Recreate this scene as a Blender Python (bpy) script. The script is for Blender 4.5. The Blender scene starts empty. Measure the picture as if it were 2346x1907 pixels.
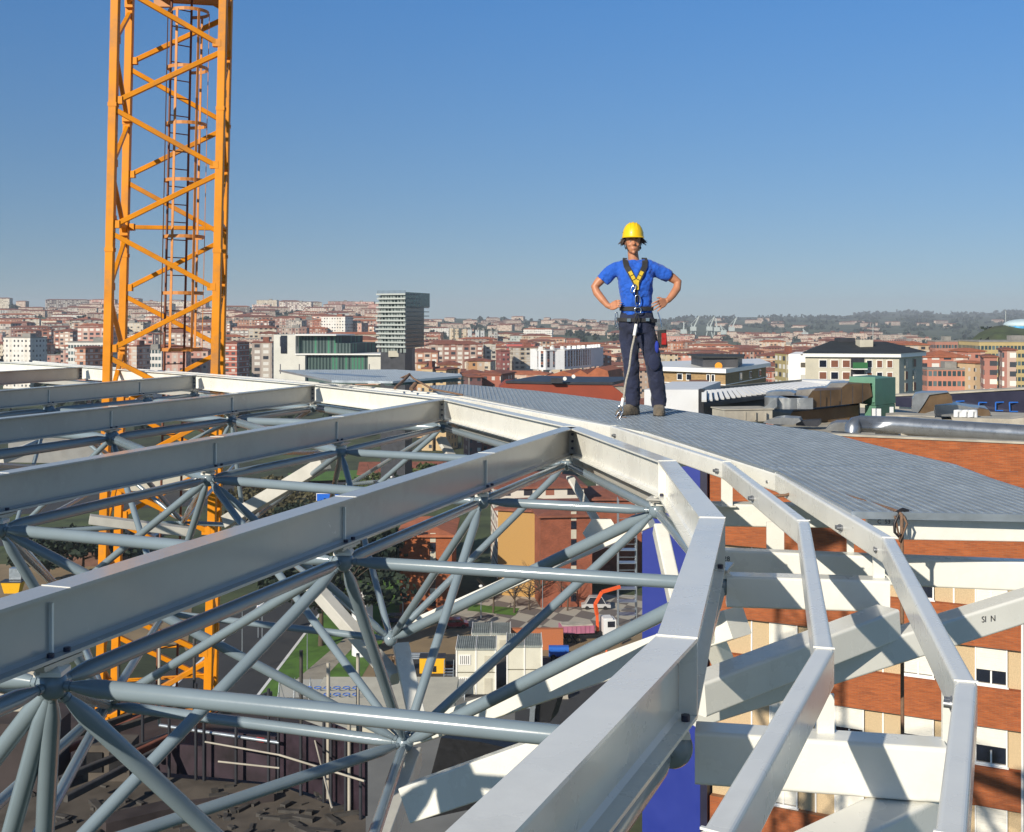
import bpy, bmesh, math, random
from mathutils import Vector, Matrix, Euler
random.seed(7)
R = math.radians
S = bpy.context.scene
COL = S.collection
# ---------------------------------------------------------------- camera, sky, sun, exposure
CZ = 48.0            # camera height over the street
F = 2750.0           # focal length in photo pixels (photo 2346 wide)
CX, YH = 1173.0, 728.0
cam = bpy.data.objects.new("Camera", bpy.data.cameras.new("Camera")); COL.objects.link(cam)
cam.location = (0, 0, CZ); cam.rotation_euler = (R(90), 0, 0)
cam.data.sensor_width = 36.0; cam.data.lens = F / 2346 * 36
cam.data.shift_y = -(953.5 - YH) / 2346
cam.data.clip_start = 0.05; cam.data.clip_end = 60000
S.camera = cam
SUN_EL, SUN_AZ = 25.0, 215.0          # azimuth: compass bearing of the sun, camera looks to 0
world = bpy.data.worlds.new("World"); S.world = world; world.use_nodes = True
nt = world.node_tree; bg = nt.nodes["Background"]
sky = nt.nodes.new("ShaderNodeTexSky"); sky.sky_type = 'NISHITA'; sky.sun_disc = False
sky.sun_elevation = R(SUN_EL); sky.sun_rotation = R(SUN_AZ)
sky.altitude = 0; sky.air_density = 1.0; sky.dust_density = 0.0; sky.ozone_density = 4.5
tcw = nt.nodes.new("ShaderNodeTexCoord"); sx = nt.nodes.new("ShaderNodeSeparateXYZ"); cbx = nt.nodes.new("ShaderNodeCombineXYZ")
mr = nt.nodes.new("ShaderNodeMapRange"); mr.inputs[1].default_value = 0.0; mr.inputs[2].default_value = 1.0; mr.inputs[3].default_value = .07; mr.inputs[4].default_value = 1.0
nt.links.new(tcw.outputs['Generated'], sx.inputs[0]); nt.links.new(sx.outputs[2], mr.inputs[0]); nt.links.new(sx.outputs[0], cbx.inputs[0]); nt.links.new(sx.outputs[1], cbx.inputs[1])
nt.links.new(mr.outputs[0], cbx.inputs[2]); nt.links.new(cbx.outputs[0], sky.inputs[0])
cr = nt.nodes.new("ShaderNodeValToRGB"); els = cr.color_ramp.elements          # sky colour graded by elevation: muted low down, bluer above
for _ in range(3): els.new(.5)
for e_, (p_, c_) in zip(els, ((0, (.74,.66,.60)), (.13, (.63,.75,.82)), (.26, (.53,.85,1.06)), (.42, (.9,1.0,1.0)), (.6, (1.0,1.0,.92)))): e_.position = p_; e_.color = (*c_, 1)
mxs = nt.nodes.new("ShaderNodeMix"); mxs.data_type = 'RGBA'; mxs.blend_type = 'MULTIPLY'; mxs.inputs[0].default_value = 1.0
nt.links.new(sx.outputs[2], cr.inputs[0]); nt.links.new(sky.outputs[0], mxs.inputs[6]); nt.links.new(cr.outputs[0], mxs.inputs[7]); nt.links.new(mxs.outputs[2], bg.inputs[0]); bg.inputs[1].default_value = 0.098
sl = bpy.data.lights.new("Sun", 'SUN'); sl.energy = 5.0; sl.angle = R(0.55); sl.color = (1.0, 0.91, 0.76)
sun = bpy.data.objects.new("Sun", sl); COL.objects.link(sun)
sd = Vector((math.sin(R(SUN_AZ)) * math.cos(R(SUN_EL)), math.cos(R(SUN_AZ)) * math.cos(R(SUN_EL)), math.sin(R(SUN_EL))))
sun.rotation_euler = sd.to_track_quat('Z', 'Y').to_euler(); sun.location = (0, 0, 120)
S.view_settings.view_transform = 'Standard'; S.view_settings.look = 'None'
S.view_settings.exposure = 0.17; S.view_settings.gamma = 1.0
S.render.engine = 'CYCLES'

# ---------------------------------------------------------------- helpers
def P(x, y, h):
    "photo pixel on the level plane h metres under the camera"
    k = h / (y - YH); return Vector(((x - CX) * k, F * k, CZ - h))
def PD(x, y, D):
    "photo pixel at depth D"
    return Vector(((x - CX) * D / F, D, CZ - (y - YH) * D / F))
def tag(o, label=None, cat=None, group=None, kind=None):
    if label: o['label'] = label
    if cat: o['category'] = cat
    if group: o['group'] = group
    if kind: o['kind'] = kind
    return o
WL = {}
def thing(name, label, cat, loc=(0, 0, 0), group=None, rz=0.0):
    o = bpy.data.objects.new(name, None); COL.objects.link(o)
    o.empty_display_size = 0.2
    o.location = loc; o.rotation_euler = (0, 0, rz); WL[o.name] = (Vector(loc), rz)
    return tag(o, label, cat, group)
class MB:
    def __init__(s): s.v = []; s.f = []; s.sm = []; s.mi = []
    def add(s, vs, fs, smooth=False, mi=0):
        b = len(s.v); s.v += [Vector(v) for v in vs]
        for f in fs: s.f.append([i + b for i in f]); s.sm.append(smooth); s.mi.append(mi)
        return s
    def box(s, c, d, rz=0, mi=0, M=None):
        "centre, full dims"
        x, y, z = d[0] / 2, d[1] / 2, d[2] / 2
        vs = [Vector((i * x, j * y, k * z)) for i, j, k in ((-1,-1,-1),(1,-1,-1),(1,1,-1),(-1,1,-1),(-1,-1,1),(1,-1,1),(1,1,1),(-1,1,1))]
        m = M if M else Matrix.Rotation(rz, 3, 'Z')
        vs = [m @ v + Vector(c) for v in vs]
        return s.add(vs, [(0,3,2,1),(4,5,6,7),(0,1,5,4),(1,2,6,5),(2,3,7,6),(3,0,4,7)], mi=mi)
    def prism(s, pts, z0, z1, mi=0):
        "vertical prism over xy polygon (ccw)"
        n = len(pts); a = [Vector((p[0], p[1], z0)) for p in pts]; b = [Vector((p[0], p[1], z1)) for p in pts]
        ar = sum(pts[i][0] * pts[(i+1) % n][1] - pts[(i+1) % n][0] * pts[i][1] for i in range(n))
        fs = [tuple(range(n))[::-1], tuple(range(n, 2 * n))] + [(i, (i+1) % n, n + (i+1) % n, n + i) for i in range(n)]
        if ar < 0: fs = [f[::-1] for f in fs]
        return s.add(a + b, fs, mi=mi)
    def sweep(s, p, q, sec, lat0=None, lat1=None, up=None, smooth=False, caps=True, mi=0):
        "section (u,v) swept from p to q; lat0/lat1 are lateral vectors (mitres)"
        p, q = Vector(p), Vector(q); d = (q - p).normalized()
        U = Vector((0, 0, 1)) if up is None else Vector(up)
        if abs(d.dot(U)) > .99: U = Vector((0, 1, 0))
        lat = d.cross(U).normalized(); up2 = lat.cross(d).normalized()
        l0 = lat if lat0 is None else lat0; l1 = lat if lat1 is None else lat1
        n = len(sec)
        a = [p + l0 * u + up2 * v for u, v in sec]; b = [q + l1 * u + up2 * v for u, v in sec]
        ar = sum(sec[i][0] * sec[(i+1) % n][1] - sec[(i+1) % n][0] * sec[i][1] for i in range(n))
        fs = [(i, (i+1) % n, n + (i+1) % n, n + i) for i in range(n)]
        if ar < 0: fs = [f[::-1] for f in fs]
        s.add(a + b, fs, smooth, mi)
        if caps:
            c0 = tuple(range(n))[::-1]; c1 = tuple(range(n))
            if ar < 0: c0, c1 = c1, c0
            s.add(a, [c1], False, mi); s.add(b, [c0], False, mi)
        return s
    def tube(s, p, q, r, r2=None, n=14, caps=True, mi=0):
        p, q = Vector(p), Vector(q); r2 = r if r2 is None else r2
        d = (q - p).normalized(); U = Vector((0, 0, 1)) if abs(d.z) < .95 else Vector((1, 0, 0))
        e1 = d.cross(U).normalized(); e2 = d.cross(e1)
        a = [p + (e1 * math.cos(t) + e2 * math.sin(t)) * r for t in [2 * math.pi * i / n for i in range(n)]]
        b = [q + (e1 * math.cos(t) + e2 * math.sin(t)) * r2 for t in [2 * math.pi * i / n for i in range(n)]]
        s.add(a + b, [(i, n + i, n + (i+1) % n, (i+1) % n) for i in range(n)], True, mi)
        if caps: s.add(a, [tuple(range(n))], mi=mi); s.add(b, [tuple(range(n))[::-1]], mi=mi)
        return s
    def path(s, pts, r, n=8, mi=0):
        pts = [Vector(p) for p in pts]; rings = []; prev = None
        for i, p in enumerate(pts):
            d = ((pts[min(i+1, len(pts)-1)] - pts[max(i-1, 0)])).normalized()
            if prev is None:
                U = Vector((0, 0, 1)) if abs(d.z) < .9 else Vector((1, 0, 0)); e1 = d.cross(U).normalized()
            else: e1 = (prev - d * prev.dot(d)).normalized()
            prev = e1; e2 = d.cross(e1); rr = r[i] if isinstance(r, (list, tuple)) else r
            rings.append([p + (e1 * math.cos(2*math.pi*k/n) + e2 * math.sin(2*math.pi*k/n)) * rr for k in range(n)])
        vs = [v for g in rings for v in g]; fs = []
        for i in range(len(pts) - 1):
            for k in range(n): fs.append((i*n+k, (i+1)*n+k, (i+1)*n+(k+1) % n, i*n+(k+1) % n))
        s.add(vs, fs, True, mi); s.add(rings[0], [tuple(range(n))], mi=mi); s.add(rings[-1], [tuple(range(n))[::-1]], mi=mi)
        return s
    def ball(s, c, r, nu=20, nv=12, sc=(1, 1, 1), M=None, mi=0):
        c = Vector(c); vs = []; fs = []
        for j in range(nv + 1):
            ph = math.pi * j / nv
            for i in range(nu):
                th = 2 * math.pi * i / nu
                v = Vector((math.sin(ph) * math.cos(th) * sc[0], math.sin(ph) * math.sin(th) * sc[1], math.cos(ph) * sc[2])) * r
                vs.append(c + (M @ v if M else v))
        for j in range(nv):
            for i in range(nu): fs.append((j*nu+i, (j+1)*nu+i, (j+1)*nu+(i+1) % nu, j*nu+(i+1) % nu))
        return s.add(vs, fs, True, mi)
    def build(s, name, mat, parent=None, loc=None, clean=False):
        me = bpy.data.meshes.new(name)
        if parent is not None: L, rz = WL[parent.name]
        elif loc is not None: L, rz = Vector(loc), 0
        else:
            xs = [v.x for v in s.v]; ys = [v.y for v in s.v]; zs = [v.z for v in s.v]
            L, rz = Vector(((min(xs)+max(xs))/2, (min(ys)+max(ys))/2, min(zs))), 0
        m = Matrix.Rotation(-rz, 3, 'Z')
        me.from_pydata([tuple(m @ (v - L)) for v in s.v], [], s.f)
        me.polygons.foreach_set('use_smooth', s.sm)
        mats = mat if isinstance(mat, (list, tuple)) else [mat]
        for x in mats: me.materials.append(x)
        if len(mats) > 1: me.polygons.foreach_set('material_index', s.mi)
        if clean:
            bm = bmesh.new(); bm.from_mesh(me); bmesh.ops.remove_doubles(bm, verts=bm.verts, dist=1e-5)
            bmesh.ops.recalc_face_normals(bm, faces=bm.faces); bm.to_mesh(me); bm.free()
        me.update()
        o = bpy.data.objects.new(name, me); COL.objects.link(o)
        if parent is not None: o.parent = parent; WL[o.name] = (L, rz)
        else: o.location = L; WL[o.name] = (L, 0)
        return o
def sub(name, mb, mat, parent_mesh):
    "a sub-part under a mesh part"
    return mb.build(name, mat, parent_mesh)
def rnd_rect(w, h, r, n=4):
    pts = []
    for cx, cy, a0 in ((w/2-r, h/2-r, 0), (-w/2+r, h/2-r, 90), (-w/2+r, -h/2+r, 180), (w/2-r, -h/2+r, 270)):
        for i in range(n + 1):
            a = R(a0 + 90 * i / n); pts.append((cx + r * math.cos(a), cy + r * math.sin(a)))
    return pts
def isec(w=.12, h=.24, tw=.009, tf=.012, f=0.012):
    a, b, t = w/2, h/2, tw/2
    return [(-a,-b),(a,-b),(a,-b+tf),(t+f,-b+tf),(t,-b+tf+f),(t,b-tf-f),(t+f,b-tf),(a,b-tf),(a,b),(-a,b),(-a,b-tf),(-t-f,b-tf),(-t,b-tf-f),(-t,-b+tf+f),(-t-f,-b+tf),(-a,-b+tf)]

# ---------------------------------------------------------------- materials
def newmat(name):
    m = bpy.data.materials.new(name); m.use_nodes = True
    return m, m.node_tree, m.node_tree.nodes["Principled BSDF"]
def N(nt, t, **kw):
    n = nt.nodes.new(t)
    for k, v in kw.items(): setattr(n, k, v)
    return n
def noise(nt, scale, detail=4, rough=.55, coord='Object', vec=None):
    t = N(nt, 'ShaderNodeTexNoise'); t.inputs['Scale'].default_value = scale; t.inputs['Detail'].default_value = detail
    t.inputs['Roughness'].default_value = rough
    if vec is None:
        c = N(nt, 'ShaderNodeTexCoord'); vec = c.outputs[coord]
    nt.links.new(vec, t.inputs['Vector']); return t
def ramp(nt, fac, stops):
    r = N(nt, 'ShaderNodeValToRGB'); e = r.color_ramp.elements
    while len(e) < len(stops): e.new(.5)
    for i, (p, c) in enumerate(stops): e[i].position = p; e[i].color = (*c, 1) if len(c) == 3 else c
    nt.links.new(fac, r.inputs[0]); return r
def bump(nt, b, h, st=.2, dist=.01):
    n = N(nt, 'ShaderNodeBump'); n.inputs['Strength'].default_value = st; n.inputs['Distance'].default_value = dist
    nt.links.new(h, n.inputs['Height']); nt.links.new(n.outputs[0], b.inputs['Normal'])
def mat(name, c, rough=.5, metal=0, var=.12, scale=6, bumps=0, coat=0, spec=None, bscale=None, dirt=0):
    m, nt, b = newmat(name)
    b.inputs['Roughness'].default_value = rough; b.inputs['Metallic'].default_value = metal
    if coat: b.inputs['Coat Weight'].default_value = coat; b.inputs['Coat Roughness'].default_value = .12
    if spec is not None: b.inputs['Specular IOR Level'].default_value = spec
    t = noise(nt, scale, 5, .6)
    lo = [x * (1 - var) for x in c]; hi = [min(1, x * (1 + var)) for x in c]
    r = ramp(nt, t.outputs['Fac'], [(.3, lo), (.7, hi)])
    out = r.outputs[0]
    if dirt:
        t2 = noise(nt, scale * .35, 8, .7); r2 = ramp(nt, t2.outputs['Fac'], [(.52, (0, 0, 0)), (.72, (dirt, dirt, dirt))])
        mx = N(nt, 'ShaderNodeMix', data_type='RGBA'); nt.links.new(r2.outputs[0], mx.inputs[0])
        nt.links.new(out, mx.inputs[6]); mx.inputs[7].default_value = (.16, .13, .10, 1); out = mx.outputs[2]
    nt.links.new(out, b.inputs['Base Color'])
    r3 = ramp(nt, t.outputs['Fac'], [(.3, (rough * .85,) * 3), (.7, (min(1, rough * 1.15),) * 3)])
    nt.links.new(r3.outputs[0], b.inputs['Roughness'])
    if bumps:
        t3 = noise(nt, bscale or scale * 8, 3); bump(nt, b, t3.outputs['Fac'], bumps, .004)
    return m
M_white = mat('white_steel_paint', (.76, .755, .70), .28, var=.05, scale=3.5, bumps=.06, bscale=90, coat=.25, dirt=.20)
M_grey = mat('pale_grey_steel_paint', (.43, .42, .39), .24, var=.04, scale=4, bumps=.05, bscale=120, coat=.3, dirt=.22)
M_tube = mat('blue_grey_tube_paint', (.195, .25, .29), .23, var=.05, scale=5, bumps=.04, bscale=60, coat=.35, dirt=.06)
M_bolt = mat('zinc_bolt', (.30, .31, .33), .38, metal=.8, var=.2, scale=60)
M_dbolt = mat('dark_bolt', (.05, .05, .08), .4, metal=.5, var=.2, scale=60)
M_galv = mat('galvanised_steel', (.40, .45, .50), .36, metal=.7, var=.10, scale=9, bumps=.1)
M_orange = mat('orange_crane_paint', (.69, .245, .003), .5, var=.14, scale=2.2, bumps=.05, spec=.3, dirt=.6)
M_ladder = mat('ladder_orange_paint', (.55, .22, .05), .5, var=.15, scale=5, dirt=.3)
M_rope = mat('brown_rope', (.19, .115, .075), .85, var=.3, scale=70, bumps=.5)
M_black = mat('black_paint', (.012, .012, .014), .45, var=.2)
M_mark = mat('marker_ink', (.02, .02, .03), .6, var=.1)
# ================================================================ ROOF STEELWORK
HT = .95        # tops of the beams and of the grating, metres under the camera
HN = 1.29       # upper ball joints
HL = 2.68       # lower ball joints
def g(x, y, h=HT):
    v = P(x, y, h); return v
def vec(X, Y, h): return Vector((X, Y, CZ - h))
node = {k: P(x, y, HN) for k, (x, y) in dict(A0=(120,1568), A1=(787,1286), A2=(1104,1149), AE=(1299,1064), B1=(-3,1212),
        B2=(477,1098), B3=(782,1036), BE=(1015,980), C3=(256,1004), C4=(530,964), CE=(719,935), D4=(113,942), D5=(338,920),
        DE=(445,907), R1=(1505,1170), R2=(1650,1340), R3=(1540,1712)).items()}
node['R4'] = vec(-.33, 1.50, HN)
def back(a, b, n): return node[a] + (node[a] - node[b]) * n
node['A9'] = back('A0', 'A1', 1); node['B0'] = back('B1', 'B2', 1); node['C2'] = back('C3', 'C4', 1); node['D3'] = back('D4', 'D5', 1)
low = {k: P(x, y, HL) for k, (x, y) in dict(L1=(895,1465), L2=(927,1703), L3=(378,1405), L4=(245,1615), L5=(418,1197), L6=(770,2175),
        L7=(-45,2160), L8=(-300,2110), L9=(150,1365), L10=(560,1205), L11=(745,1215), L12=(90,2160), L13=(30,1225), L14=(800,1110),
        L15=(560,1040), L16=(300,1080)).items()}
allp = {**node, **low}
RT = .0325      # tube radius
frame = thing('space_frame', 'blue-grey space frame of round tubes and ball joints under the white roof beams', 'space frame', (0, 8, CZ - HL - .1))
def strut(a, b, r=RT, cone=True, br=.056):
    pa = allp[a] if isinstance(a, str) else a; pb = allp[b] if isinstance(b, str) else b
    d = (pb - pa).normalized(); L = (pb - pa).length; m = MB()
    s0 = br * .86; s1 = s0 + .035; s2 = s1 + .10 * (r / RT)
    if L < 2 * s2 + .1: m.tube(pa, pb, r); return m.build('tube', M_tube, frame)
    m.tube(pa + d * s0, pa + d * s1, r * .44, n=10); m.tube(pb - d * s0, pb - d * s1, r * .44, n=10)
    m.tube(pa + d * (s1 - .022), pa + d * (s1 - .004), r * .62, n=6, mi=0); m.tube(pb - d * (s1 - .022), pb - d * (s1 - .004), r * .62, n=6)
    rs = [r * .52, r * .8, r, r, r * .8, r * .52]
    ds = [s1, s1 + (s2 - s1) * .5, s2, L - s2, L - s1 - (s2 - s1) * .5, L - s1]
    m.path([pa + d * t for t in ds], rs, n=20)
    return m.build('tube', M_tube, frame)
ups = {}
for k, p in allp.items():
    m = MB(); m.ball(p, {'R3': .062, 'C3': .085, 'C4': .072, 'CE': .068, 'D4': .085, 'D5': .08, 'DE': .075, 'BE': .064, 'B2': .06, 'B3': .06}.get(k, .056), 28, 18)
    if k in low: m.tube(p + Vector((0, 0, .04)), p + Vector((0, 0, .075)), .02)
    ob = m.build('ball_joint', M_tube, frame)
    if k in node:
        z0 = CZ - 1.19
        q = MB()
        zc = p.z + .046
        # flared collar, neck, two bearing plates
        q.add([Vector((p.x + sx * w, p.y + sy * w, z)) for z, w in ((zc - .008, .048), (zc + .008, .048), (zc + .024, .030), (zc + .05, .022)) for sx, sy in ((-1,-1),(1,-1),(1,1),(-1,1))],
              [(0,1,2,3)] + [(i*4+a, i*4+b, (i+1)*4+b, (i+1)*4+a) for i in range(3) for a, b in ((0,1),(1,2),(2,3),(3,0))] + [(15,14,13,12)])
        ped = q.build('pedestal', M_white, ob)
        q = MB(); q.box((p.x, p.y, z0 - .014), (.10, .20, .012), rz=-R(19)); q.box((p.x, p.y, z0 - .028), (.07, .16, .012), rz=-R(19))
        for sx, sy in ((-1,-1),(1,1)): q.tube((p.x + sx*.03, p.y + sy*.06, z0 - .05), (p.x + sx*.03, p.y + sy*.06, z0 - .02), .008, n=6)
        q.build('bearing_plate', M_grey, ob)
chords = [('A9','A0'),('A0','A1'),('A1','A2'),('A2','AE'),('B0','B1'),('B1','B2'),('B2','B3'),('B3','BE'),('C2','C3'),('C3','C4'),('C4','CE'),('D3','D4'),('D4','D5'),('D5','DE'),
          ('A1','B1'),('A2','B2'),('AE','B3'),('A0','B0'),('B2','C3'),('B3','C4'),('BE','C4'),('B1','C2'),('C4','D4'),('CE','D5'),('C3','D3'),
          ('A2','R1'),('A1','R2'),('A0','R3'),('A9','R4'),
          ('R4','R3'),('R3','R2'),('R2','R1'),('R1','AE'),('AE','BE'),('BE','CE'),('CE','DE')]
for a, b in chords: strut(a, b, RT * (1.5 if a[0] in 'CD' or b[0] in 'CD' else 1.12 if a[0] == 'B' or b[0] == 'B' else 1.0), br=.075 if a[0] in 'CD' else .056)
for a, b, r in [('A1','L2',.034),('A2','L2',.03),('B2','L2',.028),('B1','L2',.03),('R1','L2',.03),('R2','L2',.038),('B3','L1',.028),('AE','L1',.03),('R1','L1',.042),
                ('B2','L1',.03),('A2','L1',.03),('L1','L3',.03),('L2','L4',.036),('L2','L6',.034),('L2','L8',.034),('A0','L6',.034),('A1','L7',.032),('A0','L12',.036),
                ('A0','L7',.036),('A0','L8',.034),('C3','L3',.03),('B2','L3',.03),('B2','L9',.032),('B1','L3',.03),('B1','L4',.032),('B3','L10',.03),('B3','L11',.028),
                ('C4','L10',.03),('C3','L5',.03),('L5','L13',.032),('L5','L10',.03),('C3','L13',.03),('BE','L11',.03),('L11','L10',.03),('CE','L15',.03),('C4','L15',.03),
                ('D5','L15',.03),('L15','L5',.03),('L9','L3',.03),('L9','L13',.03),('B1','L13',.032),('C4','L16',.03),('C3','L16',.03),('D4','L16',.03),('L16','L15',.03),('BE','L14',.03),('AE','L14',.03),('L14','L1',.03),('B1','L9',.03),('B0','L13',.03),('B0','L4',.034),('L9','L4',.03),('C2','L13',.03),('C2','L9',.03),('D4','L13',.026),('D4','L5',.026),('L3','L4',.032),('L4','L7',.034),('L4','L8',.034),('A0','L4',.034),('A1','L4',.03),('L13','L16',.026),('B2','L5',.028),('B3','L15',.026),('C4','L5',.026),('C2','L16',.026),('L3','L10',.03),('L1','L10',.028)]:
    strut(a, b, r)

# ---- long roof beams (I sections) over the joints
SEC = isec()
def hv(v, h): return Vector((v.x, v.y, CZ - h))
def roof_beam(p, q, stiff, label, splices):
    d = (q - p).normalized(); nrm = Vector((d.y, -d.x, 0))
    t = thing('roof_beam', label, 'steel beam', (p + q) / 2 - Vector((0, 0, .12)), 'long white roof beams')
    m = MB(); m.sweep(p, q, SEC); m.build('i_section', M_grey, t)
    for s_ in stiff:
        for side in (1, -1):
            m = MB(); c = s_ + nrm * (.012 * side)
            m.box((c.x, c.y, p.z - .018), (.014, .011, .178), rz=math.atan2(nrm.y, nrm.x)); m.build('stiffener', M_white, t)
        for dd in (-.035, .05):
            m = MB(); c = s_ + nrm * .038 + d * dd
            m.tube((c.x, c.y, p.z - .109), (c.x, c.y, p.z - .094), .013, n=6); m.build('bolt', M_dbolt, t)
    for s_ in splices:
        m = MB(); m.box((s_.x, s_.y, p.z + .1195), (.124, .006, .0055), rz=math.atan2(nrm.y, nrm.x)); m.build('weld_seam', M_white, t)
    # end plate with a column of bolts
    m = MB(); c = q - d * .02; m.box((c.x, c.y, c.z), (.115, .012, .214), rz=math.atan2(nrm.y, nrm.x)); ep = m.build('end_plate', M_grey, t)
    m = MB()
    for dz in (-.06, 0, .06):
        cc = q - d * .04 + nrm * .035 + Vector((0, 0, dz)); m.tube(cc, cc + d * .03, .012, n=6)
    sub('bolt_row', m, M_dbolt, ep)
    return t
HC = HT + .12
rows = [('A9','A0','A1','A2','AE',(1310,977)), ('B0','B1','B2','B3','BE',(1014,914)), ('C2','C3','C4','CE',(720,882)), ('D3','D4','D5','DE',(449,859))]
labs = ['nearest and longest-looking white roof beam, running from the left edge up to the ring beam', 'second white roof beam from the camera, just behind the nearest one',
        'third white roof beam from the camera, above the tubes behind the second beam', 'fourth white roof beam from the camera, ending near the crane mast']
for r_, lb in zip(rows, labs):
    ks = r_[:-1]; q = P(*r_[-1], HT); q.z = CZ - HC
    d = (q - hv(node[ks[-1]], HC)); q2 = q
    p = hv(node[ks[0]], HC) - (hv(node[ks[1]], HC) - hv(node[ks[0]], HC)) * (.9 if ks[0] == 'A9' else 2.2)
    if ks[0] == 'A9': p = hv(node['A0'], HC) - (hv(node['A1'], HC) - hv(node['A0'], HC)) * 1.25
    # straight beam through the joints
    dr = (q2 - hv(node[ks[1]], HC)).normalized(); p = q2 - dr * (q2 - p).length; q3 = q2 - dr * .07
    sp = [];
    st = []
    for k in ks[1:-1]:
        c = hv(node[k], HC); s_ = q2 - dr * (q2 - c).dot(dr); st.append(s_ - dr * .02); sp.append(s_ + dr * .02)
    roof_beam(p, q3, st, lb, sp)
qE = P(190, 841, HT); qE.z = CZ - HC; dE = Vector((.37, .93, 0)).normalized()
roof_beam(qE - dE * 12, qE - dE * .07, [qE - dE * 4.4], 'farthest white roof beam at the left edge beneath the far rim', [])

# ---- ring beams
def ring(pts, sec, hc, name, label, cat, matl, seams=True, group=None, bolts=(), boltmat=None):
    ps = [hv(p, hc) for p in pts]
    t = thing(name, label, cat, ps[len(ps)//2], group)
    lats = []
    for i in range(len(ps)):
        ds = []
        if i > 0: ds.append((ps[i] - ps[i-1]).normalized())
        if i < len(ps) - 1: ds.append((ps[i+1] - ps[i]).normalized())
        n = sum((Vector((d.y, -d.x, 0)) for d in ds), Vector()) / len(ds); lats.append(n / n.length_squared)
    for i in range(len(ps) - 1):
        m = MB(); m.sweep(ps[i], ps[i+1], sec, lats[i], lats[i+1], smooth=False, caps=(i in (0, len(ps) - 2)))
        m.build('segment', matl, t)
    if seams:
        H = max(v for u, v in sec); W = max(u for u, v in sec)
        for i in range(1, len(ps) - 1):
            l = lats[i]; m = MB(); c = ps[i] + Vector((0, 0, H + .0015))
            a = l.normalized(); m.box(c, (2 * W * l.length + .004, .008, .005), rz=math.atan2(a.y, a.x)); m.build('weld_seam', M_white, t)
    return t, ps, lats
R1p = [vec(-11.2, 26.0, HT)] + [P(x, y, HT) for x, y in ((190,840),(450,858),(722,881),(1016,913),(1310,977),(1528,1056),(1632,1186),(1551,1459))] + [vec(-.33, 1.55, HT), vec(-1.9, .1, HT)]
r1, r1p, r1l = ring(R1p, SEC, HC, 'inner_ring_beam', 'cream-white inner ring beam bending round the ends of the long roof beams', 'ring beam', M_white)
for i, p in enumerate(r1p):            # stiffeners at the bends, inner side
    if 5 < i < 9 or i == 8:
        for sgn in (1, -1):
            l = r1l[i].normalized() * sgn; c = p + l * .033
            m = MB(); m.box((c.x, c.y, c.z), (.054, .009, .214), rz=math.atan2(l.y, l.x)); m.build('stiffener', M_white, r1)
        dd = (r1p[i+1] - p).normalized()
        for a_, b_ in ((.05, .04), (-.06, .035), (.06, -.04)):
            c = p + dd * a_ + r1l[i].normalized() * b_; m = MB(); m.tube((c.x, c.y, c.z - .11), (c.x, c.y, c.z - .09), .014, n=6); m.build('bolt', M_dbolt, r1)
RHS = rnd_rect(.056, .115, .012)
R2p = [vec(-10.9, 26.3, HT), P(190,838,HT), P(450,856.3,HT), P(722,877.5,HT), P(1016,906,HT), P(1098,920,HT), P(1405,976,HT), P(1664,1058,HT), P(1841,1193,HT), P(1888,1485,HT), P(1640,1907,HT), vec(-.9, 1.0, HT)]
r2, r2p, r2l = ring(R2p, RHS, HT + .0575, 'middle_ring_rail', 'slim white middle ring rail with rounded edges, between the two other rings', 'ring rail', M_white)
R3p = [vec(-10.6, 26.6, HT), P(190,836.5,HT), P(450,853.5,HT), P(800,881,HT), P(1053,905,HT), P(1200,934,HT), P(1480,988,HT), P(1786,1083,HT), P(2036,1230,HT), P(2213,1558,HT), P(2178,1907,HT), vec(.1, .6, HT)]
r3, r3p, r3l = ring(R3p, RHS, HT + .0575 + .004, 'outer_ring_rail', 'white outer ring rail along the inner edge of the grating, sweeping down at right', 'ring rail', M_white)
def bolt_pair(c, ax, parent, mat_=None, gap=.026, r=.011):
    m = MB()
    ax = Vector(ax).normalized(); sd_ = Vector((ax.y, -ax.x, 0))
    for k in (-.5, .5):
        q = Vector(c) + sd_ * gap * k; m.tube(q, q - ax * .012, r * 1.35, n=12); m.tube(q - ax * .012, q - ax * .028, r, n=6)
    m.build('bolt_pair', mat_ or M_bolt, parent)
def on_ring(ps, i, t, off, dz=0):
    a, b = ps[i], ps[i+1]; d = (b - a).normalized(); n = Vector((d.y, -d.x, 0))
    return a + (b - a) * t + n * off + Vector((0, 0, dz)), n
for (ps, par, i, t) in ((r2p, r2, 5, .02), (r2p, r2, 6, .06), (r2p, r2, 6, .97), (r2p, r2, 7, .5), (r3p, r3, 7, -.06), (r3p, r3, 7, .70), (r3p, r3, 8, -.04), (r3p, r3, 9, -.03)):
    c, n = on_ring(ps, i, t, 0); # find the side that looks to the camera
    sgn = 1 if n.x < 0 else -1
    c, n = on_ring(ps, i, t, .028 * sgn, -.012); bolt_pair(c, -n * sgn, par)

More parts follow.
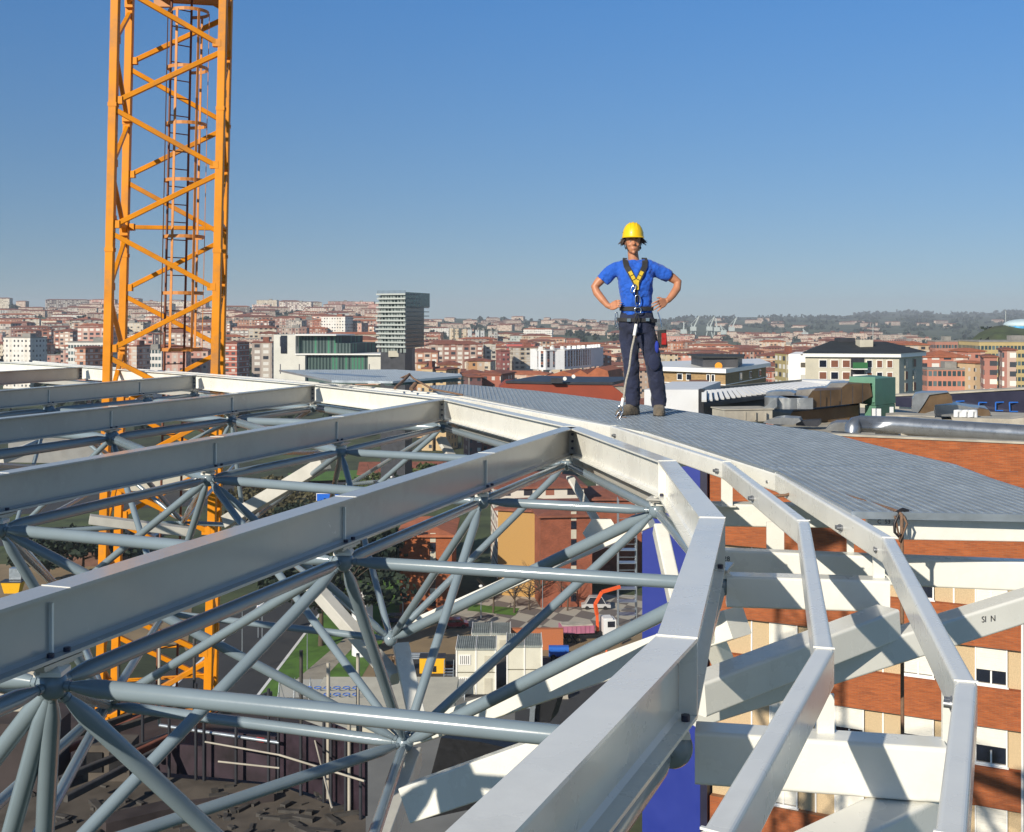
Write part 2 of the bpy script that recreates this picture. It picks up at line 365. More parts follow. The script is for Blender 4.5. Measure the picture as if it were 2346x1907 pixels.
# ---- brackets running outwards from the ring, braces and posts
BOX = rnd_rect(.10, .15, .012)
def box_beam(name, label, cat, p, q, w, h, parent=None, matl=None, group=None, r=.012, marks=None):
    m = MB(); m.sweep(p - Vector((0, 0, h/2)), q - Vector((0, 0, h/2)), rnd_rect(w, h, r))
    if parent is not None: return m.build(name, matl or M_white, parent)
    return tag(m.build(name, matl or M_white), label, cat, group)
HB = 1.238
GB = 'white box brackets running outward from the inner ring'
bk1 = box_beam('bracket_beam', 'farthest box bracket, grey in shade, above the brick strip right of the ring bend', 'bracket beam', vec(1.06, 8.06, HB), vec(2.12, 7.98, HB), .14, .15, group=GB)
bk2 = box_beam('bracket_beam', 'longest box bracket, running from behind the ring out past the right edge of the picture', 'bracket beam', vec(1.05, 6.45, HB), vec(3.6, 5.92, HB), .10, .15, group=GB)
bk3 = box_beam('bracket_beam', 'middle box bracket with a square cut end and a bolt underneath', 'bracket beam', vec(1.035, 5.80, HB), vec(1.785, 5.70, HB), .12, .15, group=GB)
bk4 = box_beam('bracket_beam', 'nearest box bracket with diagonal shadows, beside the lowest ball joint', 'bracket beam', vec(.557, 3.64, HB), vec(1.262, 3.50, HB), .11, .16, group=GB)
bk5 = box_beam('bracket_beam', 'far box bracket low behind the bend of the inner ring, beside the blue wall', 'bracket beam', vec(.60, 10.7, HB), vec(1.7, 11.3, HB), .12, .15, group=GB)
m = MB(); c = vec(1.73, 5.71, HB + .15); m.tube(c, c - Vector((0, 0, .03)), .018, n=6); tag(m.build('bolt', M_bolt, bk3))
GD = 'slanting white braces between the brackets'
d1 = box_beam('diagonal_brace', 'lit white brace slanting up right behind the middle ring rail', 'brace', PD(1590,1556,4.75), PD(2035,1390,5.45), .13, .138, group=GD)
d2 = box_beam('diagonal_brace', 'longest grey and white brace, slanting up to the right edge behind the hanging rope', 'brace', PD(1580,1592,5.1), PD(2400,1340,5.75), .12, .128, group=GD)
d3 = box_beam('diagonal_brace', 'lowest white brace at the bottom edge under the nearest bracket', 'brace', vec(1.20, 3.56, 1.402), vec(.58, 3.02, 1.402), .15, .15, group=GD)
d4 = box_beam('diagonal_brace', 'short white brace in front of the blue wall, slanting down from the ring tube', 'brace', PD(1512,1195,7.9), PD(1580,1500,7.0), .09, .10, group=GD)
d5 = box_beam('diagonal_brace', 'white brace dropping from beneath the near bracket to the brick wall windows', 'brace', PD(1610,1390,6.2), PD(1665,1515,6.4), .09, .10, group=GD)
GP = 'short white posts between brackets and ring rails'
def post(x0, y0, D, hgt, w, label, ang=0):
    c = PD(x0, y0, D); m = MB(); m.box((c.x, c.y, c.z - hgt/2), (w, .012, hgt), rz=ang); m.box((c.x, c.y, c.z - hgt + .004), (w * 1.5, .07, .008), rz=ang)
    return tag(m.build('post', M_white), label, 'post', GP)
post(1665, 1095, 7.95, .19, .075, 'small post under the middle ring rail on the farthest bracket')
post(1776, 1196, 6.9, .21, .10, 'widest flat post, standing in front of the brick strip')
post(1948, 1200, 6.35, .19, .035, 'thin post under the outer ring rail on the longest bracket')
post(2013, 1238, 5.72, .21, .055, 'post under the bend of the outer ring rail above the cut bracket end')
post(1891, 1590, 3.58, .165, .05, 'post under the middle ring rail on the nearest bracket')
post(2170, 1585, 3.52, .18, .03, 'thin post under the outer ring rail on the nearest bracket')
M_pale = mat('pale_grey_primer', (.52, .51, .47), .45, var=.1, scale=4, dirt=.4)
# white fabricated members lower down between the tubes
GW = 'white fabricated steel members among the lower tubes'
for nm, lb, p, q, w, h in (
    ('white_member', 'white hanger dropping from the far ring joint to a gusset plate', PD(1306,1090,10.7), PD(1380,1212,9.8), .07, .03),
    ('white_member', 'long white member lying behind the thickest tube in front of the brick houses', PD(1490,1178,9.2), PD(900,1440,10.6), .11, .10),
    ('white_member', 'long white member under the second thick tube, in front of the site cabins', PD(1690,1392,6.2), PD(950,1655,8.2), .16, .15),
    ('white_member', 'wide white box end pointing right below the lowest ball joint', PD(950,1795,6.2), PD(1500,1600,5.4), .17, .18),
    ('white_member', 'pale member dropping out of the picture below the lowest ball joint', PD(945,1710,7.6), PD(850,1960,6.4), .12, .13),
    ('white_member', 'white member with slotted side slanting down to the central lower joint', PD(715,1325,11.2), PD(905,1540,10.2), .11, .12),
    ('white_member', 'curved-looking white member standing between the two central lower joints', PD(918,1470,10.4), PD(965,1680,9.6), .14, .06),
    ('white_member', 'white member beside the tube that slants down in front of the motorway sign', PD(745,1045,12.4), PD(520,1180,13.2), .12, .14),
    ('white_member', 'pale grey member just under the nearest roof beam, left of the brick house', PD(1000,1135,12.0), PD(835,1205,12.4), .10, .14),
    ('white_member', 'white plate member among the tubes under the second roof beam at left', PD(205,1180,14.2), PD(440,1210,14.6), .20, .10),
    ('white_member', 'white member under the far ring joint in front of the tracks', PD(1010,1000,14.6), PD(1045,1060,14.4), .13, .05),
    ('white_member', 'white member low at the far left under the third roof beam', PD(0,1042,15.6), PD(90,1008,16.2), .12, .12)):
    box_beam(nm, lb, 'steel member', p, q, w, h, group=GW, r=.008, matl=M_white if ('hanger' in lb or 'long' in lb or 'box end' in lb or 'curved' in lb) else M_pale)
m = MB(); c = PD(1378,1222,9.55)
m.sweep(c + Vector((0,-.01,0)), c + Vector((0,.01,0)), [(.15*math.cos(R(a)), .13*math.sin(R(a))) for a in range(0, 360, 60)])
tag(m.build('gusset_plate', M_white), 'white six-sided gusset plate where the hanger meets the long member', 'gusset plate')
# blue-grey soffit band behind the ring
m = MB()
for i in range(0, len(R1p) - 5):
    a, b = hv(R1p[i], 1.30), hv(R1p[i+1], 1.30); d = (b - a).normalized(); n = Vector((-d.y, d.x, 0))
    s_ = -1
    a2, b2 = a + n * .16, b + n * .16; m.box(((a2 + b2) / 2), ((b - a).length, .12, .10), rz=math.atan2(d.y, d.x))
tag(m.build('lower_ring_tube', M_grey), 'grey square ring member hidden below and behind the cream inner ring', 'ring beam')

# ---- grating
outer = [(2420,1150),(2346,1121),(2268,1096),(2188,1065),(2055,1034),(1887,990),(1750,972),(1608,948),(1400,917),(1230,896),(1064,881),(985,884)]
inner = [(1000,896.5),(1053,903),(1200,932),(1340,958.5),(1480,986),(1786,1081),(1955,1172),(2420,1181)]
outw = [P(x, y, HT - .012) for x, y in outer]; inw = [P(x, y, HT - .012) for x, y in inner]
poly = outw + inw
def in_spans(poly, o, d):
    "intervals of the line o+t*d inside the polygon"
    ts = []; n = len(poly)
    nx, ny = -d.y, d.x
    for i in range(n):
        a, b = poly[i], poly[(i+1) % n]
        sa = (a.x - o.x) * nx + (a.y - o.y) * ny; sb = (b.x - o.x) * nx + (b.y - o.y) * ny
        if (sa < 0) != (sb < 0):
            t = sa / (sa - sb); X = a.lerp(b, t); ts.append((X.x - o.x) * d.x + (X.y - o.y) * d.y)
    ts.sort(); return list(zip(ts[::2], ts[1::2]))
def clip(poly, y0, y1):
    "polygon strip between depths y0 and y1"
    def half(ps, f):
        out = []
        for i in range(len(ps)):
            a, b = ps[i], ps[(i+1) % len(ps)]; fa, fb = f(a), f(b)
            if fa >= 0: out.append(a)
            if (fa >= 0) != (fb >= 0): out.append(a.lerp(b, fa / (fa - fb)))
        return out
    return half(half(poly, lambda v: v.y - y0), lambda v: y1 - v.y)
M_galv2 = mat('bright_galvanised_rod', (.44, .49, .535), .34, metal=.6, var=.10, scale=9)
def grating(poly, name, label, ang, pitch, cpitch, hb=.026, zt=HT - .012, group=None):
    dm = Vector((math.sin(ang), math.cos(ang), 0)); dc = Vector((dm.y, -dm.x, 0)); z = CZ - zt
    t = thing(name, label, 'grating', sum(poly, Vector()) / len(poly) - Vector((0, 0, .03)), group)
    m = MB(); c0 = sum(poly, Vector()) / len(poly)
    rngs = [(v - c0).dot(dc) for v in poly]
    k = math.floor(min(rngs) / pitch)
    while k * pitch < max(rngs):
        o = c0 + dc * (k * pitch)
        for a, b in in_spans(poly, o, dm):
            if b - a > .02:
                p, q = o + dm * a, o + dm * b; p.z = q.z = z - hb / 2; m.sweep(p, q, [(-.0018,-hb/2),(.0018,-hb/2),(.0018,hb/2),(-.0018,hb/2)])
        k += 1
    m.build('bearing_bars', M_galv, t)
    m = MB(); rngs = [(v - c0).dot(dm) for v in poly]; k = math.floor(min(rngs) / cpitch)
    while k * cpitch < max(rngs):
        o = c0 + dm * (k * cpitch)
        for a, b in in_spans(poly, o, dc):
            if b - a > .02:
                p, q = o + dc * a, o + dc * b; p.z = q.z = z + .002; m.sweep(p, q, [(-.0035,-.005),(.0035,-.005),(.0028,.001),(-.0028,.001)])
        k += 1
    m.build('cross_bars', M_galv2, t)
    m = MB(); n = len(poly)
    for i in range(n):
        a, b = poly[i].copy(), poly[(i+1) % n].copy(); a.z = b.z = z - hb / 2
        if (b - a).length > .01: m.sweep(a, b, [(-.003,-hb/2-.002),(.003,-hb/2-.002),(.003,hb/2+.002),(-.003,hb/2+.002)])
    m.build('edge_band', M_galv, t)
    return t
GG = 'panels of galvanised walkway grating'
edges = [5.0, 7.55, 10.55, 13.6, 20]
glab = ['nearest grating panel at lower right with the rope hooked over its front edge', 'second grating panel from the front, widest stretch before the brick wall',
        'grating panel on which the worker stands', 'farthest low grating panel behind the worker to the left']
for (a, b), lb in zip(zip(edges, edges[1:]), glab):
    grating(clip(poly, a + .006, b - .006), 'walkway_grating', lb, R(88), .034, .048, group=GG)
# front edge beam of the walkway, with stencil marks
fb = thing('walkway_edge_beam', 'white edge beam under the front edge of the grating, its upper half in shade', 'edge beam', P(2200, 1200, 1.03))
a, b = P(1985,1187,.985), P(2430,1194,.985)
m = MB(); m.sweep(a - Vector((0, 0, .05)), b - Vector((0, 0, .05)), rnd_rect(.05, .10, .006)); m.build('beam', M_white, fb)
m = MB(); a2, b2 = P(1950,1172,HT-.012), P(2430,1181,HT-.012)
m.sweep(a2 + Vector((0, -.004, -.016)), b2 + Vector((0, -.004, -.016)), [(-.003,-.018),(.003,-.018),(.003,.018),(-.003,.018)]); m.build('kick_strip', M_galv, fb)
# joists under the grating
m = MB()
for y0 in (6.6, 7.6, 8.6, 9.6, 10.6, 11.6, 12.6, 13.6, 14.6, 15.6):
    o = Vector((0, y0, 0)); dd = Vector((1, -.12, 0)).normalized()
    for a, b in in_spans(poly, o, dd):
        p, q = o + dd * (a + .05), o + dd * (b - .05); p.z = q.z = CZ - HT - .075; m.sweep(p, q, rnd_rect(.05, .08, .006))
tag(m.build('walkway_joists', M_white), 'white joists carrying the walkway grating, seen only edge-on beneath it', 'joists')
# raised stack of gratings and deck sheets beyond
rp = [P(x, y, .86) for x, y in ((640,848),(905,847),(1054,857),(1058,861),(900,874),(760,872))]
grating(rp, 'raised_grating', 'raised pale grating deck lying beyond the ring in front of the office tower', R(40), .05, .09, zt=.86)
m = MB(); a, b = P(892,883,.94), P(1056,872,.94)
n_ = 6
for i in range(n_):
    z = i * .013; m.box(((a + b) / 2 + Vector((-.03 * i, .04 * i, z))), ((b - a).length * (1 - .01 * i), .16, .009), rz=math.atan2((b - a).y, (b - a).x))
tag(m.build('grating_stack', mat('dark_green_grey_deck', (.10, .16, .17), .5, metal=.3, var=.3, scale=9)), 'dark green-grey side of stacked deck sheets in front of the distant office tower', 'deck sheets')
m = MB(); a, b = P(735,866,.92), P(900,876,.92)
for i in range(3): m.box((a + b) / 2 + Vector((-.1 * i, .12 * i, i * .03)), ((b - a).length, .25, .012), rz=math.atan2((b - a).y, (b - a).x))
tag(m.build('deck_sheets', M_galv), 'pale galvanised sheets stacked at the far edge of the ring, left of the leaning spikes', 'deck sheets')
# ropes and straps on the steelwork
m = MB(); m.path([P(908,874,.95)+Vector((0,0,.02)), PD(938,858,15.9), PD(948,868,15.8), PD(990,892,15), PD(1060,905,14.6)], .012, n=6)
m.path([PD(905,890,15.2), PD(925,872,15.6), PD(938,858,15.9)], .02, n=6); m.path([PD(942,892,15), PD(952,880,15.1)], .03, n=6)
tag(m.build('lifting_strap', M_rope), 'dark crossed straps lying over the far edge of the grating', 'strap')
rope = []
for x, y, D in ((1765,1141,7.1),(1800,1138,7.0),(1850,1124,6.9),(1868,1121,6.86),(1900,1128,6.6),(1950,1143,6.3),(2000,1158,6.1),(2045,1172,5.85)): rope.append(PD(x, y, D) + Vector((0, 0, .008)))
m = MB(); m.path(rope, .009, n=8)
hr = thing('safety_rope', 'thin brown safety rope draped over the grating edge and hanging straight down', 'rope', rope[-1])
m.build('upper_run', M_rope, hr)
m = MB(); top = PD(2063,1178,5.78)
m.path([rope[-1], PD(2056,1172,5.8), PD(2066,1180,5.76), top + Vector((0, -.02, -.03))] + [top + Vector((.001 * i, -.02, -.03 - .35 * i)) for i in range(1, 14)], .009, n=8)
m.path([PD(2050,1182,5.75), PD(2062,1240,5.74), PD(2078,1200,5.75), PD(2070,1182,5.76)], .006, n=6)
m.build('hanging_run', M_rope, hr)
m = MB(); m.path([PD(2058,1180,5.75), PD(2049,1200,5.74), PD(2050,1220,5.74), PD(2058,1229,5.74), PD(2063,1222,5.74)], .007, n=8)
m.path([PD(2055,1176,5.78), PD(2068,1169,5.8), PD(2085,1174,5.84)], .012, n=8)
m.build('hook', mat('dark_iron', (.05, .045, .045), .5, metal=.6), hr)
# fitters' marks on the steel
def text(name, s, p, size, rot, parent=None, matl=None, label=None, cat=None):
    c = bpy.data.curves.new(name, 'FONT'); c.body = s; c.size = size; c.extrude = .0006; c.align_x = 'CENTER'; c.align_y = 'CENTER'
    tmp = bpy.data.objects.new(name + '_curve', c); COL.objects.link(tmp); c.materials.append(matl or M_mark)
    me = bpy.data.meshes.new_from_object(tmp.evaluated_get(bpy.context.evaluated_depsgraph_get())); bpy.data.objects.remove(tmp)
    me.name = name; o = bpy.data.objects.new(name, me); COL.objects.link(o)
    if not me.materials: me.materials.append(matl or M_mark)
    if parent is not None:
        L, rz = WL[parent.name]; o.location = Vector(p) - L; o.parent = parent
    else: o.location = p
    o.rotation_euler = rot
    if label: tag(o, label, cat)
    return o
def on_face(x, y, a, b):
    "point of the vertical plane through a,b seen at pixel x,y, pushed 3 mm to the camera"
    d = (b - a).normalized(); n = Vector((d.y, -d.x, 0)); ray = Vector(((x - CX) / F, 1, -(y - YH) / F))
    t = (Vector((a.x, a.y, 0))).dot(n) / ray.dot(n); p = ray * t + Vector((0, 0, CZ))
    return p, d, n
def mark(s, x, y, a, b, off, size, parent, tilt=0):
    d = (b - a).normalized(); n = Vector((d.y, -d.x, 0)).normalized()
    if n.y > 0: n = -n
    a2, b2 = a + n * (off + .0015), b + n * (off + .0015)
    p, d, _ = on_face(x, y, a2, b2)
    text('stencil_mark', s, p, size, (R(90), tilt, math.atan2(d.y, d.x)), parent)
mark('C  53', 2025, 1196, P(1985,1187,.985), P(2430,1194,.985), .025, .028, fb)
mark('SI  N', 2265, 1419, PD(1580,1592,5.1), PD(2400,1340,5.75), .06, .04, d2, 0)
mark('28', 1665, 1281, vec(1.05, 6.45, HB), vec(3.6, 5.92, HB), .05, .035, bk2)
# ================================================================ TOWER CRANE MAST
M_ldark = mat('shaded_ladder_paint', (.20, .065, .03), .6, var=.2, scale=5)  # rails and rungs: their shade is put into this dark brown
ZT = CZ + (728 - 0) * 20.8 / F + 1.2       # just above the frame
FL = [(-6.99, 20.8), (-5.22, 21.2), (-5.59, 23.13), (-7.37, 22.75)]      # legs: front-left, front-right, back-right, back-left
def lean(xy, z):      # the mast leans a little to the right going up
    return Vector((xy[0] + (z - CZ) * .022, xy[1], z))
crane = thing('tower_crane_mast', 'orange-yellow lattice mast of a tower crane with caged ladder, rising behind the ring', 'crane', (-6.2, 22, 0))
B = .062
for i, xy in enumerate(FL):
    m = MB(); m.sweep(lean(xy, 0), lean(xy, ZT), rnd_rect(.138, .138, .01, 2), up=(0, 1, 0)); lg = m.build('leg', M_orange, crane)
def zpx(y, D=21.0): return CZ + (728 - y) * D / F
step = 2.15
zf = zpx(529)     # front face: node on the left leg here
def brace(a, b, r=.05):
    m = MB(); m.sweep(a, b, rnd_rect(r * 2, r * 1.7, .006, 1)); m.build('brace', M_orange, crane)
    d_ = (b - a).normalized()
    for e_ in (a, b):
        s__ = 1 if e_ is a else -1; c_ = e_ + d_ * s__ * .10; m = MB(); m.box(c_, (.15, .11, .13)); gus.append(m)
zs = []
gus = []
k = -23
# front face zigzag
def zig(ia, ib, z0, gap=.05, r=.05, off=0):
    z = z0
    while z > .5: z -= step
    while z < ZT + step:
        za, zb, zc = z, z + step / 2, z + step
        for p_, q_ in ((lean(FL[ia], za + gap), lean(FL[ib], zb - gap)), (lean(FL[ib], zb + gap), lean(FL[ia], zc - gap))):
            if min(p_.z, q_.z) < .3: continue
            if max(p_.z, q_.z) > ZT:
                t = (ZT - min(p_.z, q_.z)) / (max(p_.z, q_.z) - min(p_.z, q_.z))
                if t <= .1: continue
                lo, hi = (p_, q_) if p_.z < q_.z else (q_, p_); p_, q_ = lo, lo + (hi - lo) * t
            brace(p_, q_, r)
        z += step
zig(0, 1, zf)
zig(3, 2, zpx(672, 23))
zig(0, 3, zf + step * .5, r=.038)
zig(1, 2, zf + step * .1, r=.038)
for zc_ in (zpx(522, 22.9), zpx(522, 22.9) - 12.2, zpx(522, 22.9) - 24.4, zpx(522, 22.9)-36.6):
    brace(lean(FL[3], zc_), lean(FL[2], zc_), .045)
    for i_ in (0, 1): brace(lean(FL[i_], zc_), lean(FL[3 - i_], zc_), .04)
for i_, g_ in enumerate(gus):
    if i_ % 2 == 0: g_.build('gusset', M_orange, crane)
# bolts sleeves on legs
for i, xy in enumerate(FL):
    for zc_ in (zpx(245, 21), zpx(529+45, 21), zpx(529+45, 21) - 6.1, zpx(529+45, 21) - 12.2):
        m = MB(); c = lean(xy, zc_); m.box(c, (.152, .152, .07)); m.tube(c + Vector((-.09, 0, 0)), c + Vector((.09, 0, 0)), .02, n=8); m.build('leg_joint', M_orange, crane)
# platform seen from below at the top of the picture
m = MB(); z0 = zpx(14, 23)
pl = [lean((-6.45, 20.95), z0), lean((-5.15, 21.25), z0), lean((-5.55, 23.0), z0), lean((-6.8, 22.7), z0)]
m.prism([(p.x, p.y) for p in pl], z0, z0 + .04)
for a, b in zip(pl, pl[1:] + pl[:1]): m.sweep(a + Vector((0, 0, .06)), b + Vector((0, 0, .06)), rnd_rect(.05, .14, .005, 1))
m.build('landing', M_ladder, crane)
m = MB(); m.box(lean((-6.65, 22.4), z0 - .1), (.30, .10, .16)); m.build('bracket', M_ladder, crane)
# ladder with cage
LA = Vector((-6.33, 21.9, 0)); LB = Vector((-6.05, 22.2, 0))
def lz(v, z): return Vector((v.x + (z - CZ) * .022, v.y, z))
lad = []
for v in (LA, LB):
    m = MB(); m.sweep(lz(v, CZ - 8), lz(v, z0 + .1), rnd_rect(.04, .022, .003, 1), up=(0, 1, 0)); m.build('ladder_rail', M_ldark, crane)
z = CZ - 8
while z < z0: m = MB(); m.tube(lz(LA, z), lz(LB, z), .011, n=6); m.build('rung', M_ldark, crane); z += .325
cc = (LA + LB) / 2 + Vector((.30, -.34, 0)) * .62
RC = .36
e1 = Vector((.7, -.72, 0)).normalized(); e2 = Vector((e1.y, -e1.x, 0))
z = zpx(800, 22); hoopz = []
while z < z0 + .05:
    hoopz.append(z); pts = [LA] + [cc + (e1 * math.cos(R(a)) + e2 * math.sin(R(a))) * RC for a in range(125, -126, -14)] + [LB]
    m = MB()
    pp = [lz(p, z) for p in pts]
    for a, b in zip(pp, pp[1:]): m.sweep(a, b, [(-.004,-.03),(.004,-.03),(.004,.03),(-.004,.03)])
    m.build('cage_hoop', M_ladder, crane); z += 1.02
for a in (110, 62, 0, -62, -110):
    q = cc + (e1 * math.cos(R(a)) + e2 * math.sin(R(a))) * (RC + .006); tq = e1.cross(Vector((0,0,1)))
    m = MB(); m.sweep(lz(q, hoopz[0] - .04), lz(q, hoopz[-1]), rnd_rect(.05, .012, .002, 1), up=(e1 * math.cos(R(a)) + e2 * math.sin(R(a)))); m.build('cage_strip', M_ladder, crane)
# lower landing with rails far down in the shaft
m = MB()
for zz in (CZ - 6.3, CZ - 6.9, CZ - 7.5):
    for a, b in zip(FL, FL[1:] + FL[:1]): m.tube(lean(a, zz), lean(b, zz), .02, n=6)
m.build('lower_rails', M_orange, crane)
# ================================================================ MATERIALS FOR BUILDINGS
def mth(nt, op, a, b=None, c=None, clamp=False):
    n = N(nt, 'ShaderNodeMath', operation=op, use_clamp=clamp)
    for i, v in enumerate((a, b, c)):
        if v is None: continue
        if isinstance(v, (int, float)): n.inputs[i].default_value = v
        else: nt.links.new(v, n.inputs[i])
    return n.outputs[0]
def mixc(nt, f, a, b):
    n = N(nt, 'ShaderNodeMix', data_type='RGBA')
    for i, v in ((0, f), (6, a), (7, b)):
        if isinstance(v, (int, float)): n.inputs[i].default_value = v
        elif isinstance(v, tuple): n.inputs[i].default_value = (*v, 1)
        else: nt.links.new(v, n.inputs[i])
    return n.outputs[2]
def facade_mat(name, bay=3.0, fl=2.9, ww=.42, wh=.45, glass=(.03, .035, .045), alt=(.52, .50, .46), stripe=0.0, band=None, altp=.42):
    m, nt, b = newmat(name)
    tc = N(nt, 'ShaderNodeTexCoord'); sp = N(nt, 'ShaderNodeSeparateXYZ'); nt.links.new(tc.outputs['Object'], sp.inputs[0])
    sn = N(nt, 'ShaderNodeSeparateXYZ'); nt.links.new(tc.outputs['Normal'], sn.inputs[0])
    ax = mth(nt, 'ABSOLUTE', sn.outputs[0]); side = mth(nt, 'GREATER_THAN', ax, .6)
    u = mth(nt, 'ADD', mth(nt, 'MULTIPLY', side, sp.outputs[1]), mth(nt, 'MULTIPLY', mth(nt, 'SUBTRACT', 1, side), sp.outputs[0]))
    oi = N(nt, 'ShaderNodeObjectInfo')
    u = mth(nt, 'ADD', u, mth(nt, 'MULTIPLY', oi.outputs['Random'], 7.0))
    ub = mth(nt, 'DIVIDE', u, bay); vb = mth(nt, 'DIVIDE', sp.outputs[2], fl)
    fu = mth(nt, 'FRACT', ub); fv = mth(nt, 'FRACT', vb); iu = mth(nt, 'FLOOR', ub); iv = mth(nt, 'FLOOR', vb)
    cu = mth(nt, 'LESS_THAN', mth(nt, 'ABSOLUTE', mth(nt, 'SUBTRACT', fu, .5)), ww / 2)
    cv = mth(nt, 'LESS_THAN', mth(nt, 'ABSOLUTE', mth(nt, 'SUBTRACT', fv, .55)), wh / 2)
    vert = mth(nt, 'LESS_THAN', mth(nt, 'ABSOLUTE', sn.outputs[2]), .5)
    win = mth(nt, 'MULTIPLY', mth(nt, 'MULTIPLY', cu, cv), vert)
    cb = N(nt, 'ShaderNodeCombineXYZ'); nt.links.new(iu, cb.inputs[0]); nt.links.new(iv, cb.inputs[1]); nt.links.new(mth(nt, 'MULTIPLY', oi.outputs['Random'], 91), cb.inputs[2])
    wn = N(nt, 'ShaderNodeTexWhiteNoise'); nt.links.new(cb.outputs[0], wn.inputs[0])
    wc = mixc(nt, mth(nt, 'LESS_THAN', wn.outputs['Value'], altp), glass, alt)
    # column character: some bays are glazed balconies in a lighter render
    cb2 = N(nt, 'ShaderNodeCombineXYZ'); nt.links.new(iu, cb2.inputs[0]); nt.links.new(mth(nt, 'MULTIPLY', oi.outputs['Random'], 57), cb2.inputs[1])
    w2 = N(nt, 'ShaderNodeTexWhiteNoise'); nt.links.new(cb2.outputs[0], w2.inputs[0])
    col = oi.outputs['Color']
    t = N(nt, 'ShaderNodeTexNoise'); t.inputs['Scale'].default_value = .35; nt.links.new(tc.outputs['Object'], t.inputs['Vector'])
    dark = mixc(nt, mth(nt, 'MULTIPLY', t.outputs['Fac'], .35), col, (.12, .10, .09))
    light = mixc(nt, .45, dark, (.62, .56, .47))
    wall = mixc(nt, mth(nt, 'MULTIPLY', mth(nt, 'LESS_THAN', w2.outputs['Value'], stripe), vert), dark, light)
    if band: wall = mixc(nt, mth(nt, 'MULTIPLY', vert, mth(nt, 'LESS_THAN', fv, .14)), wall, band)
    nt.links.new(mixc(nt, win, wall, wc), b.inputs['Base Color'])
    nt.links.new(mth(nt, 'SUBTRACT', .85, mth(nt, 'MULTIPLY', win, .45)), b.inputs['Roughness'])
    bm_ = N(nt, 'ShaderNodeBump'); bm_.inputs['Strength'].default_value = .6; bm_.inputs['Distance'].default_value = .12; bm_.invert = True
    nt.links.new(win, bm_.inputs['Height']); nt.links.new(bm_.outputs[0], b.inputs['Normal'])
    return m
FAC = [facade_mat('flats_small_windows', 2.8, 2.9, .40, .42, stripe=.25), facade_mat('flats_wide_windows', 3.6, 2.9, .55, .45, stripe=.35, band=(.55, .52, .46)),
       facade_mat('flats_balconies', 4.2, 2.9, .62, .55, alt=(.70, .68, .62), stripe=.45, altp=.6), facade_mat('office_glazing', 1.6, 3.4, .74, .50, glass=(.03, .06, .07), alt=(.10, .15, .16), altp=.25)]
def tile_mat(name, c, sc=2.2):
    m, nt, b = newmat(name); b.inputs['Roughness'].default_value = .8
    tc = N(nt, 'ShaderNodeTexCoord'); w = N(nt, 'ShaderNodeTexWave'); w.inputs['Scale'].default_value = sc; w.inputs['Distortion'].default_value = .6
    nt.links.new(tc.outputs['Object'], w.inputs['Vector']); t = noise(nt, .5, 6, .7)
    r = ramp(nt, t.outputs['Fac'], [(.3, [x * .62 for x in c]), (.7, [min(1, x * 1.3) for x in c])])
    nt.links.new(mixc(nt, mth(nt, 'MULTIPLY', w.outputs['Fac'], .35), r.outputs[0], tuple(x * .45 for x in c)), b.inputs['Base Color']); return m
M_tile = tile_mat('terracotta_tiles', (.25, .085, .05)); M_tile2 = tile_mat('orange_tiles', (.42, .13, .055)); M_slate = tile_mat('dark_slate', (.028, .032, .034), 1.2)
M_flat = mat('grey_roof_gravel', (.24, .23, .21), .95, var=.2, scale=.6)
def brick_mat(name, c1, c2, mortar, sc=1.0, w=.25, h=.065, stain=.5):
    m, nt, b = newmat(name); b.inputs['Roughness'].default_value = .88
    tc = N(nt, 'ShaderNodeTexCoord'); sp = N(nt, 'ShaderNodeSeparateXYZ'); nt.links.new(tc.outputs['Object'], sp.inputs[0])
    sn = N(nt, 'ShaderNodeSeparateXYZ'); nt.links.new(tc.outputs['Normal'], sn.inputs[0])
    side = mth(nt, 'GREATER_THAN', mth(nt, 'ABSOLUTE', sn.outputs[0]), .6)
    u = mth(nt, 'ADD', mth(nt, 'MULTIPLY', side, sp.outputs[1]), mth(nt, 'MULTIPLY', mth(nt, 'SUBTRACT', 1, side), sp.outputs[0]))
    cb = N(nt, 'ShaderNodeCombineXYZ'); nt.links.new(u, cb.inputs[0]); nt.links.new(sp.outputs[2], cb.inputs[1])
    bt = N(nt, 'ShaderNodeTexBrick'); nt.links.new(cb.outputs[0], bt.inputs['Vector']); bt.inputs['Scale'].default_value = 1 / sc
    bt.inputs['Brick Width'].default_value = w; bt.inputs['Row Height'].default_value = h; bt.inputs['Mortar Size'].default_value = .006
    bt.inputs['Color1'].default_value = (*c1, 1); bt.inputs['Color2'].default_value = (*c2, 1); bt.inputs['Mortar'].default_value = (*mortar, 1); bt.inputs['Bias'].default_value = -.3
    t = noise(nt, .5, 7, .65); r = ramp(nt, t.outputs['Fac'], [(.35, (1, 1, 1)), (.75, (1 - stain, 1 - stain, 1 - stain))])
    mx = N(nt, 'ShaderNodeMix', data_type='RGBA', blend_type='MULTIPLY'); mx.inputs[0].default_value = 1
    nt.links.new(bt.outputs[0], mx.inputs[6]); nt.links.new(r.outputs[0], mx.inputs[7])
    cb3 = N(nt, 'ShaderNodeMapping'); cb3.inputs['Scale'].default_value = (1, 1, 7); nt.links.new(tc.outputs['Object'], cb3.inputs[0]); t2 = noise(nt, 1.6, 6, .7, vec=cb3.outputs[0])
    r2 = ramp(nt, t2.outputs['Fac'], [(.3, (.66, .62, .60)), (.7, (1.2, 1.15, 1.05))])
    m2 = N(nt, 'ShaderNodeMix', data_type='RGBA', blend_type='MULTIPLY'); m2.inputs[0].default_value = 1
    nt.links.new(mx.outputs[2], m2.inputs[6]); nt.links.new(r2.outputs[0], m2.inputs[7]); nt.links.new(m2.outputs[2], b.inputs['Base Color']); return m
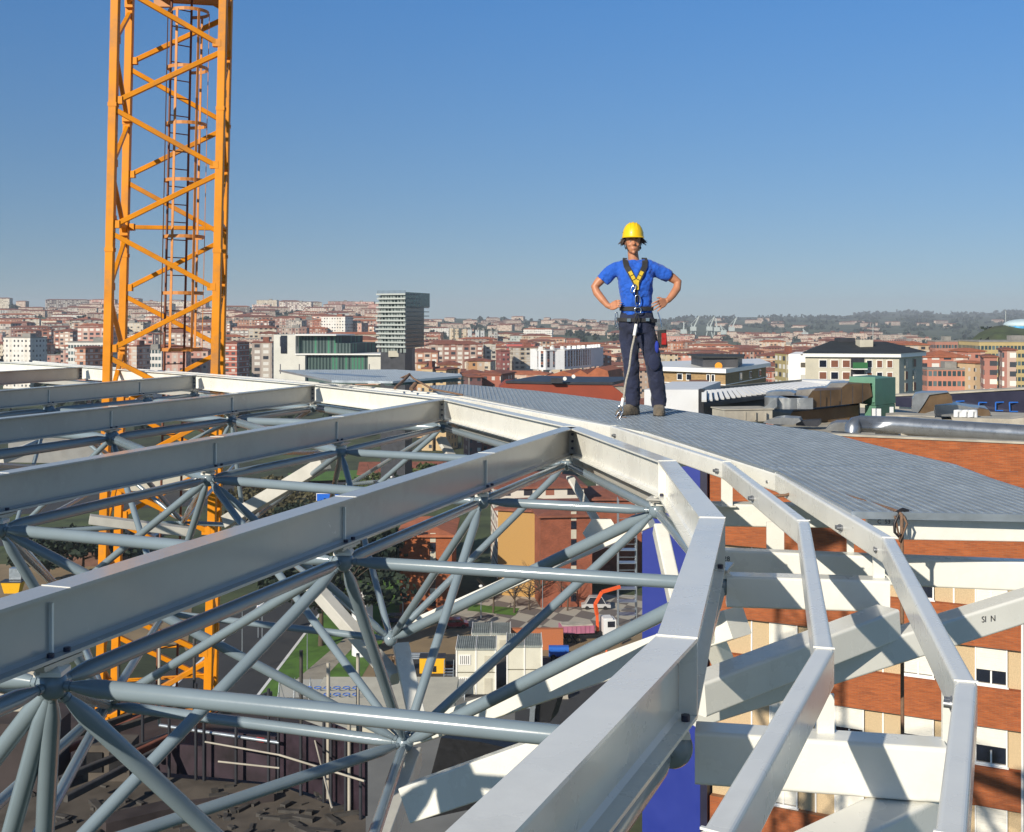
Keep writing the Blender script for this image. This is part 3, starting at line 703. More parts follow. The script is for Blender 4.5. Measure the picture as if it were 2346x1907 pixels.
M_brick = brick_mat('orange_brick', (.39, .105, .03), (.27, .072, .027), (.30, .15, .08), stain=.22)
M_brick2 = brick_mat('red_brick', (.36, .10, .05), (.30, .085, .045), (.25, .13, .09))
M_tan = mat('tan_pebble_panel', (.50, .38, .23), .9, var=.28, scale=30, bumps=.3, bscale=60)
M_shut = mat('white_roller_shutter', (.74, .71, .63), .5, var=.05, scale=3)
M_frame = mat('white_window_frame', (.80, .79, .76), .4, var=.03)
M_glass = mat('window_glass', (.012, .016, .03), .06, var=.3, scale=1.5, spec=.8)
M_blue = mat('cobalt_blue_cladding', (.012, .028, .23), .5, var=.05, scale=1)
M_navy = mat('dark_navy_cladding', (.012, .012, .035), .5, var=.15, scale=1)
M_conc = mat('weathered_concrete', (.40, .37, .31), .9, var=.22, scale=1.2, dirt=.5, bumps=.2, bscale=30)
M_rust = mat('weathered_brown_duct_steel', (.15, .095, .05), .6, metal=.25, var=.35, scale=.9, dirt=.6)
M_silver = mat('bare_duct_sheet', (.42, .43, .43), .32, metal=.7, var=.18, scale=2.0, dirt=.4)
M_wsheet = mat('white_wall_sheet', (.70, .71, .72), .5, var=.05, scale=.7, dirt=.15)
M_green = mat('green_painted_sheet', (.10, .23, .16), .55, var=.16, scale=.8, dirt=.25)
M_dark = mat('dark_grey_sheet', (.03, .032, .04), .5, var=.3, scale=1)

# ================================================================ BRICK BLOCK AT THE RIGHT
FD = Vector((-.891, .4545, 0)); FB = Vector((.4545, .891, 0)); Q0 = Vector((17.46, 45.0, 0))
frz = math.atan2(-FD.y, -FD.x)
def fp(t, back=0, h=0): v = Q0 + FD * t + FB * back; v.z = CZ - h; return v
bb = thing('brick_apartment_block', 'near orange-brick block with tan panels and white shutters, filling the lower right', 'apartment block', (Q0.x, Q0.y, 0), rz=frz)
ZR = CZ - 4.65
def fbox(mb, t0, t1, b0, b1, h0, h1):
    c = (fp(t0, b0, h0) + fp(t1, b1, h1)) / 2; mb.box(c, (abs(t1 - t0), abs(b1 - b0), abs(h1 - h0)), rz=frz); return mb
T0, T1 = -14.0, 10.4
m = MB(); fbox(m, T0, T1, .30, 23.1, 5.3, 47.9); m.build('core_wall', M_tan, bb)
m = MB(); fbox(m, T0, T1, 0, .29, 4.65, 9.35); m.build('parapet_wall', M_brick, bb)
m = MB(); fbox(m, T0, T1 + .05, -.06, .42, 4.58, 4.66); m.build('parapet_coping', M_conc, bb)
for k in range(13):
    h0 = 9.35 + 2.98 * k + 1.5
    m = MB(); fbox(m, T0, T1, 0, .29, h0, h0 + 1.48); m.build('brick_band', M_brick, bb)
random.seed(5)
for k in range(5):
    ht_ = 9.35 + 2.98 * k
    for c in range(-5, 4):
        tc = 2.16 + 2.61 * c
        if tc > T1 - .6 or tc < T0 + 1: continue
        fr = MB(); 
        for (a0, a1, b0, b1) in ((-.57, -.52, 0, 1.46), (.52, .57, 0, 1.46), (-.52, .52, 1.38, 1.46), (-.03, .03, .9, 1.38)):
            fbox(fr, tc + a0, tc + a1, .17, .26, ht_ + b0 + .01, ht_ + b1)
        fbox(fr, tc - .62, tc + .62, .10, .26, ht_ + 1.462, ht_ + 1.495)
        w = fr.build('window', M_frame, bb)
        fullc = random.random() < .42
        sh = MB(); hh = 1.34 if fullc else random.choice((.80, .92, .86))
        for i in range(int(hh / .067)):
            fbox(sh, tc - .515, tc + .515, .195 + .006 * (i % 2), .24, ht_ + .015 + i * .067, ht_ + .015 + i * .067 + .064)
        sub('shutter', sh, M_shut, w)
        gl = MB(); fbox(gl, tc - .515, tc + .515, .245, .255, ht_ + .02, ht_ + 1.37); sub('pane', gl, M_glass, w)
m = MB()
for k in range(-6, 6):
    tc = 2.16 + 2.61 * k + 1.33
    if T0 < tc < T1: fbox(m, tc - .03, tc + .03, .26, .30, 9.4, 47)
m.build('panel_joints', M_frame, bb)
m = MB(); m.tube(fp(-1.55, -.04, 9.5), fp(-1.55, -.04, 46), .05); m.build('downpipe', M_frame, bb)
# blue stair tower at the corner
bt_ = thing('blue_stair_tower', 'tall cobalt-blue clad stair tower at the left end of the near brick block', 'stair tower', tuple(fp(12, 1, 48)), rz=frz)
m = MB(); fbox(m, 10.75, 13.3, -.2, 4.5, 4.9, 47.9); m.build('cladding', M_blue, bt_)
m = MB(); fbox(m, 10.45, 10.745, -.2, 4.5, 4.9, 47.9); m.build('shaded_side', M_navy, bt_)  # turned side of the tower; its shade is put into the navy
m = MB(); fbox(m, 10.4, 13.4, -.25, 4.6, 4.8, 4.895); m.build('coping', M_dark, bt_)

# ---- plant on its roof
def ext(name, label, cat, pts, D, thick, matl, group=None, D1=None, parent=None):
    "outline seen at pixels pts at depth D (D1 at the right end), given a real thickness backwards"
    xs = [p[0] for p in pts]; x0, x1 = min(xs), max(xs)
    def dd(x): return D if D1 is None else D + (D1 - D) * (x - x0) / (x1 - x0)
    a = [PD(x, y, dd(x)) for x, y in pts]; off = Vector((.32, 1, 0)).normalized() * thick if not isinstance(thick, tuple) else Vector(thick)
    b = [v + off for v in a]; n = len(a); m = MB()
    ar = sum(pts[i][0] * pts[(i+1) % n][1] - pts[(i+1) % n][0] * pts[i][1] for i in range(n))
    fs = [tuple(range(n)), tuple(range(n, 2*n))[::-1]] + [((i+1) % n, i, n + i, n + (i+1) % n) for i in range(n)]
    if ar > 0: fs = [f[::-1] for f in fs]
    m.add(a + b, fs)
    o = m.build(name, matl, parent)
    if parent is None: tag(o, label, cat, group)
    return o
def z2(x, y): return (1600 + x * .3493, 840 + y * .3492)
def Z(*pp): return [z2(*p) for p in pp]
# roof deck of the block
m = MB(); m.prism([(p.x, p.y) for p in (fp(T0, .43), fp(T1 - .1, .43), fp(T1 - .1, 23), fp(T0, 23))], CZ - 5.29, CZ - 5.2)
m.build('roof', M_conc, bb)
wh = thing('white_roof_hall', 'low white-walled hall with grey louvred roof just right of the worker', 'roof hall', tuple(PD(1650, 960, 64)))
ext('wall', 0, 0, [(1476,893),(1600,893),(1600,958),(1476,950)], 60, 8, M_wsheet, parent=wh)
ext('corner_post', 0, 0, [(1600.5,892),(1612,892),(1612,960),(1600.5,960)], 60, .5, M_dark, parent=wh)
ext('fascia', 0, 0, [(1470,892.5),(1604,890),(1836,870),(1836,877),(1612,897),(1470,899)], 59.9, .4, M_conc, D1=76, parent=wh)
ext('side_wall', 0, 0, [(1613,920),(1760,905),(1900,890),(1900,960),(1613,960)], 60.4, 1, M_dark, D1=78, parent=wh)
A_, B_, C_, D_ = PD(1613,897,60.2), PD(1836,876,76), PD(1893,884,74), PD(1613,919,59.2)
m = MB()
for i in range(26):
    t = i / 25.0; a = A_.lerp(B_, t); b = D_.lerp(C_, t); m.sweep(a, b, [(-.12,-.05),(.12,-.05),(.12,.05),(-.12,.05)])
m.build('louvres', M_wsheet, wh)
m = MB(); m.add([A_ - Vector((0,0,.12)), B_ - Vector((0,0,.12)), C_ - Vector((0,0,.12)), D_ - Vector((0,0,.12)), A_ - Vector((0,0,.3)), B_ - Vector((0,0,.3)), C_ - Vector((0,0,.3)), D_ - Vector((0,0,.3))],
      [(3,2,1,0),(4,5,6,7),(0,1,5,4),(1,2,6,5),(2,3,7,6),(3,0,4,7)]); m.build('louvre_base', M_dark, wh)
ext('upstand', 0, 0, [(1836,871),(1935,874),(1900,888),(1836,883)], 77, 1.5, M_wsheet, parent=wh)
du = thing('brown_air_duct', 'long dog-legged brown air duct with silver top reaching to the green box', 'air duct', tuple(PD(1850, 950, 58)))
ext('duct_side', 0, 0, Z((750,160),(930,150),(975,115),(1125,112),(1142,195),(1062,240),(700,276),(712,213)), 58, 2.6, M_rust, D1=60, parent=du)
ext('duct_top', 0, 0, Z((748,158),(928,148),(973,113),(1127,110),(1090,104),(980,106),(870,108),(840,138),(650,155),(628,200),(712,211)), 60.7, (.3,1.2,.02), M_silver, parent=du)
m = MB(); pc = PD(*z2(612,240), 58.3)
m.tube(pc + Vector((-.25,.5,-.27)), pc + Vector((-.25,.5,.27)), .95, n=28); m.box(pc + Vector((.35, .55, 0)), (1.2, 1.8, .54)); m.build('duct_elbow', M_silver, du)
ext('duct_ramp', 0, 0, Z((352,326),(512,208),(514,268),(398,344)), 57.3, 2.0, M_silver, parent=du)
for i in (800, 865, 935, 1010, 1075):
    x, y0, y1 = i, 158 - max(0, (i - 900)) * .26, 272 - (i - 700) * .09
    ext('duct_joint', 0, 0, Z((x, y0), (x + 4, y0), (x + 4, y1), (x, y1)), 57.93, .06, M_dark, parent=du)
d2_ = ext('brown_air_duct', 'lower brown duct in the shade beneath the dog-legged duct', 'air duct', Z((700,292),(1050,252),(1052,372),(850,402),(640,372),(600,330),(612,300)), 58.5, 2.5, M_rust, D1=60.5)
ext('round_duct_bend', 'curved silver duct bend on the roof in front of the brown duct', 'duct bend', Z((425,368),(500,340),(560,334),(660,340),(672,360),(620,384),(470,378)), 55, 1.2, M_silver)
ext('duct_tray', 'dark cable tray and duct stubs right of the curved silver bend', 'cable tray', Z((640,362),(720,356),(800,350),(802,378),(780,396),(640,388)), 55.5, .8, M_dark)
for lb_, x_, y_, w_, h_, d_ in (('pale low roof unit left of the brown duct', 1700, 950, 2.4, .55, 1.6), ('small pale roof box beside the low unit near the hall corner', 1672, 955, 1.1, .4, 1.0)):
    c = PD(x_, y_, 57.5); m = MB(); m.box(c, (w_, d_, h_), rz=.2); m.box(c + Vector((0, 0, h_/2 + .03)), (w_ + .12, d_ + .12, .05), rz=.2)
    for k in range(5): m.box(c + Vector((-w_*.4 + k*w_*.2, -d_/2, 0)), (.04, .1, h_*.7), rz=.2)
    tag(m.build('roof_unit', M_conc), lb_, 'roof unit')
ext('roof_cowl', 'round silver cowl behind the brown duct', 'cowl', Z((442,172),(500,163),(600,163),(632,178),(626,206),(512,206),(470,234),(442,230)), 60.5, 1.6, M_silver)
gb = thing('green_plant_box', 'tall green metal plant box on the roof at the end of the brown duct', 'plant box', tuple(PD(1990, 965, 62)))
ext('left_face', 0, 0, Z((990,66),(1160,70),(1158,236),(1140,236),(1140,110),(990,108)), 61, .1, M_green, D1=60, parent=gb)
m = MB(); a_, b_, c_ = PD(*z2(990,66),62.5), PD(*z2(1160,70),60.02), PD(*z2(1293,66),61.8)
bx = [a_, b_, c_, a_ + (c_ - b_)]; m.prism([(p.x, p.y) for p in bx], CZ - 6.5 + 2.1, a_.z); m.build('upper_box', M_green, gb)
bx2 = [PD(*z2(1092,247),60.6), PD(*z2(1165,247),60.0), PD(*z2(1290,247),61.8), PD(*z2(1200,247),63)]
m = MB(); m.prism([(p.x, p.y) for p in bx2], CZ - 5.2, CZ - 4.42); m.build('lower_box', M_green, gb)
ext('door', 0, 0, Z((1138,276),(1198,278),(1198,350),(1138,350)), 59.6, .2, M_wsheet, parent=gb)
ext('door', 0, 0, Z((1254,266),(1280,266),(1280,312),(1254,314)), 59.6, .2, M_wsheet, parent=gb)
ar = thing('arched_duct', 'brown and silver duct arching down right of the green box', 'air duct', tuple(PD(2140, 945, 60)))
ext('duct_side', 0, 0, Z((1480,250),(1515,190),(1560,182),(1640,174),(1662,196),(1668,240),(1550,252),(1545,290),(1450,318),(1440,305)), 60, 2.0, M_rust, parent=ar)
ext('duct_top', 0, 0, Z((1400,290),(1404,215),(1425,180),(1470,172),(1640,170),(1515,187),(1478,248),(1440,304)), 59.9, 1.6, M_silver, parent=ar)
ext('roof_housing', 'pale metal housing with a bent duct, middle of the roof plant', 'roof unit', Z((1552,256),(1700,252),(1790,268),(1900,280),(1918,300),(1915,326),(1800,332),(1555,326)), 61, 2.4, M_silver)
ext('brown_duct_end', 'short brown duct end lying right of the pale bent housing', 'air duct', Z((1800,300),(1850,276),(1905,286),(1918,322),(1840,330)), 60.5, 1.0, M_rust)
m = MB()
for x0 in (1690, 1745, 1790): m.path([PD(*z2(x0,330),58.5), PD(*z2(x0,296),58.5), PD(*z2(x0+22,290),58.6), PD(*z2(x0+24,340),58.6)], .13, n=8)
tag(m.build('white_vent_pipes', M_wsheet), 'bent white vent pipes standing before the pale housing', 'vent pipes')
for lb, pts, D in (('long pale housing behind the big silver pipe at far right', ((1660,336),(2060,345),(2140,336),(2140,398),(1680,390)), 58),
                   ('light grey box with sloping top left of the big pipe', ((1228,322),(1300,316),(1552,326),(1545,345),(1460,332),(1350,338),(1345,366),(1228,352)), 57),
                   ('small white box with ridged lid behind the big pipe', ((1346,342),(1462,336),(1600,352),(1600,388),(1470,384),(1346,372)), 56),
                   ('pale slatted wall under the big silver pipe', ((1328,432),(1500,430),(1780,460),(1780,484),(1500,470),(1328,456)), 50.5),
                   ('small white skylight box below the big pipe', ((1832,460),(1976,468),(1974,498),(1834,492)), 49),
                   ('flat white hatch at the right below the big pipe', ((1990,486),(2100,492),(2100,504),(1990,500)), 49),
                   ('curved ribbed silver hood where the big pipe starts', ((832,414),(862,382),(900,368),(965,366),(1000,374),(1000,428),(905,426)), 53),
                   ('round drum below the start of the big pipe', ((1160,425),(1210,416),(1280,418),(1315,430),(1312,450),(1160,446)), 51.5)):
    ext('roof_unit', lb, 'roof unit', Z(*pts), D, 1.5, M_silver if 'hood' in lb or 'drum' in lb else M_conc)
m = MB(); m.path([PD(*z2(1012,432),51.5), PD(*z2(1014,402),51.5), PD(*z2(1030,384),51.6), PD(*z2(1060,376),51.7), PD(*z2(1300,384),50.8), PD(*z2(1700,414),49), PD(*z2(2136,443),47.3), PD(*z2(2400,462),46.2)], .36, n=20)
tag(m.build('silver_roof_pipe', mat('lagged_silver_pipe', (.36, .38, .40), .3, metal=.8, var=.12, scale=3)), 'fat silver pipe running level along the roof to the right edge', 'pipe')
M_bfr = mat('bright_blue_frame', (.02, .14, .55), .5)
lr = thing('long_dark_hall', 'long dark hall with blue window frames at right behind the roof plant', 'hall', tuple(PD(2200, 950, 95)))
ext('wall', 0, 0, Z((1292,196),(1500,190),(2300,150),(2300,330),(1292,262)), 88, 1.0, M_navy, D1=80, parent=lr)
ext('roof_edge', 0, 0, Z((1292,186),(1500,176),(2300,132),(2300,142),(1500,188),(1292,196)), 87.9, 1.3, M_conc, D1=79.9, parent=lr)
for pts in (((1840,236),(1926,238),(1922,300),(1836,296)), ((2040,236),(2130,236),(2128,296),(2044,296)), ((1690,230),(1760,226),(1760,262),(1690,262)), ((1950,236),(2010,234),(2010,290),(1950,290))):
    q = Z(*pts); m = MB(); D = 87.8 + (80 - 88) * ((q[0][0] - 2051) / 352) - .3
    for a, b in zip(q, q[1:] + q[:1]): m.tube(PD(*a, D), PD(*b, D), .05, n=5)
    m.build('window_frame', M_bfr, lr)
ext('tiled_lean_to', 'strip of orange tiles below the long dark hall at the right edge', 'lean-to roof', Z((1925,318),(2140,326),(2140,348),(1990,334)), 66, 1.5, M_tile2)
# ================================================================ TERRAIN
def lerp_tab(tab, x):
    if x <= tab[0][0]: return tab[0][1]
    for (a, va), (b, vb) in zip(tab, tab[1:]):
        if x <= b: return va + (vb - va) * (x - a) / (b - a)
    return tab[-1][1]
SIL = [(-700,688),(0,703),(200,709),(330,711),(560,716),(720,716),(870,721),(1000,729),(1150,731),(1300,735),(1500,737),(1620,744),(1700,744),(1850,737),(1905,729),(1960,721),(2020,717),(2100,715),(2160,720),(2230,720),(2300,716),(2346,714),(2900,705)]
ZL = [(0,0),(420,0),(700,7),(1000,20),(1500,34),(2000,52)]
ZC = [(0,0),(420,0),(700,4),(1000,9),(1500,16),(2200,22),(3000,30)]
ZRt = [(0,0),(420,0),(700,3),(1000,6),(1500,8),(2400,6),(3200,16),(4200,30),(5200,48)]
def ground(X, D):
    if D < 60: return 0
    x = CX + X / D * F
    zs_ = CZ + (728 - lerp_tab(SIL, x))
    def prof(tab, Dm):
        zs = CZ + (728 - lerp_tab(SIL, x)) * Dm / F; l = tab[-1]
        if D >= Dm: return zs - (D - Dm) * .03
        if D > l[0]:
            t = (D - l[0]) / (Dm - l[0]); t = t * t * (3 - 2 * t); return l[1] + (zs - l[1]) * t
        return lerp_tab(tab, D)
    def sm(a, b): t = min(1, max(0, (x - a) / (b - a))); return t * t * (3 - 2 * t)
    wl = 1 - sm(820, 1050); wr = sm(1350, 1600)
    z = prof(ZL, 2600) * wl + prof(ZC, 3900) * (1 - wl) * (1 - wr) + prof(ZRt, 7000) * wr
    if D > 500:
        z += 2.2 * math.sin(X * .011 + D * .004) * min(1, (D - 500) / 900) + 1.2 * math.sin(X * .031 + 2)
    # grassy mound at the far right
    if 2000 < x < 2900 and 400 < D < 800:
        t = max(0, 1 - abs(D - 640) / 150) * sm(2010, 2340); z += 43 * t * t * (3 - 2 * t)
    return z
Ds = [2, 60, 110, 160, 220, 300, 380, 440, 500, 550, 600, 640, 680, 740, 800, 880, 960, 1050, 1150, 1260, 1380, 1500, 1650, 1800, 2000, 2200, 2400, 2600, 2900, 3200, 3600, 4000, 4600, 5200, 5800, 6400, 7000, 7600, 9000]
m = MB(); nx = 150; vs = []
for D in Ds:
    for i in range(nx + 1):
        xx = -1500 + (5200) * i / nx; X = (xx - CX) / F * D
        if D < 60: X *= 40
        z = ground(X, D)
        if D > 9000: z = min(z, -60)
        vs.append(Vector((X, D, z)))
for X_, in ((0,),): pass
fs = []
for j in range(len(Ds) - 1):
    for i in range(nx):
        a = j * (nx + 1) + i; fs.append((a, a + 1, a + nx + 2, a + nx + 1))
m.add(vs, fs, True)
# behind and beside the camera the street level goes on
m.add([(-3000, -1500, 0), (3000, -1500, 0), (3000, 2, 0), (-3000, 2, 0)], [(0, 1, 2, 3)])
mg, nt_, b_ = newmat('hill_ground'); b_.inputs['Roughness'].default_value = .95
t1 = noise(nt_, .012, 8, .62, 'Object'); t2 = noise(nt_, .11, 6, .7, 'Object')
r1_ = ramp(nt_, t1.outputs['Fac'], [(.32, (.030, .040, .022)), (.46, (.045, .062, .026)), (.55, (.07, .10, .035)), (.66, (.12, .12, .06))])
r2_ = ramp(nt_, t2.outputs['Fac'], [(.35, (.5, .5, .5)), (.65, (1.25, 1.2, 1.1))])
mx = N(nt_, 'ShaderNodeMix', data_type='RGBA', blend_type='MULTIPLY'); mx.inputs[0].default_value = 1
nt_.links.new(r1_.outputs[0], mx.inputs[6]); nt_.links.new(r2_.outputs[0], mx.inputs[7]); nt_.links.new(mx.outputs[2], b_.inputs['Base Color'])
tag(m.build('ground', mg, loc=(0, 0, 0)), kind='structure')

# ================================================================ BUILDINGS
def gz(X, D): return ground(X, D)
def block_mb(w, d, h, roof='hip', rh=None, over=.5):
    "local: origin at base centre; returns wall MB and roof MB"
    wl = MB(); wl.prism([(-w/2,-d/2),(w/2,-d/2),(w/2,d/2),(-w/2,d/2)], -6, h)
    rf = MB(); rh = rh if rh is not None else min(w, d) * .13
    if roof == 'flat':
        rf.prism([(-w/2-.2,-d/2-.2),(w/2+.2,-d/2-.2),(w/2+.2,d/2+.2),(-w/2-.2,d/2+.2)], h, h + .55)
        rf.box((w*.15, 0, h + 1.6), (min(6, w*.3), min(5, d*.5), 2.2))
    else:
        W, Dd = w/2 + over, d/2 + over
        if roof == 'hip':
            r = min(W, Dd) ; a = (W - r, 0) if W > Dd else (0, Dd - r)
        else:
            a = (W, 0) if W > Dd else (0, Dd)
        z = h + .003
        vs = [(-W,-Dd,z),(W,-Dd,z),(W,Dd,z),(-W,Dd,z),(-a[0],-a[1],z+rh),(a[0],a[1],z+rh),(-W,-Dd,z-.35),(W,-Dd,z-.35),(W,Dd,z-.35),(-W,Dd,z-.35)]
        if W > Dd: fs = [(0,1,5,4),(1,2,5),(2,3,4,5),(3,0,4)]
        else: fs = [(0,1,4),(1,2,5,4),(2,3,5),(3,0,4,5)]
        rf.add(vs, fs + [(6,9,8,7),(6,7,1,0),(7,8,2,1),(8,9,3,2),(9,6,0,3)])
    return wl, rf
def simple(name, label, cat, X, D, w, d, h, col, rz=0, fac=0, roof='hip', rmat=None, group=None, z=None, parts=False):
    z = gz(X, D) if z is None else z
    wl, rf = block_mb(w, d, h, roof)
    if parts:
        t = thing(name, label, cat, (X, D, z), group, rz=0); t.rotation_euler = (0, 0, rz)
        o = wl.build('wall', FAC[fac], None, loc=(0, 0, 0)); o.parent = t; o.color = (*col, 1)
        o2 = rf.build('roof', rmat or M_tile, None, loc=(0, 0, 0)); o2.parent = t
        return t
    b = len(wl.v); wl.v += rf.v; wl.f += [[i + b for i in f] for f in rf.f]; wl.sm += rf.sm; wl.mi += [1] * len(rf.f)
    o = wl.build(name, [FAC[fac], rmat or M_tile], None, loc=(0, 0, 0)); o.location = (X, D, z); o.rotation_euler = (0, 0, rz); o.color = (*col, 1)
    return tag(o, label, cat, group)
def at(x0, x1, ytop, D, name, label, col, fac=0, roof='hip', rmat=None, depth=14, rz=0, group=None, base=None, parts=True, cat='apartment block'):
    xm = (x0 + x1) / 2; X = (xm - CX) / F * D; w = (x1 - x0) / F * D
    c, s_ = abs(math.cos(rz)), abs(math.sin(rz)); w2 = max(4, (w - depth * s_) / c)
    Y = D + (depth * c + w2 * s_) / 2; z = gz(X, Y) if base is None else CZ + (728 - base) * D / F
    zt = CZ + (728 - ytop) * D / F; rh = 0 if roof == 'flat' else min(w2, depth) * .17
    return simple(name, label, cat, X * Y / D * .5 + X * .5, Y, w2, depth, max(3, zt - z - rh), col, rz, fac, roof, rmat, group, z, parts)
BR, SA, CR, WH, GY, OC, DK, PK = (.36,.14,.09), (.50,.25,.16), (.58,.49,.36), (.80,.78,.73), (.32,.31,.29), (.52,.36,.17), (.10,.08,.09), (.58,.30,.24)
random.seed(11)
# -- left, seen round the crane
for a in [
 (30,85,751,900,'brick and cream block at the far left behind the white office',BR,1,'hip',18,.2), (92,120,752,930,'small brick block between two larger ones at far left',BR,2,'hip',14,.2),
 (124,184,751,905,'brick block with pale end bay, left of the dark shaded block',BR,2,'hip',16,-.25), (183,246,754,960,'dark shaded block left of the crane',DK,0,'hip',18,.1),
 (182,262,751,820,'wide pinkish-brick block just left of the crane mast',PK,2,'flat',14,.0),
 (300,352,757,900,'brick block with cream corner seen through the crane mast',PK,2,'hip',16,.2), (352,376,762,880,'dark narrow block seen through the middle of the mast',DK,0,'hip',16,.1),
 (380,462,753,860,'grey-pink terrace of flats behind the ladder cage',(.45,.33,.28),2,'hip',15,0), (462,486,752,850,'pink brick block directly behind the right legs of the mast',PK,1,'hip',15,0),
 (174,226,792,560,'salmon tower with cream vertical stripes at the foot of the mast on the left',SA,1,'hip',14,-.35), (300,330,794,570,'narrow salmon tower with cream stripes just inside the mast',SA,1,'flat',13,-.2),
 (378,430,808,540,'pink brick block low behind the ladder',PK,0,'flat',13,.1), (436,480,796,560,'second pink brick block low behind the mast',PK,0,'hip',13,.1),
 (519,562,780,620,'cream-framed red block alone right of the crane',(.42,.10,.06),1,'hip',14,-.25), (574,626,786,590,'block of pale striped balconies in front of the glass office',(.42,.35,.30),2,'flat',14,.1),
 (566,634,744,900,'cream block with red roof above the striped balconies',CR,1,'hip',14,.15), (592,636,757,760,'white and brown block left above the office wall',(.50,.42,.36),2,'hip',14,.1),
 (735,806,726,1150,'long white block of flats left of the office tower',WH,0,'flat',16,-.35), (802,868,768,720,'orange brick block wedged between office wall and tower',SA,0,'hip',14,.05),
 (765,802,764,760,'cream block behind the glass office roof',CR,1,'hip',14,.1)]:
    x0,x1,yt,D,lb,c,f,r,dp,rz = a; at(x0,x1,yt,D,'apartment_block',lb,c,f,r,None,dp,rz)
at(4,96,775,700,'white_office','white office with rows of square dark windows, far left edge',WH,0,'flat',M_flat,14,-.35,cat='office')
at(160,262,785,640,'low_white_school','low white building with a strip of windows left of the mast',WH,3,'flat',M_flat,10,0,cat='school')
at(316,374,802,600,'low_white_school','low white flat-roofed building seen through the mast above the green bank',WH,3,'flat',M_flat,10,0,cat='school')
# -- centre
for a in [
 (952,1004,797,720,'red brick block with pale balconies just right of the office tower',SA,2,'hip',14,0), (975,1106,780,760,'long brown brick block with grey stair bays under one tiled roof',(.33,.15,.11),2,'hip',14,.08),
 (1106,1136,788,770,'white and grey block with a red attic beside the long brown one',(.45,.42,.36),1,'flat',13,.1), (1136,1168,800,740,'dark red block with small white windows',(.28,.08,.07),0,'hip',13,.25),
 (1166,1232,797,760,'beige stone block with rounded end and blue glazed bay',(.40,.32,.23),1,'flat',16,.2), 
 (1144,1178,760,1350,'cream slab block on the slope above the curved white block',CR,0,'hip',14,.0), (1168,1196,764,1330,'pale blue-grey slab beside the cream one on the slope',(.50,.56,.54),0,'hip',14,.05),
 (1194,1262,764,1320,'orange-cream terrace of slabs on the slope',(.58,.42,.28),0,'hip',14,.12),
 (1160,1222,786,960,'low building with a bright red top storey',(.55,.10,.08),3,'flat',16,0), (1222,1248,792,930,'orange and cream low house behind the beige stone block',OC,0,'hip',12,.1),
 (1066,1110,820,520,'orange villa-like block with cream attic',(.55,.30,.14),0,'hip',12,.15), (1000,1056,826,500,'row of orange low houses right of the tower foot',(.50,.28,.15),0,'hip',12,.1),
 (958,990,828,470,'first orange low house at the tower foot',(.55,.33,.16),0,'hip',12,-.2), (1006,1040,842,430,'cream and orange cube house before the deck sheets',(.58,.42,.22),0,'hip',11,-.35),
 (974,996,846,430,'small yellow-cream house with flat roof near the deck sheets',(.60,.45,.26),0,'flat',9,-.2), (1054,1112,846,440,'row of yellow-cream attic windows behind the hipped brick block',(.62,.45,.22),0,'hip',11,.05),
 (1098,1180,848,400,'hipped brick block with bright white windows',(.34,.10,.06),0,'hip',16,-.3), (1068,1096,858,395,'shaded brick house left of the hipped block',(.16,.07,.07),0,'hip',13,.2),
 (1376,1400,800,700,'brick block hidden half behind the worker',BR,0,'hip',12,.1), (1340,1378,790,720,'red brick block next to the curved white block',(.40,.13,.08),0,'hip',12,.1)]:
    x0,x1,yt,D,lb,c,f,r,dp,rz = a; at(x0,x1,yt,D,'apartment_block',lb,c,f,r,None,dp,rz)
for i, x in enumerate((1030,1042,1060,1072,1089,1101,1119,1131)):
    at(x, x+9, 752 + i * 1.2, 1300 - i * 8, 'slab_tower', 'small slab towers in pairs on the far slope right of the office tower', ((.58,.48,.34),(.50,.54,.55),(.42,.42,.40))[min(2, i//3)], 0, 'flat', M_flat, 14, 0, 'slab towers on the far slope', parts=False, cat='tower block')
# curved white block
cw = thing('curved_white_block', 'large curved white apartment block on pillars, left of the worker', 'apartment block', ((1290-CX)/F*640, 655, gz(30, 650)))
pts_f = [(1227,640),(1234,632),(1250,630),(1275,634),(1300,640),(1325,650),(1350,664),(1382,690)]
za, zb_ = CZ + (728-803)*640/F, CZ + (728-846)*640/F
vp = [PD(x, 728, D) for x, D in pts_f]; 
for i, (a, b) in enumerate(zip(vp, vp[1:])):
    d = (b - a); L = d.length; d.normalize(); nn = Vector((-d.y, d.x, 0)); rz = math.atan2(d.y, d.x)
    m = MB(); m.prism([(p.x, p.y) for p in (a, b, b + nn * 14, a + nn * 14)], zb_, za)
    w = m.build('wall', M_wsheet, cw)
    nw = max(1, int(L / 2.9))
    for k in range(nw):
        for fl_ in range(6):
            c = a + d * (L * (k + .5) / nw) - nn * .03; zz = zb_ + 2.0 + fl_ * (za - zb_ - 1.2) / 6.1
            if c.x > 44: continue
            m = MB(); m.box((c.x, c.y, zz), (1.5 if (k + i) % 3 else .9, .1, 1.35), rz=rz); sub('window', m, M_glass if (k * 7 + fl_ * 3 + i) % 4 else M_tile, w)
    m = MB(); m.prism([(p.x, p.y) for p in (a - nn * .4, b - nn * .4, b + nn * 14, a + nn * 14)], za, za + .6); m.build('cornice', M_frame, cw)
    for k in range(nw):
        c = a + d * (L * (k + .5) / nw) + nn * 1.5; m = MB(); m.box((c.x, c.y, za + 1.4), (1.2, 2.2, 1.6), rz=rz); 
        if k % 2: m.build('dormer', M_frame, cw)
    for k in range(max(1, nw // 3)):
        c = a + d * (L * (k + .5) / max(1, nw // 3)) + nn * .6; m = MB(); m.box((c.x, c.y, (zb_ + gz(c.x, c.y)) / 2), (.8, .8, zb_ - gz(c.x, c.y)), rz=rz); m.build('pillar', M_frame, cw)
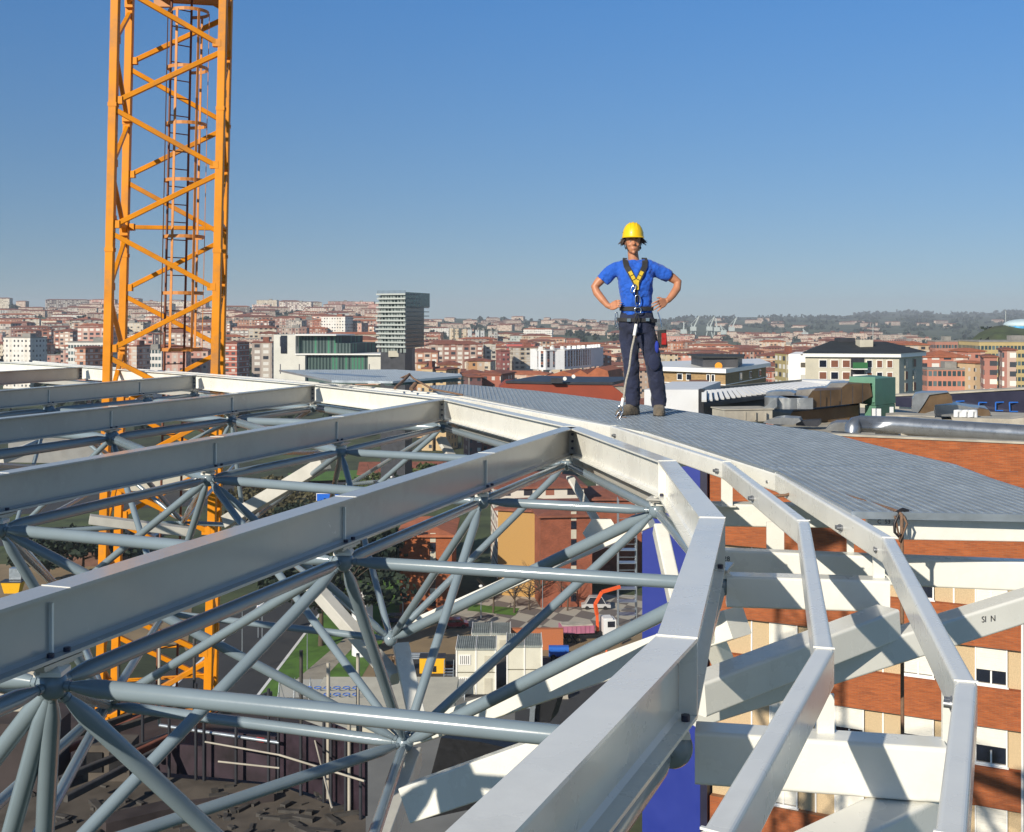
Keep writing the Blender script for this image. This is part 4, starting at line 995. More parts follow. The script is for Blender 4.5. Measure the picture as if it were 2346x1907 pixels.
# -- right of the worker
for a in [
 (1516,1552,806,620,'cream-yellow old block beside the worker’s knee',(.66,.55,.36),0,'hip',12,.2), (1560,1612,806,600,'pink block with square dark windows',(.66,.34,.26),0,'hip',13,-.2),
 (1600,1680,812,640,'red-roofed row behind the pink block',(.50,.22,.13),0,'hip',14,.1), (1676,1750,796,760,'red-brown block with stepped roofs',(.40,.15,.09),0,'hip',14,.2),
 (1690,1800,826,520,'orange brick row with white windows',(.50,.19,.09),1,'hip',13,-.1), (1750,1796,842,470,'red brick block right of the dark penthouse',(.42,.11,.06),1,'hip',13,.1),
 (1740,1800,806,700,'cream and orange row with white windows',(.55,.36,.22),1,'hip',13,0), (1795,1820,812,420,'ochre block half hidden by the grey-stone villa',(.42,.34,.14),2,'flat',14,.1)]:
    x0,x1,yt,D,lb,c,f,r,dp,rz = a; at(x0,x1,yt,D,'apartment_block',lb,c,f,r,None,dp,rz)
at(2066,2125,780,560,'apartment_block','cream block with orange attic and red roof behind the grey-stone villa',(.55,.40,.26),1,'hip',M_tile2,13,.05)
at(2108,2218,800,430,'brick_school','large salmon brick block with glazed strips, right of the grey-stone villa',(.55,.20,.13),2,'hip',M_tile2,16,-.08,cat='brick block')
at(2200,2250,797,440,'apartment_block','salmon brick wing with small white windows, far right',(.56,.22,.15),0,'hip',M_tile2,14,.1)
at(2120,2212,848,405,'car_park_block','lower salmon block with open grid front',(.58,.24,.16),3,'flat',M_flat,10,-.05,cat='brick block')
at(2214,2246,826,400,'apartment_block','cream-orange corner house at the end of the salmon block',(.60,.42,.24),0,'hip',M_tile2,10,.3)
at(2248,2302,812,380,'apartment_block','red-brown tower with white glazed balconies at far right',(.40,.17,.13),2,'hip',M_tile,14,-.3)
at(2290,2346,796,370,'apartment_block','taller red-brown tower with balconies at the right edge',(.40,.17,.13),2,'hip',M_tile,14,-.3)
at(2230,2400,784,520,'sports_hall','long ochre hall on the slope at the right edge',(.55,.42,.18),3,'flat',M_flat,24,0,cat='hall')
at(2138,2190,783,640,'apartment_block','low block with a white window strip below the green mound',(.45,.20,.14),3,'flat',M_flat,12,0)
dm = thing('domed_hall', 'pale blue domed hall painted blue and yellow on the mound at right', 'hall', tuple(PD(2345,766,640)))
m = MB(); c = PD(2350,766,640); m.prism([(c.x + 11*math.cos(R(a)), c.y + 11*math.sin(R(a))) for a in range(0,360,20)], c.z - 2, c.z + 5); m.build('wall', mat('sky_blue_mural', (.05,.30,.62), .7, var=.8, scale=.12), dm)
m = MB(); m.ball(c + Vector((0,0,5)), 11.3, 24, 12, (1,1,.28)); m.build('dome', mat('pale_dome', (.50,.62,.66), .6), dm)
# -- grey-stone villa block with dark roof
def win_rows(parent, p, q, rows, cols, h0, dz, ww, wh, matl, frame_m, name='window', skip=(), pane=True):
    d = (q - p); L = d.length; d.normalize(); nn = Vector((d.y, -d.x, 0)); rz = math.atan2(d.y, d.x)
    for r_ in range(rows):
        for c_ in range(cols):
            if (r_, c_) in skip: continue
            c = p + d * (L * (c_ + .5) / cols) + nn * .04; z = h0 - r_ * dz
            m = MB(); m.box((c.x, c.y, z), (ww + .16, .08, wh + .16), rz=rz); o = m.build(name, frame_m, parent)
            m = MB(); cc = c + nn * .035; m.box((cc.x, cc.y, z), (ww, .06, wh), rz=rz); sub('pane', m, matl if (r_ * 3 + c_ * 5) % 4 else M_glass, o)
M_stone = mat('pale_stone_cladding', (.50, .47, .38), .85, var=.08, scale=.8, dirt=.15)
M_brsh = mat('brown_shutters', (.17, .06, .03), .6, var=.2)
vd = thing('stone_villa_block', 'grey-stone apartment block with black hipped roof and a green balcony, upper right', 'apartment block', tuple(PD(1980, 905, 150)))
f0, f1, f2, f3 = PD(1845,818,152), PD(2060,822,150), PD(2113,826,157), PD(1820,818,175)
zt_, zb2 = CZ - (819-728)*150/F, CZ - 20
vpoly = [f0, f1, f2, f2 + Vector((0, 16, 0)), f0 + Vector((6, 20, 0))]
m = MB(); m.prism([(p.x, p.y) for p in vpoly], zb2, zt_); m.build('wall', M_stone, vd)
m = MB(); cc_ = sum(vpoly, Vector()) / 5; m.prism([tuple((p + (p - cc_).normalized() * .5).xy) for p in vpoly], zt_, zt_ + .5); m.build('cornice', M_frame, vd)
m = MB(); ev = [Vector(((p + (p - cc_).normalized() * .7).x, (p + (p - cc_).normalized() * .7).y, zt_ + .51)) for p in vpoly]
r_a, r_b = PD(1905,781,160), PD(2030,783,159)
m.add(ev + [r_a, r_b], [(0,1,6,5),(1,2,6),(2,3,6),(3,4,5,6),(4,0,5)]); m.build('roof', M_slate, vd)
m = MB(); c = PD(1980,792,156); m.box((c.x, c.y, c.z - .1), (1.7, 2, 1.7)); m.build('chimney', M_stone, vd)
m = MB(); c = PD(1935,783,160); m.box((c.x, c.y, c.z), (2.2, 2, 1.0)); m.build('chimney', M_dark, vd)
win_rows(vd, f0, PD(1945,820,151), 4, 3, zt_ - 1.3, 1.55 * 1, .95, 1.0, M_brsh, M_frame) if False else None
DZ = 27.5 * 150 / F
for (xa, xb, cols, w_) in ((1872,1952,3,.85),(1980,2050,3,.6)):
    win_rows(vd, PD(xa,822,152 - (xa-1845)/215*2), PD(xb,822,152 - (xb-1845)/215*2), 4, cols, zt_ - .85, DZ, w_, .85, M_brsh, M_frame)
win_rows(vd, PD(2066,822,150.7), PD(2104,824,155.6), 4, 2, zt_ - .85, DZ, .8, 1.0, M_brsh, M_stone)
for r_ in range(3):
    z = zt_ - 1.45 - r_ * DZ; a, b = PD(1947,800,150.9), PD(1982,800,150.5); c = (a + b) / 2
    m = MB(); m.box((c.x, c.y - .6, z), ((b - a).length, 1.2, .14)); bl = m.build('balcony', M_frame, vd)
    m = MB(); m.box((c.x, c.y - 1.2, z + .45), ((b - a).length, .06, .75)); sub('railing', m, mat('green_balcony_sheet', (.03, .14, .05), .6) if r_ == 0 else M_frame, bl)
    m = MB(); m.box((c.x, c.y - .02, z + .75), ((b - a).length - .2, .1, 1.3)); sub('recess', m, M_dark, bl)
ext('villa_wing', 'left wing of the grey-stone block with white balconies', 'apartment block', [(1806,812),(1845,812),(1845,880),(1806,880)], 158, 12, facade_mat('wing_balconies', 6, 1.6, .6, .4, glass=(.10,.09,.08), alt=(.5,.5,.48)))
# -- low tan block with penthouse
tb = thing('tan_low_block', 'tan brick block with white cornice and dark penthouse, right behind the worker', 'apartment block', tuple(PD(1640, 905, 120)))
g0, g1, g2 = PD(1500,846,126), PD(1662,850,120), PD(1755,852,136)
zt3 = CZ - (855-728)*120/F
tp = [g0, g1, g2, g2 + Vector((2, 14, 0)), g0 + Vector((3, 14, 0))]
M_tanb = brick_mat('tan_brick', (.40, .27, .13), (.34, .23, .11), (.30, .24, .16), stain=.2)
m = MB(); m.prism([(p.x, p.y) for p in tp], 20, zt3); m.build('wall', M_tanb, tb)
m = MB(); cc_ = sum(tp, Vector()) / 5; m.prism([tuple((p + (p - cc_).normalized() * .6).xy) for p in tp], zt3, zt3 + .42); m.build('cornice', M_frame, tb)
for k in (1, 2): m = MB(); m.prism([tuple((p + (p - cc_).normalized() * .15).xy) for p in tp], zt3 - 1.15 * k - .08, zt3 - 1.15 * k); m.build('string_course', M_frame, tb)
a, b = PD(1610,820,124), PD(1690,830,123)
m = MB(); m.prism([(p.x, p.y) for p in (a, b, b + Vector((2, 8, 0)), a + Vector((0, 8, 0)))], zt3 + .43, a.z); m.build('penthouse', M_dark, tb)
m = MB(); m.prism([(p.x, p.y) for p in (a + Vector((-.4,-.4,0)), b + Vector((.5,-.4,0)), b + Vector((2.4, 8.4, 0)), a + Vector((-.4, 8.4, 0)))], a.z, a.z + .16); m.build('penthouse_roof', M_slate, tb)
m = MB(); c = PD(1646,839,122.5); m.tube(c, c + Vector((0, -.08, 0)), .38, n=20); m.build('satellite_dish', mat('orange_disc', (.75, .30, .02), .5), tb)
win_rows(tb, PD(1548,850,124.2), PD(1590,850,122.7), 2, 2, zt3 - .55, 1.15, .55, .55, M_glass, M_frame)
win_rows(tb, PD(1618,850,121.6), PD(1640,850,120.8), 2, 2, zt3 - .55, 1.15, .28, .62, M_glass, M_frame)
win_rows(tb, PD(1684,850,123.6), PD(1750,850,135), 1, 3, zt3 - .6, 1.15, .8, .6, M_glass, M_frame)
m = MB()
for k in range(2):
    a, b = PD(1583,850,122.7), PD(1620,850,121.3); c = (a + b) / 2; m.box((c.x, c.y - .35, zt3 - .95 - 1.15 * k), ((b - a).length, .7, .36))
m.build('laundry_balcony', mat('balcony_brown', (.14, .07, .05), .7), tb)
# -- big red roof in front
rr = thing('red_sheet_roof', 'broad dark red sheet roof low behind the grating, with plant and dishes on top', 'hall roof', tuple(PD(1280, 900, 170)))
ext('roof_slope', 0, 0, [(1142,889),(1158,876),(1290,880),(1400,882),(1430,905),(1430,935),(1142,915)], 165, (0, 6, .1), mat('rust_red_sheet', (.26,.045,.018), .65, var=.12, scale=.4), parent=rr)
ext('ridge', 0, 0, [(1158,873),(1285,876),(1405,876),(1405,882),(1285,881),(1158,878)], 164.8, 16, M_dark, parent=rr)
for x in (1294, 1314):
    m = MB(); c = PD(x, 868 - (x-1294) * .25, 164); m.tube(c, c + Vector((0, .15, 0)), .26, n=16); m.build('satellite_dish', M_frame, rr)
m = MB(); c = PD(1275,872,164.5); m.box(c, (1.6, 1.2, .7)); m.build('vent_box', M_dark, rr)
ext('zigzag_red_roofs', 'folded orange-red roofs between the curved white block and the worker', 'roof', [(1216,872),(1250,862),(1290,850),(1312,858),(1330,848),(1346,858),(1368,842),(1392,850),(1400,884),(1216,884)], 300, 16, M_tile2)
# -- glass office complex and tower
of = thing('glass_office', 'low white and green-glass office with slotted wall, left of the office tower', 'office', tuple(PD(720, 880, 330)))
M_wl = facade_mat('slotted_white_wall', 5.2, 7.5, .05, .35, glass=(.08,.08,.1), altp=0)
M_gg = facade_mat('green_ribbed_glass', .9, 60, .55, .97, glass=(.012,.035,.035), alt=(.05,.20,.12), altp=.35)
for nm, p4, D, mt, c in (('white_wall', [(627,767),(676,767),(677,768),(677,813),(699,813),(699,880),(627,880)], 330, M_wl, (.74,.73,.66)),
                      ('upper_glazing', [(677,770),(768,771),(768,786),(803,787),(803,812),(677,812)], 332, M_gg, (.08,.13,.13)),
                      ('lower_glazing', [(699,813),(843,813),(843,880),(699,880)], 331, M_gg, (.08,.14,.13)),
                      ('end_wall', [(843,813),(880,812),(880,880),(843,880)], 330.5, M_wl, (.70,.69,.62)),
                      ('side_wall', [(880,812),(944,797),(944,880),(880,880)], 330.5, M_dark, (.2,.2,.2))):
    o = ext(nm, 0, 0, p4, D, 18 if nm != 'side_wall' else (0, 10, 0), mt, parent=of); o.color = (*c, 1)
for pts in ([(676,766),(770,767),(770,769.5),(676,769.5)], [(676,810.5),(882,811),(882,814),(676,813.5)]): ext('roof_edge', 0, 0, pts, 329.6, 12, M_frame, parent=of)
ext('tall_slot_window', 0, 0, [(643,769),(657,769),(657,810),(643,810)], 329.8, .3, M_glass, parent=of)
ot = thing('office_tower', 'tall office tower with pale horizontal bands and a dark green glass side, centre left', 'office tower', tuple(PD(920, 880, 300)))
DT = 300.0; k_ = DT / F
ta, tb_, tc_ = PD(865,672,DT), PD(929,673,DT - 4), PD(982,673,DT + 14)
zt4 = ta.z; zl = CZ + (728 - 798) * k_; zg = 0
core = [ta + Vector((.6, .6, 0)), tb_ + Vector((-.2, .8, 0)), tc_ + Vector((-1.2, 0, 0)), tc_ + Vector((-6.5, 4.0, 0))]
m = MB(); m.prism([(p.x, p.y) for p in core], zl, zt4 - .4); m.build('glazed_core', mat('dark_green_glass', (.010, .030, .034), .18, var=.5, scale=.3, spec=.6), ot)
nf = 13
for i in range(nf):
    z = zt4 - .3 - i * (zt4 - zl - .3) / (nf - .6); j = .35 * math.sin(i * 2.1)
    m = MB(); m.sweep(Vector((ta.x - .2 + j * .6, ta.y - .25, z)), Vector((tb_.x + .1, tb_.y - .25, z)), [(-.25,-.22),(.25,-.22),(.25,.18),(-.25,.18)]); m.build('floor_band', mat('pale_band_metal', (.40,.43,.41), .5) if i == 0 else bpy.data.materials['pale_band_metal'], ot)
    m = MB(); m.sweep(Vector((tb_.x + .12, tb_.y - .2, z)), Vector((tc_.x + .1, tc_.y - .1, z)), [(-.06,-.10),(.06,-.10),(.06,.10),(-.06,.10)]); m.build('side_band', mat('dark_teal_band', (.02,.07,.08), .4) if i == 0 else bpy.data.materials['dark_teal_band'], ot)
    m = MB()
    for q in range(9): c = ta.lerp(tb_, (q + .5 + .2 * math.sin(i + q)) / 9); m.box((c.x, c.y + .25, z - .9), (.28 + .2 * ((i + q) % 3), .1, 1.1))
    m.build('blinds', mat('office_blinds', (.22,.26,.25), .6) if i == 0 else bpy.data.materials['office_blinds'], ot)
m = MB()
for q in range(24): c = ta.lerp(tb_, q / 23.0); m.box((c.x, c.y, zt4 + .0), (.06, .06, 1.3))
m.build('roof_screen', M_dark, ot)
m = MB(); cr = [tb_ + Vector((0, 0, 0)), tc_ + Vector((.3, -.2, 0)), tc_ + Vector((-.5, 3, 0)), tb_ + Vector((0, 3, 0))]
m.prism([(p.x, p.y) for p in cr], zt4 - 3.4, zt4 + .2); m.build('glass_screen', mat('teal_glass', (.012, .10, .085), .15, var=.3, scale=.5), ot)
m = MB(); bs = [PD(872,800,DT), PD(928,800,DT - 3), PD(944,800,DT + 4), PD(890,800,DT + 8)]; m.prism([(p.x, p.y) for p in bs], 0, zl); m.build('base', M_dark, ot)
m = MB(); c = PD(902,811,DT - 1.9); m.box(c, (2.6, .6, 1.5)); m.build('base_window', M_stone, ot)

# ================================================================ STREET LEVEL SEEN THROUGH THE FRAME
def gp(x, y): return P(x, y, CZ)          # point of the street plane
def sheet(name, pts, matl, lift, kind='structure'):
    m = MB(); v = [gp(*p) + Vector((0, 0, lift)) for p in pts]
    m.add(v, [tuple(range(len(v)))]); o = m.build(name, matl, clean=True); return tag(o, kind=kind)
M_asph = mat('asphalt', (.036, .037, .040), .9, var=.2, scale=.3, dirt=.1)
M_pave = mat('pale_paving', (.30, .27, .22), .9, var=.2, scale=.4)
M_sand = mat('beige_site_ground', (.24, .175, .10), .95, var=.22, scale=.12, dirt=.2)
M_grass = mat('lawn', (.07, .155, .018), .95, var=.4, scale=.3)
M_cslab = mat('site_concrete', (.17, .17, .16), .9, var=.15, scale=.15, dirt=.25)
sheet('site_ground', [(500,1640),(1640,1640),(1640,1440),(1100,1400),(700,1400),(420,1480)], M_sand, .02)
sheet('lawn', [(520,1600),(760,1330),(960,1330),(800,1600)], M_grass, .04)
sheet('road', [(250,1640),(560,1640),(900,1180),(860,1170),(800,1178)], M_asph, .05)
sheet('motorway', [(-200,1190),(1300,1120),(1300,1085),(-200,1130)], M_asph, .05)
sheet('path', [(630,1600),(700,1600),(860,1430),(840,1420)], M_pave, .06)
sheet('yard', [(860,1700),(1640,1700),(1640,1530),(1180,1500),(860,1500)], M_asph, .06)
sheet('concrete_apron', [(560,2300),(1180,2300),(1180,1600),(560,1600)], M_cslab, .08)
# zig-zag plaza
mz, nt_, b_ = newmat('zigzag_plaza'); b_.inputs['Roughness'].default_value = .9
tc = N(nt_, 'ShaderNodeTexCoord'); ck = N(nt_, 'ShaderNodeTexChecker'); mp = N(nt_, 'ShaderNodeMapping'); mp.inputs['Scale'].default_value = (.35, .22, 1); mp.inputs['Rotation'].default_value = (0, 0, .5)
nt_.links.new(tc.outputs['Object'], mp.inputs[0]); nt_.links.new(mp.outputs[0], ck.inputs[0]); ck.inputs['Color1'].default_value = (.40,.37,.31,1); ck.inputs['Color2'].default_value = (.15,.13,.12,1); ck.inputs['Scale'].default_value = 1.0
nt_.links.new(ck.outputs[0], b_.inputs['Base Color'])
sheet('plaza', [(1020,1440),(1560,1440),(1560,1370),(1150,1350),(1020,1385)], mz, .05)
sheet('flower_bed', [(1070,1400),(1180,1412),(1190,1395),(1080,1386)], M_grass, .08)
m = MB()
for pts in (((700,1190),(1290,1128),(1290,1124),(700,1186)), ((560,1640),(905,1183),(902,1181),(552,1640)), ((330,1640),(820,1180),(816,1180),(322,1640))):
    v = [gp(*p) + Vector((0, 0, .056)) for p in pts]; m.add(v, [(0,1,2,3)])
tag(m.build('road_markings', M_frame, clean=True), kind='structure')
def house(x0, x1, ybase, ytop, label, walls, roofm, depth=12, rz=0, roof='hip', strip=True, name='brick_house', wm=None):
    D = CZ * F / (ybase - YH); X = ((x0 + x1) / 2 - CX) / F * D; w = (x1 - x0) / F * D; zt = CZ + (728 - ytop) * D / F
    t = thing(name, label, 'house', (X, D + depth / 2, 0), rz=rz); wl, rf = block_mb(w, depth, zt - min(w, depth) * .17 if roof != 'flat' else zt, roof, over=.6)
    for nm, mb, mt in (('wall', wl, walls), ('roof', rf, roofm)):
        o = mb.build(nm, mt, None, loc=(0, 0, 0)); o.parent = t; o.color = (*(wm or BR), 1)
    h = zt - min(w, depth) * .17
    if strip:
        for i in range(int(h / 3)):
            m = MB(); m.box((w * .14, -depth/2 - .02, 1.6 + i * 3), (.9, .08, 1.3)); o = m.build('window', M_glass, None, loc=(0,0,0)); o.parent = t
            m = MB(); m.box((w * .14, -depth/2 - .01, 3.1 + i * 3), (.9, .06, 1.5)); o = m.build('window_panel', M_stone, None, loc=(0,0,0)); o.parent = t
    return t
house(915,1035,1402,1205,'orange brick house with a vertical strip of windows and bright tiles, centre', M_brick, M_tile2, 16, .0)
house(1226,1345,1392,1160,'darker red brick house with hipped roof beside the blue tower', M_brick2, M_tile, 15, .12)
house(1160,1262,1368,1150,'yellow-fronted house left of the dark red brick house', mat('yellow_render', (.40,.235,.075), .85, var=.1), M_tile, 11, -.3, strip=False)
house(1130,1330,1330,1085,'white and brown striped flats behind the yellow-fronted house', facade_mat('striped_flats', 4, 2.9, .4, .4, glass=(.03,.03,.04), alt=(.3,.12,.08), band=(.16,.06,.05)), M_tile, 14, .1, 'hip', False, 'striped_flats', wm=(.72,.68,.60))
house(1340,1470,1320,1120,'red-roofed low house just left of the blue stair tower', M_brick2, M_tile, 14, 0, strip=False)
house(1380,1500,1230,1040,'white-walled flats seen above the far ring joint', facade_mat('white_flats', 3.4, 2.9, .4, .45, band=(.3,.1,.06)), M_tile, 12, .1, strip=False, wm=(.75,.72,.66))
# railway hall, tracks
house(820,1280,1105,1060,'long low depot with rust-red roof beside the tracks', M_conc, M_tile, 18, .05, 'gable', False, 'depot')
# site cabins
M_cab = mat('cabin_cream_sheet', (.62, .60, .50), .6, var=.06, scale=.5, dirt=.2)
M_cabr = tile_mat('cabin_ribbed_roof', (.30, .33, .31), 1.6)
def cabin(x0, x1, ybase, levels, label, ww=True):
    D = CZ * F / (ybase - YH); X = ((x0 + x1) / 2 - CX) / F * D; w = (x1 - x0) / F * D
    t = thing('site_cabin', label, 'site cabin', (X, D + 3, 0), 'white site cabins')
    for lv in range(levels):
        z0 = lv * 2.85
        for sx in (-1, 1):
            m = MB(); m.box((X + sx * w / 4, D + 3, z0 + 1.4), (w / 2 - .08, 6, 2.7)); m.build('cabin_box', M_cab, t)
        for sx in (-1, 0, 1):
            m = MB(); m.box((X + sx * (w / 2 - .1), D - .03, z0 + 1.4), (.18, .1, 2.8)); m.build('corner_post', M_frame, t)
        if ww:
            m = MB(); m.box((X - w * .28, D - .04, z0 + 1.6), (1.5, .1, 1.3)); o = m.build('window', M_frame, t)
            m = MB()
            for i in range(5): m.box((X - w * .28 - .5 + i * .25, D - .1, z0 + 1.6), (.07, .05, 1.05))
            sub('bars', m, M_black, o)
            m = MB(); m.box((X + w * .3, D - .04, z0 + 1.1), (.95, .08, 2.0)); m.build('door', M_stone, t)
    z = levels * 2.85
    for sx in (-1, 1):
        m = MB(); m.box((X + sx * w / 4, D + 3, z + .06), (w / 2 - .1, 6.1, .2))
        for i in range(9): m.box((X + sx * w / 4 - w / 4 + .2 + i * (w / 2 - .4) / 8, D + 3, z + .2), (.16, 6.0, .1))
        m.build('ribbed_roof', M_cabr, t)
    m = MB(); 
    for sx in (-1, 0, 1): m.box((X + sx * (w / 2 - .03), D + 3, z + .18), (.08, 6.2, .3))
    m.build('roof_rail', M_frame, t)
    return t
cabin(1044,1137,1592,2,'double-stacked cream cabin pair with barred window and outside stair, front left of the group')
cabin(1160,1243,1585,2,'cabin pair right of the barred-window cabin, partly behind a tube', False)
cabin(1080,1170,1500,1,'cabin pair at the back of the group with two small windows')
m = MB()
for i in range(9):
    c = gp(1030, 1592); m.box((c.x - .2 + .0, c.y + .3 * i, .3 * i + .2), (1.2, .3, .06))
for s_ in (-.6, .6): m.tube((gp(1030,1592).x + s_ - .2, gp(1030,1592).y, .9), (gp(1030,1592).x + s_ - .2, gp(1030,1592).y + 2.6, 3.7), .05, n=6)
tag(m.build('cabin_stair', M_galv), 'grey outside stair at the left side of the barred-window cabin', 'stair')
bx_ = gp(1215,1492); m = MB(); m.box((bx_.x, bx_.y + 1, 1.5), (9.5, 1, 3.0)); tag(m.build('hoarding', mat('orange_brown_hoarding', (.40,.13,.05), .8)), 'orange-brown hoarding behind the site cabins', 'hoarding')
# lorry with crane arm
def lorry():
    c = gp(1345, 1468); rz = .14; t = thing('tipper_lorry', 'lorry with a pink-sided tipper body, white cab and raised orange crane arm', 'lorry', tuple(c), rz=rz)
    def lb(name, x, y, z, d, mt, par=None):
        m = MB(); M_ = Matrix.Rotation(rz, 3, 'Z'); m.box(M_ @ Vector((x, y, z)) + c, d, rz=rz); return m.build(name, mt, par or t)
    body = lb('tipper_body', -1.6, 0, 1.95, (5.0, 2.4, 1.1), mat('faded_pink_paint', (.42,.15,.24), .6, var=.2, scale=.6, dirt=.3)); lb('load', -1.6, 0, 2.55, (4.6, 2.1, .25), M_conc)
    for i in range(8): lb('rib', -3.9 + i * .66, -1.23, 1.95, (.12, .08, 1.05), bpy.data.materials['faded_pink_paint'])
    lb('chassis', -.3, 0, 1.15, (8.2, 1.0, .3), M_black)
    cab_ = lb('cab', 3.2, 0, 2.1, (1.9, 2.4, 2.3), M_wsheet); lb('windscreen', 3.4, -1.21, 2.6, (1.1, .06, .85), M_glass); lb('roof_spoiler', 3.0, 0, 3.35, (1.4, 2.1, .25), M_wsheet)
    for x in (-2.9, -1.6, 3.2):
        for y in (-1.1, 1.1):
            m = MB(); p = Matrix.Rotation(rz, 3, 'Z') @ Vector((x, y, .52)) + c; ax = Matrix.Rotation(rz, 3, 'Z') @ Vector((0, .17, 0)); m.tube(p - ax, p + ax, .52, n=20); w = m.build('wheel', M_black, t)
            m = MB(); m.tube(p - ax * 1.08, p + ax * 1.08, .26, n=14); sub('hub', m, M_sand, w)
    M_arm = mat('orange_red_arm', (.72, .10, .02), .5)
    pts = [Vector((1.6, 0, 1.4)), Vector((1.5, 0, 3.8)), Vector((1.2, -.1, 5.4)), Vector((2.2, -.2, 7.2)), Vector((5.0, -.2, 7.9))]
    pts = [Matrix.Rotation(rz, 3, 'Z') @ p + c for p in pts]
    for a, b in zip(pts, pts[1:]): m = MB(); m.sweep(a, b, rnd_rect(.42, .5, .05)); m.build('crane_arm', M_arm, t)
lorry()
def truck_small(x, y, label, col, L=4.2, name='parked_car', hh=1.45, rz=0):
    c = gp(x, y); t = thing(name, label, 'car' if name == 'parked_car' else 'van', tuple(c), rz=rz); mt = mat('car_paint', col, .3, coat=.5, var=.03)
    prof = [(-L/2,.35),(-L/2,.8),(-L*.38,.95),(-L*.22,hh),(L*.2,hh),(L*.34,.95),(L/2,.8),(L/2,.35)]
    M_ = Matrix.Rotation(rz, 3, 'Z'); vs = [M_ @ Vector((px, s_ * .85, pz)) + c for s_ in (-1, 1) for px, pz in prof]; n = len(prof)
    m = MB(); m.add(vs, [tuple(range(n)), tuple(range(n, 2*n))[::-1]] + [((i+1) % n, i, n+i, n+(i+1) % n) for i in range(n)]); m.build('body', mt, t, clean=True)
    m = MB(); m.add([M_ @ Vector((px, s_ * .86, pz)) + c for s_ in (-1, 1) for px, pz in ((-L*.34,.98),(-L*.21,hh-.08),(L*.19,hh-.08),(L*.31,.98))], [(0,1,2,3),(7,6,5,4),(0,4,5,1),(2,6,7,3)]); m.build('windows', M_glass, t)
    for sx in (-.31, .31):
        for sy in (-.8, .8):
            p = M_ @ Vector((sx * L, sy, .32)) + c; ax = M_ @ Vector((0, .1, 0)); m = MB(); m.tube(p - ax, p + ax, .32, n=14); m.build('wheel', M_black, t)
truck_small(905,1428,'dark blue car parked at the left foot of the orange brick house',(.01,.02,.06)); truck_small(1042,1438,'small red and blue car on the pale ground left of the cabins',(.25,.02,.03), rz=.1)
truck_small(1168,1335,'dark red car between the yellow-fronted house and the striped flats',(.2,.02,.03), rz=1.4); truck_small(1150,1322,'silver car in the shade between the houses',(.35,.36,.38), rz=1.4)
truck_small(1215,1345,'black car in front of the striped flats',(.02,.02,.02), rz=1.2); truck_small(1365,1395,'motor van by the scaffold left of the blue tower',(.45,.45,.45), 4.8, 'parked_van', 2.1)
truck_small(640,1268,'white car on the road behind the motorway sign',(.7,.7,.7), rz=.9)
# yellow skip / generator
c = gp(990,1545); t = thing('yellow_skip', 'bright orange-yellow generator box standing left of the cabins', 'generator', tuple(c))
m = MB(); m.box(c + Vector((0, 1, 1.1)), (3.4, 2, 2.0)); m.build('housing', mat('signal_yellow', (.80,.42,.01), .5, var=.05), t); m = MB(); m.box(c + Vector((0, 1, 2.2)), (3.5, 2.1, .15)); m.build('lid', M_dark, t)
m = MB(); m.box(c + Vector((.3, -.03, .7)), (.5, .06, .8), rz=0); m.build('vent', M_black, t)
c = P(30,1345,17); t = thing('yellow_bin', 'yellow metal hopper under the roof beams at the far left', 'hopper', tuple(c))
w_ = .62
m = MB(); m.add([c + Vector(v) for v in ((-.45,-.3,-.35),(.45,-.3,-.35),(.45,.3,-.35),(-.45,.3,-.35),(-w_,-.4,.35),(w_,-.4,.35),(w_,.4,.35),(-w_,.4,.35))], [(0,3,2,1),(0,1,5,4),(1,2,6,5),(2,3,7,6),(3,0,4,7),(4,5,6,7)])
m.build('hopper', bpy.data.materials['signal_yellow'], t)
m = MB(); m.box(c + Vector((0,0,.38)), (1.35,.9,.06)); m.build('rim', M_dark, t)
m = MB(); m.box(c + Vector((.1,.3,.8)), (.75,.5,.7)); m.build('motor_box', M_galv, t)
# rubble, blue machine, scaffold tower
c = gp(1280,1508); t = thing('blue_compressor', 'bright blue compressor right of the cabins', 'compressor', tuple(c))
m = MB(); m.sweep(c + Vector((-1.4, 0, 1)), c + Vector((1.4, 0, 1)), rnd_rect(1.4, 1.5, .4)); m.build('hood', mat('bright_blue', (.02,.12,.5), .4), t)
for s_ in (-.8, .8): m = MB(); m.tube(c + Vector((s_, -.75, .35)), c + Vector((s_, .75, .35)), .35, n=14); m.build('wheel', M_black, t)
sc_ = thing('scaffold_tower', 'pale scaffold tower standing left of the blue stair tower', 'scaffold', tuple(gp(1438,1440)))
c = gp(1438,1440)
for dx in (-1.4, 1.4):
    for dy in (0, 2): m = MB(); m.tube(c + Vector((dx, dy, 0)), c + Vector((dx, dy, 20)), .09, n=6); m.build('pole', M_galv, sc_)
for k in range(1, 10): m = MB(); m.box(c + Vector((0, 1, 2 * k)), (2.9, 2, .08)); m.tube(c + Vector((-1.4, 0, 2*k+1)), c + Vector((1.4, 0, 2*k+1)), .05, n=5); m.build('deck', M_galv, sc_)
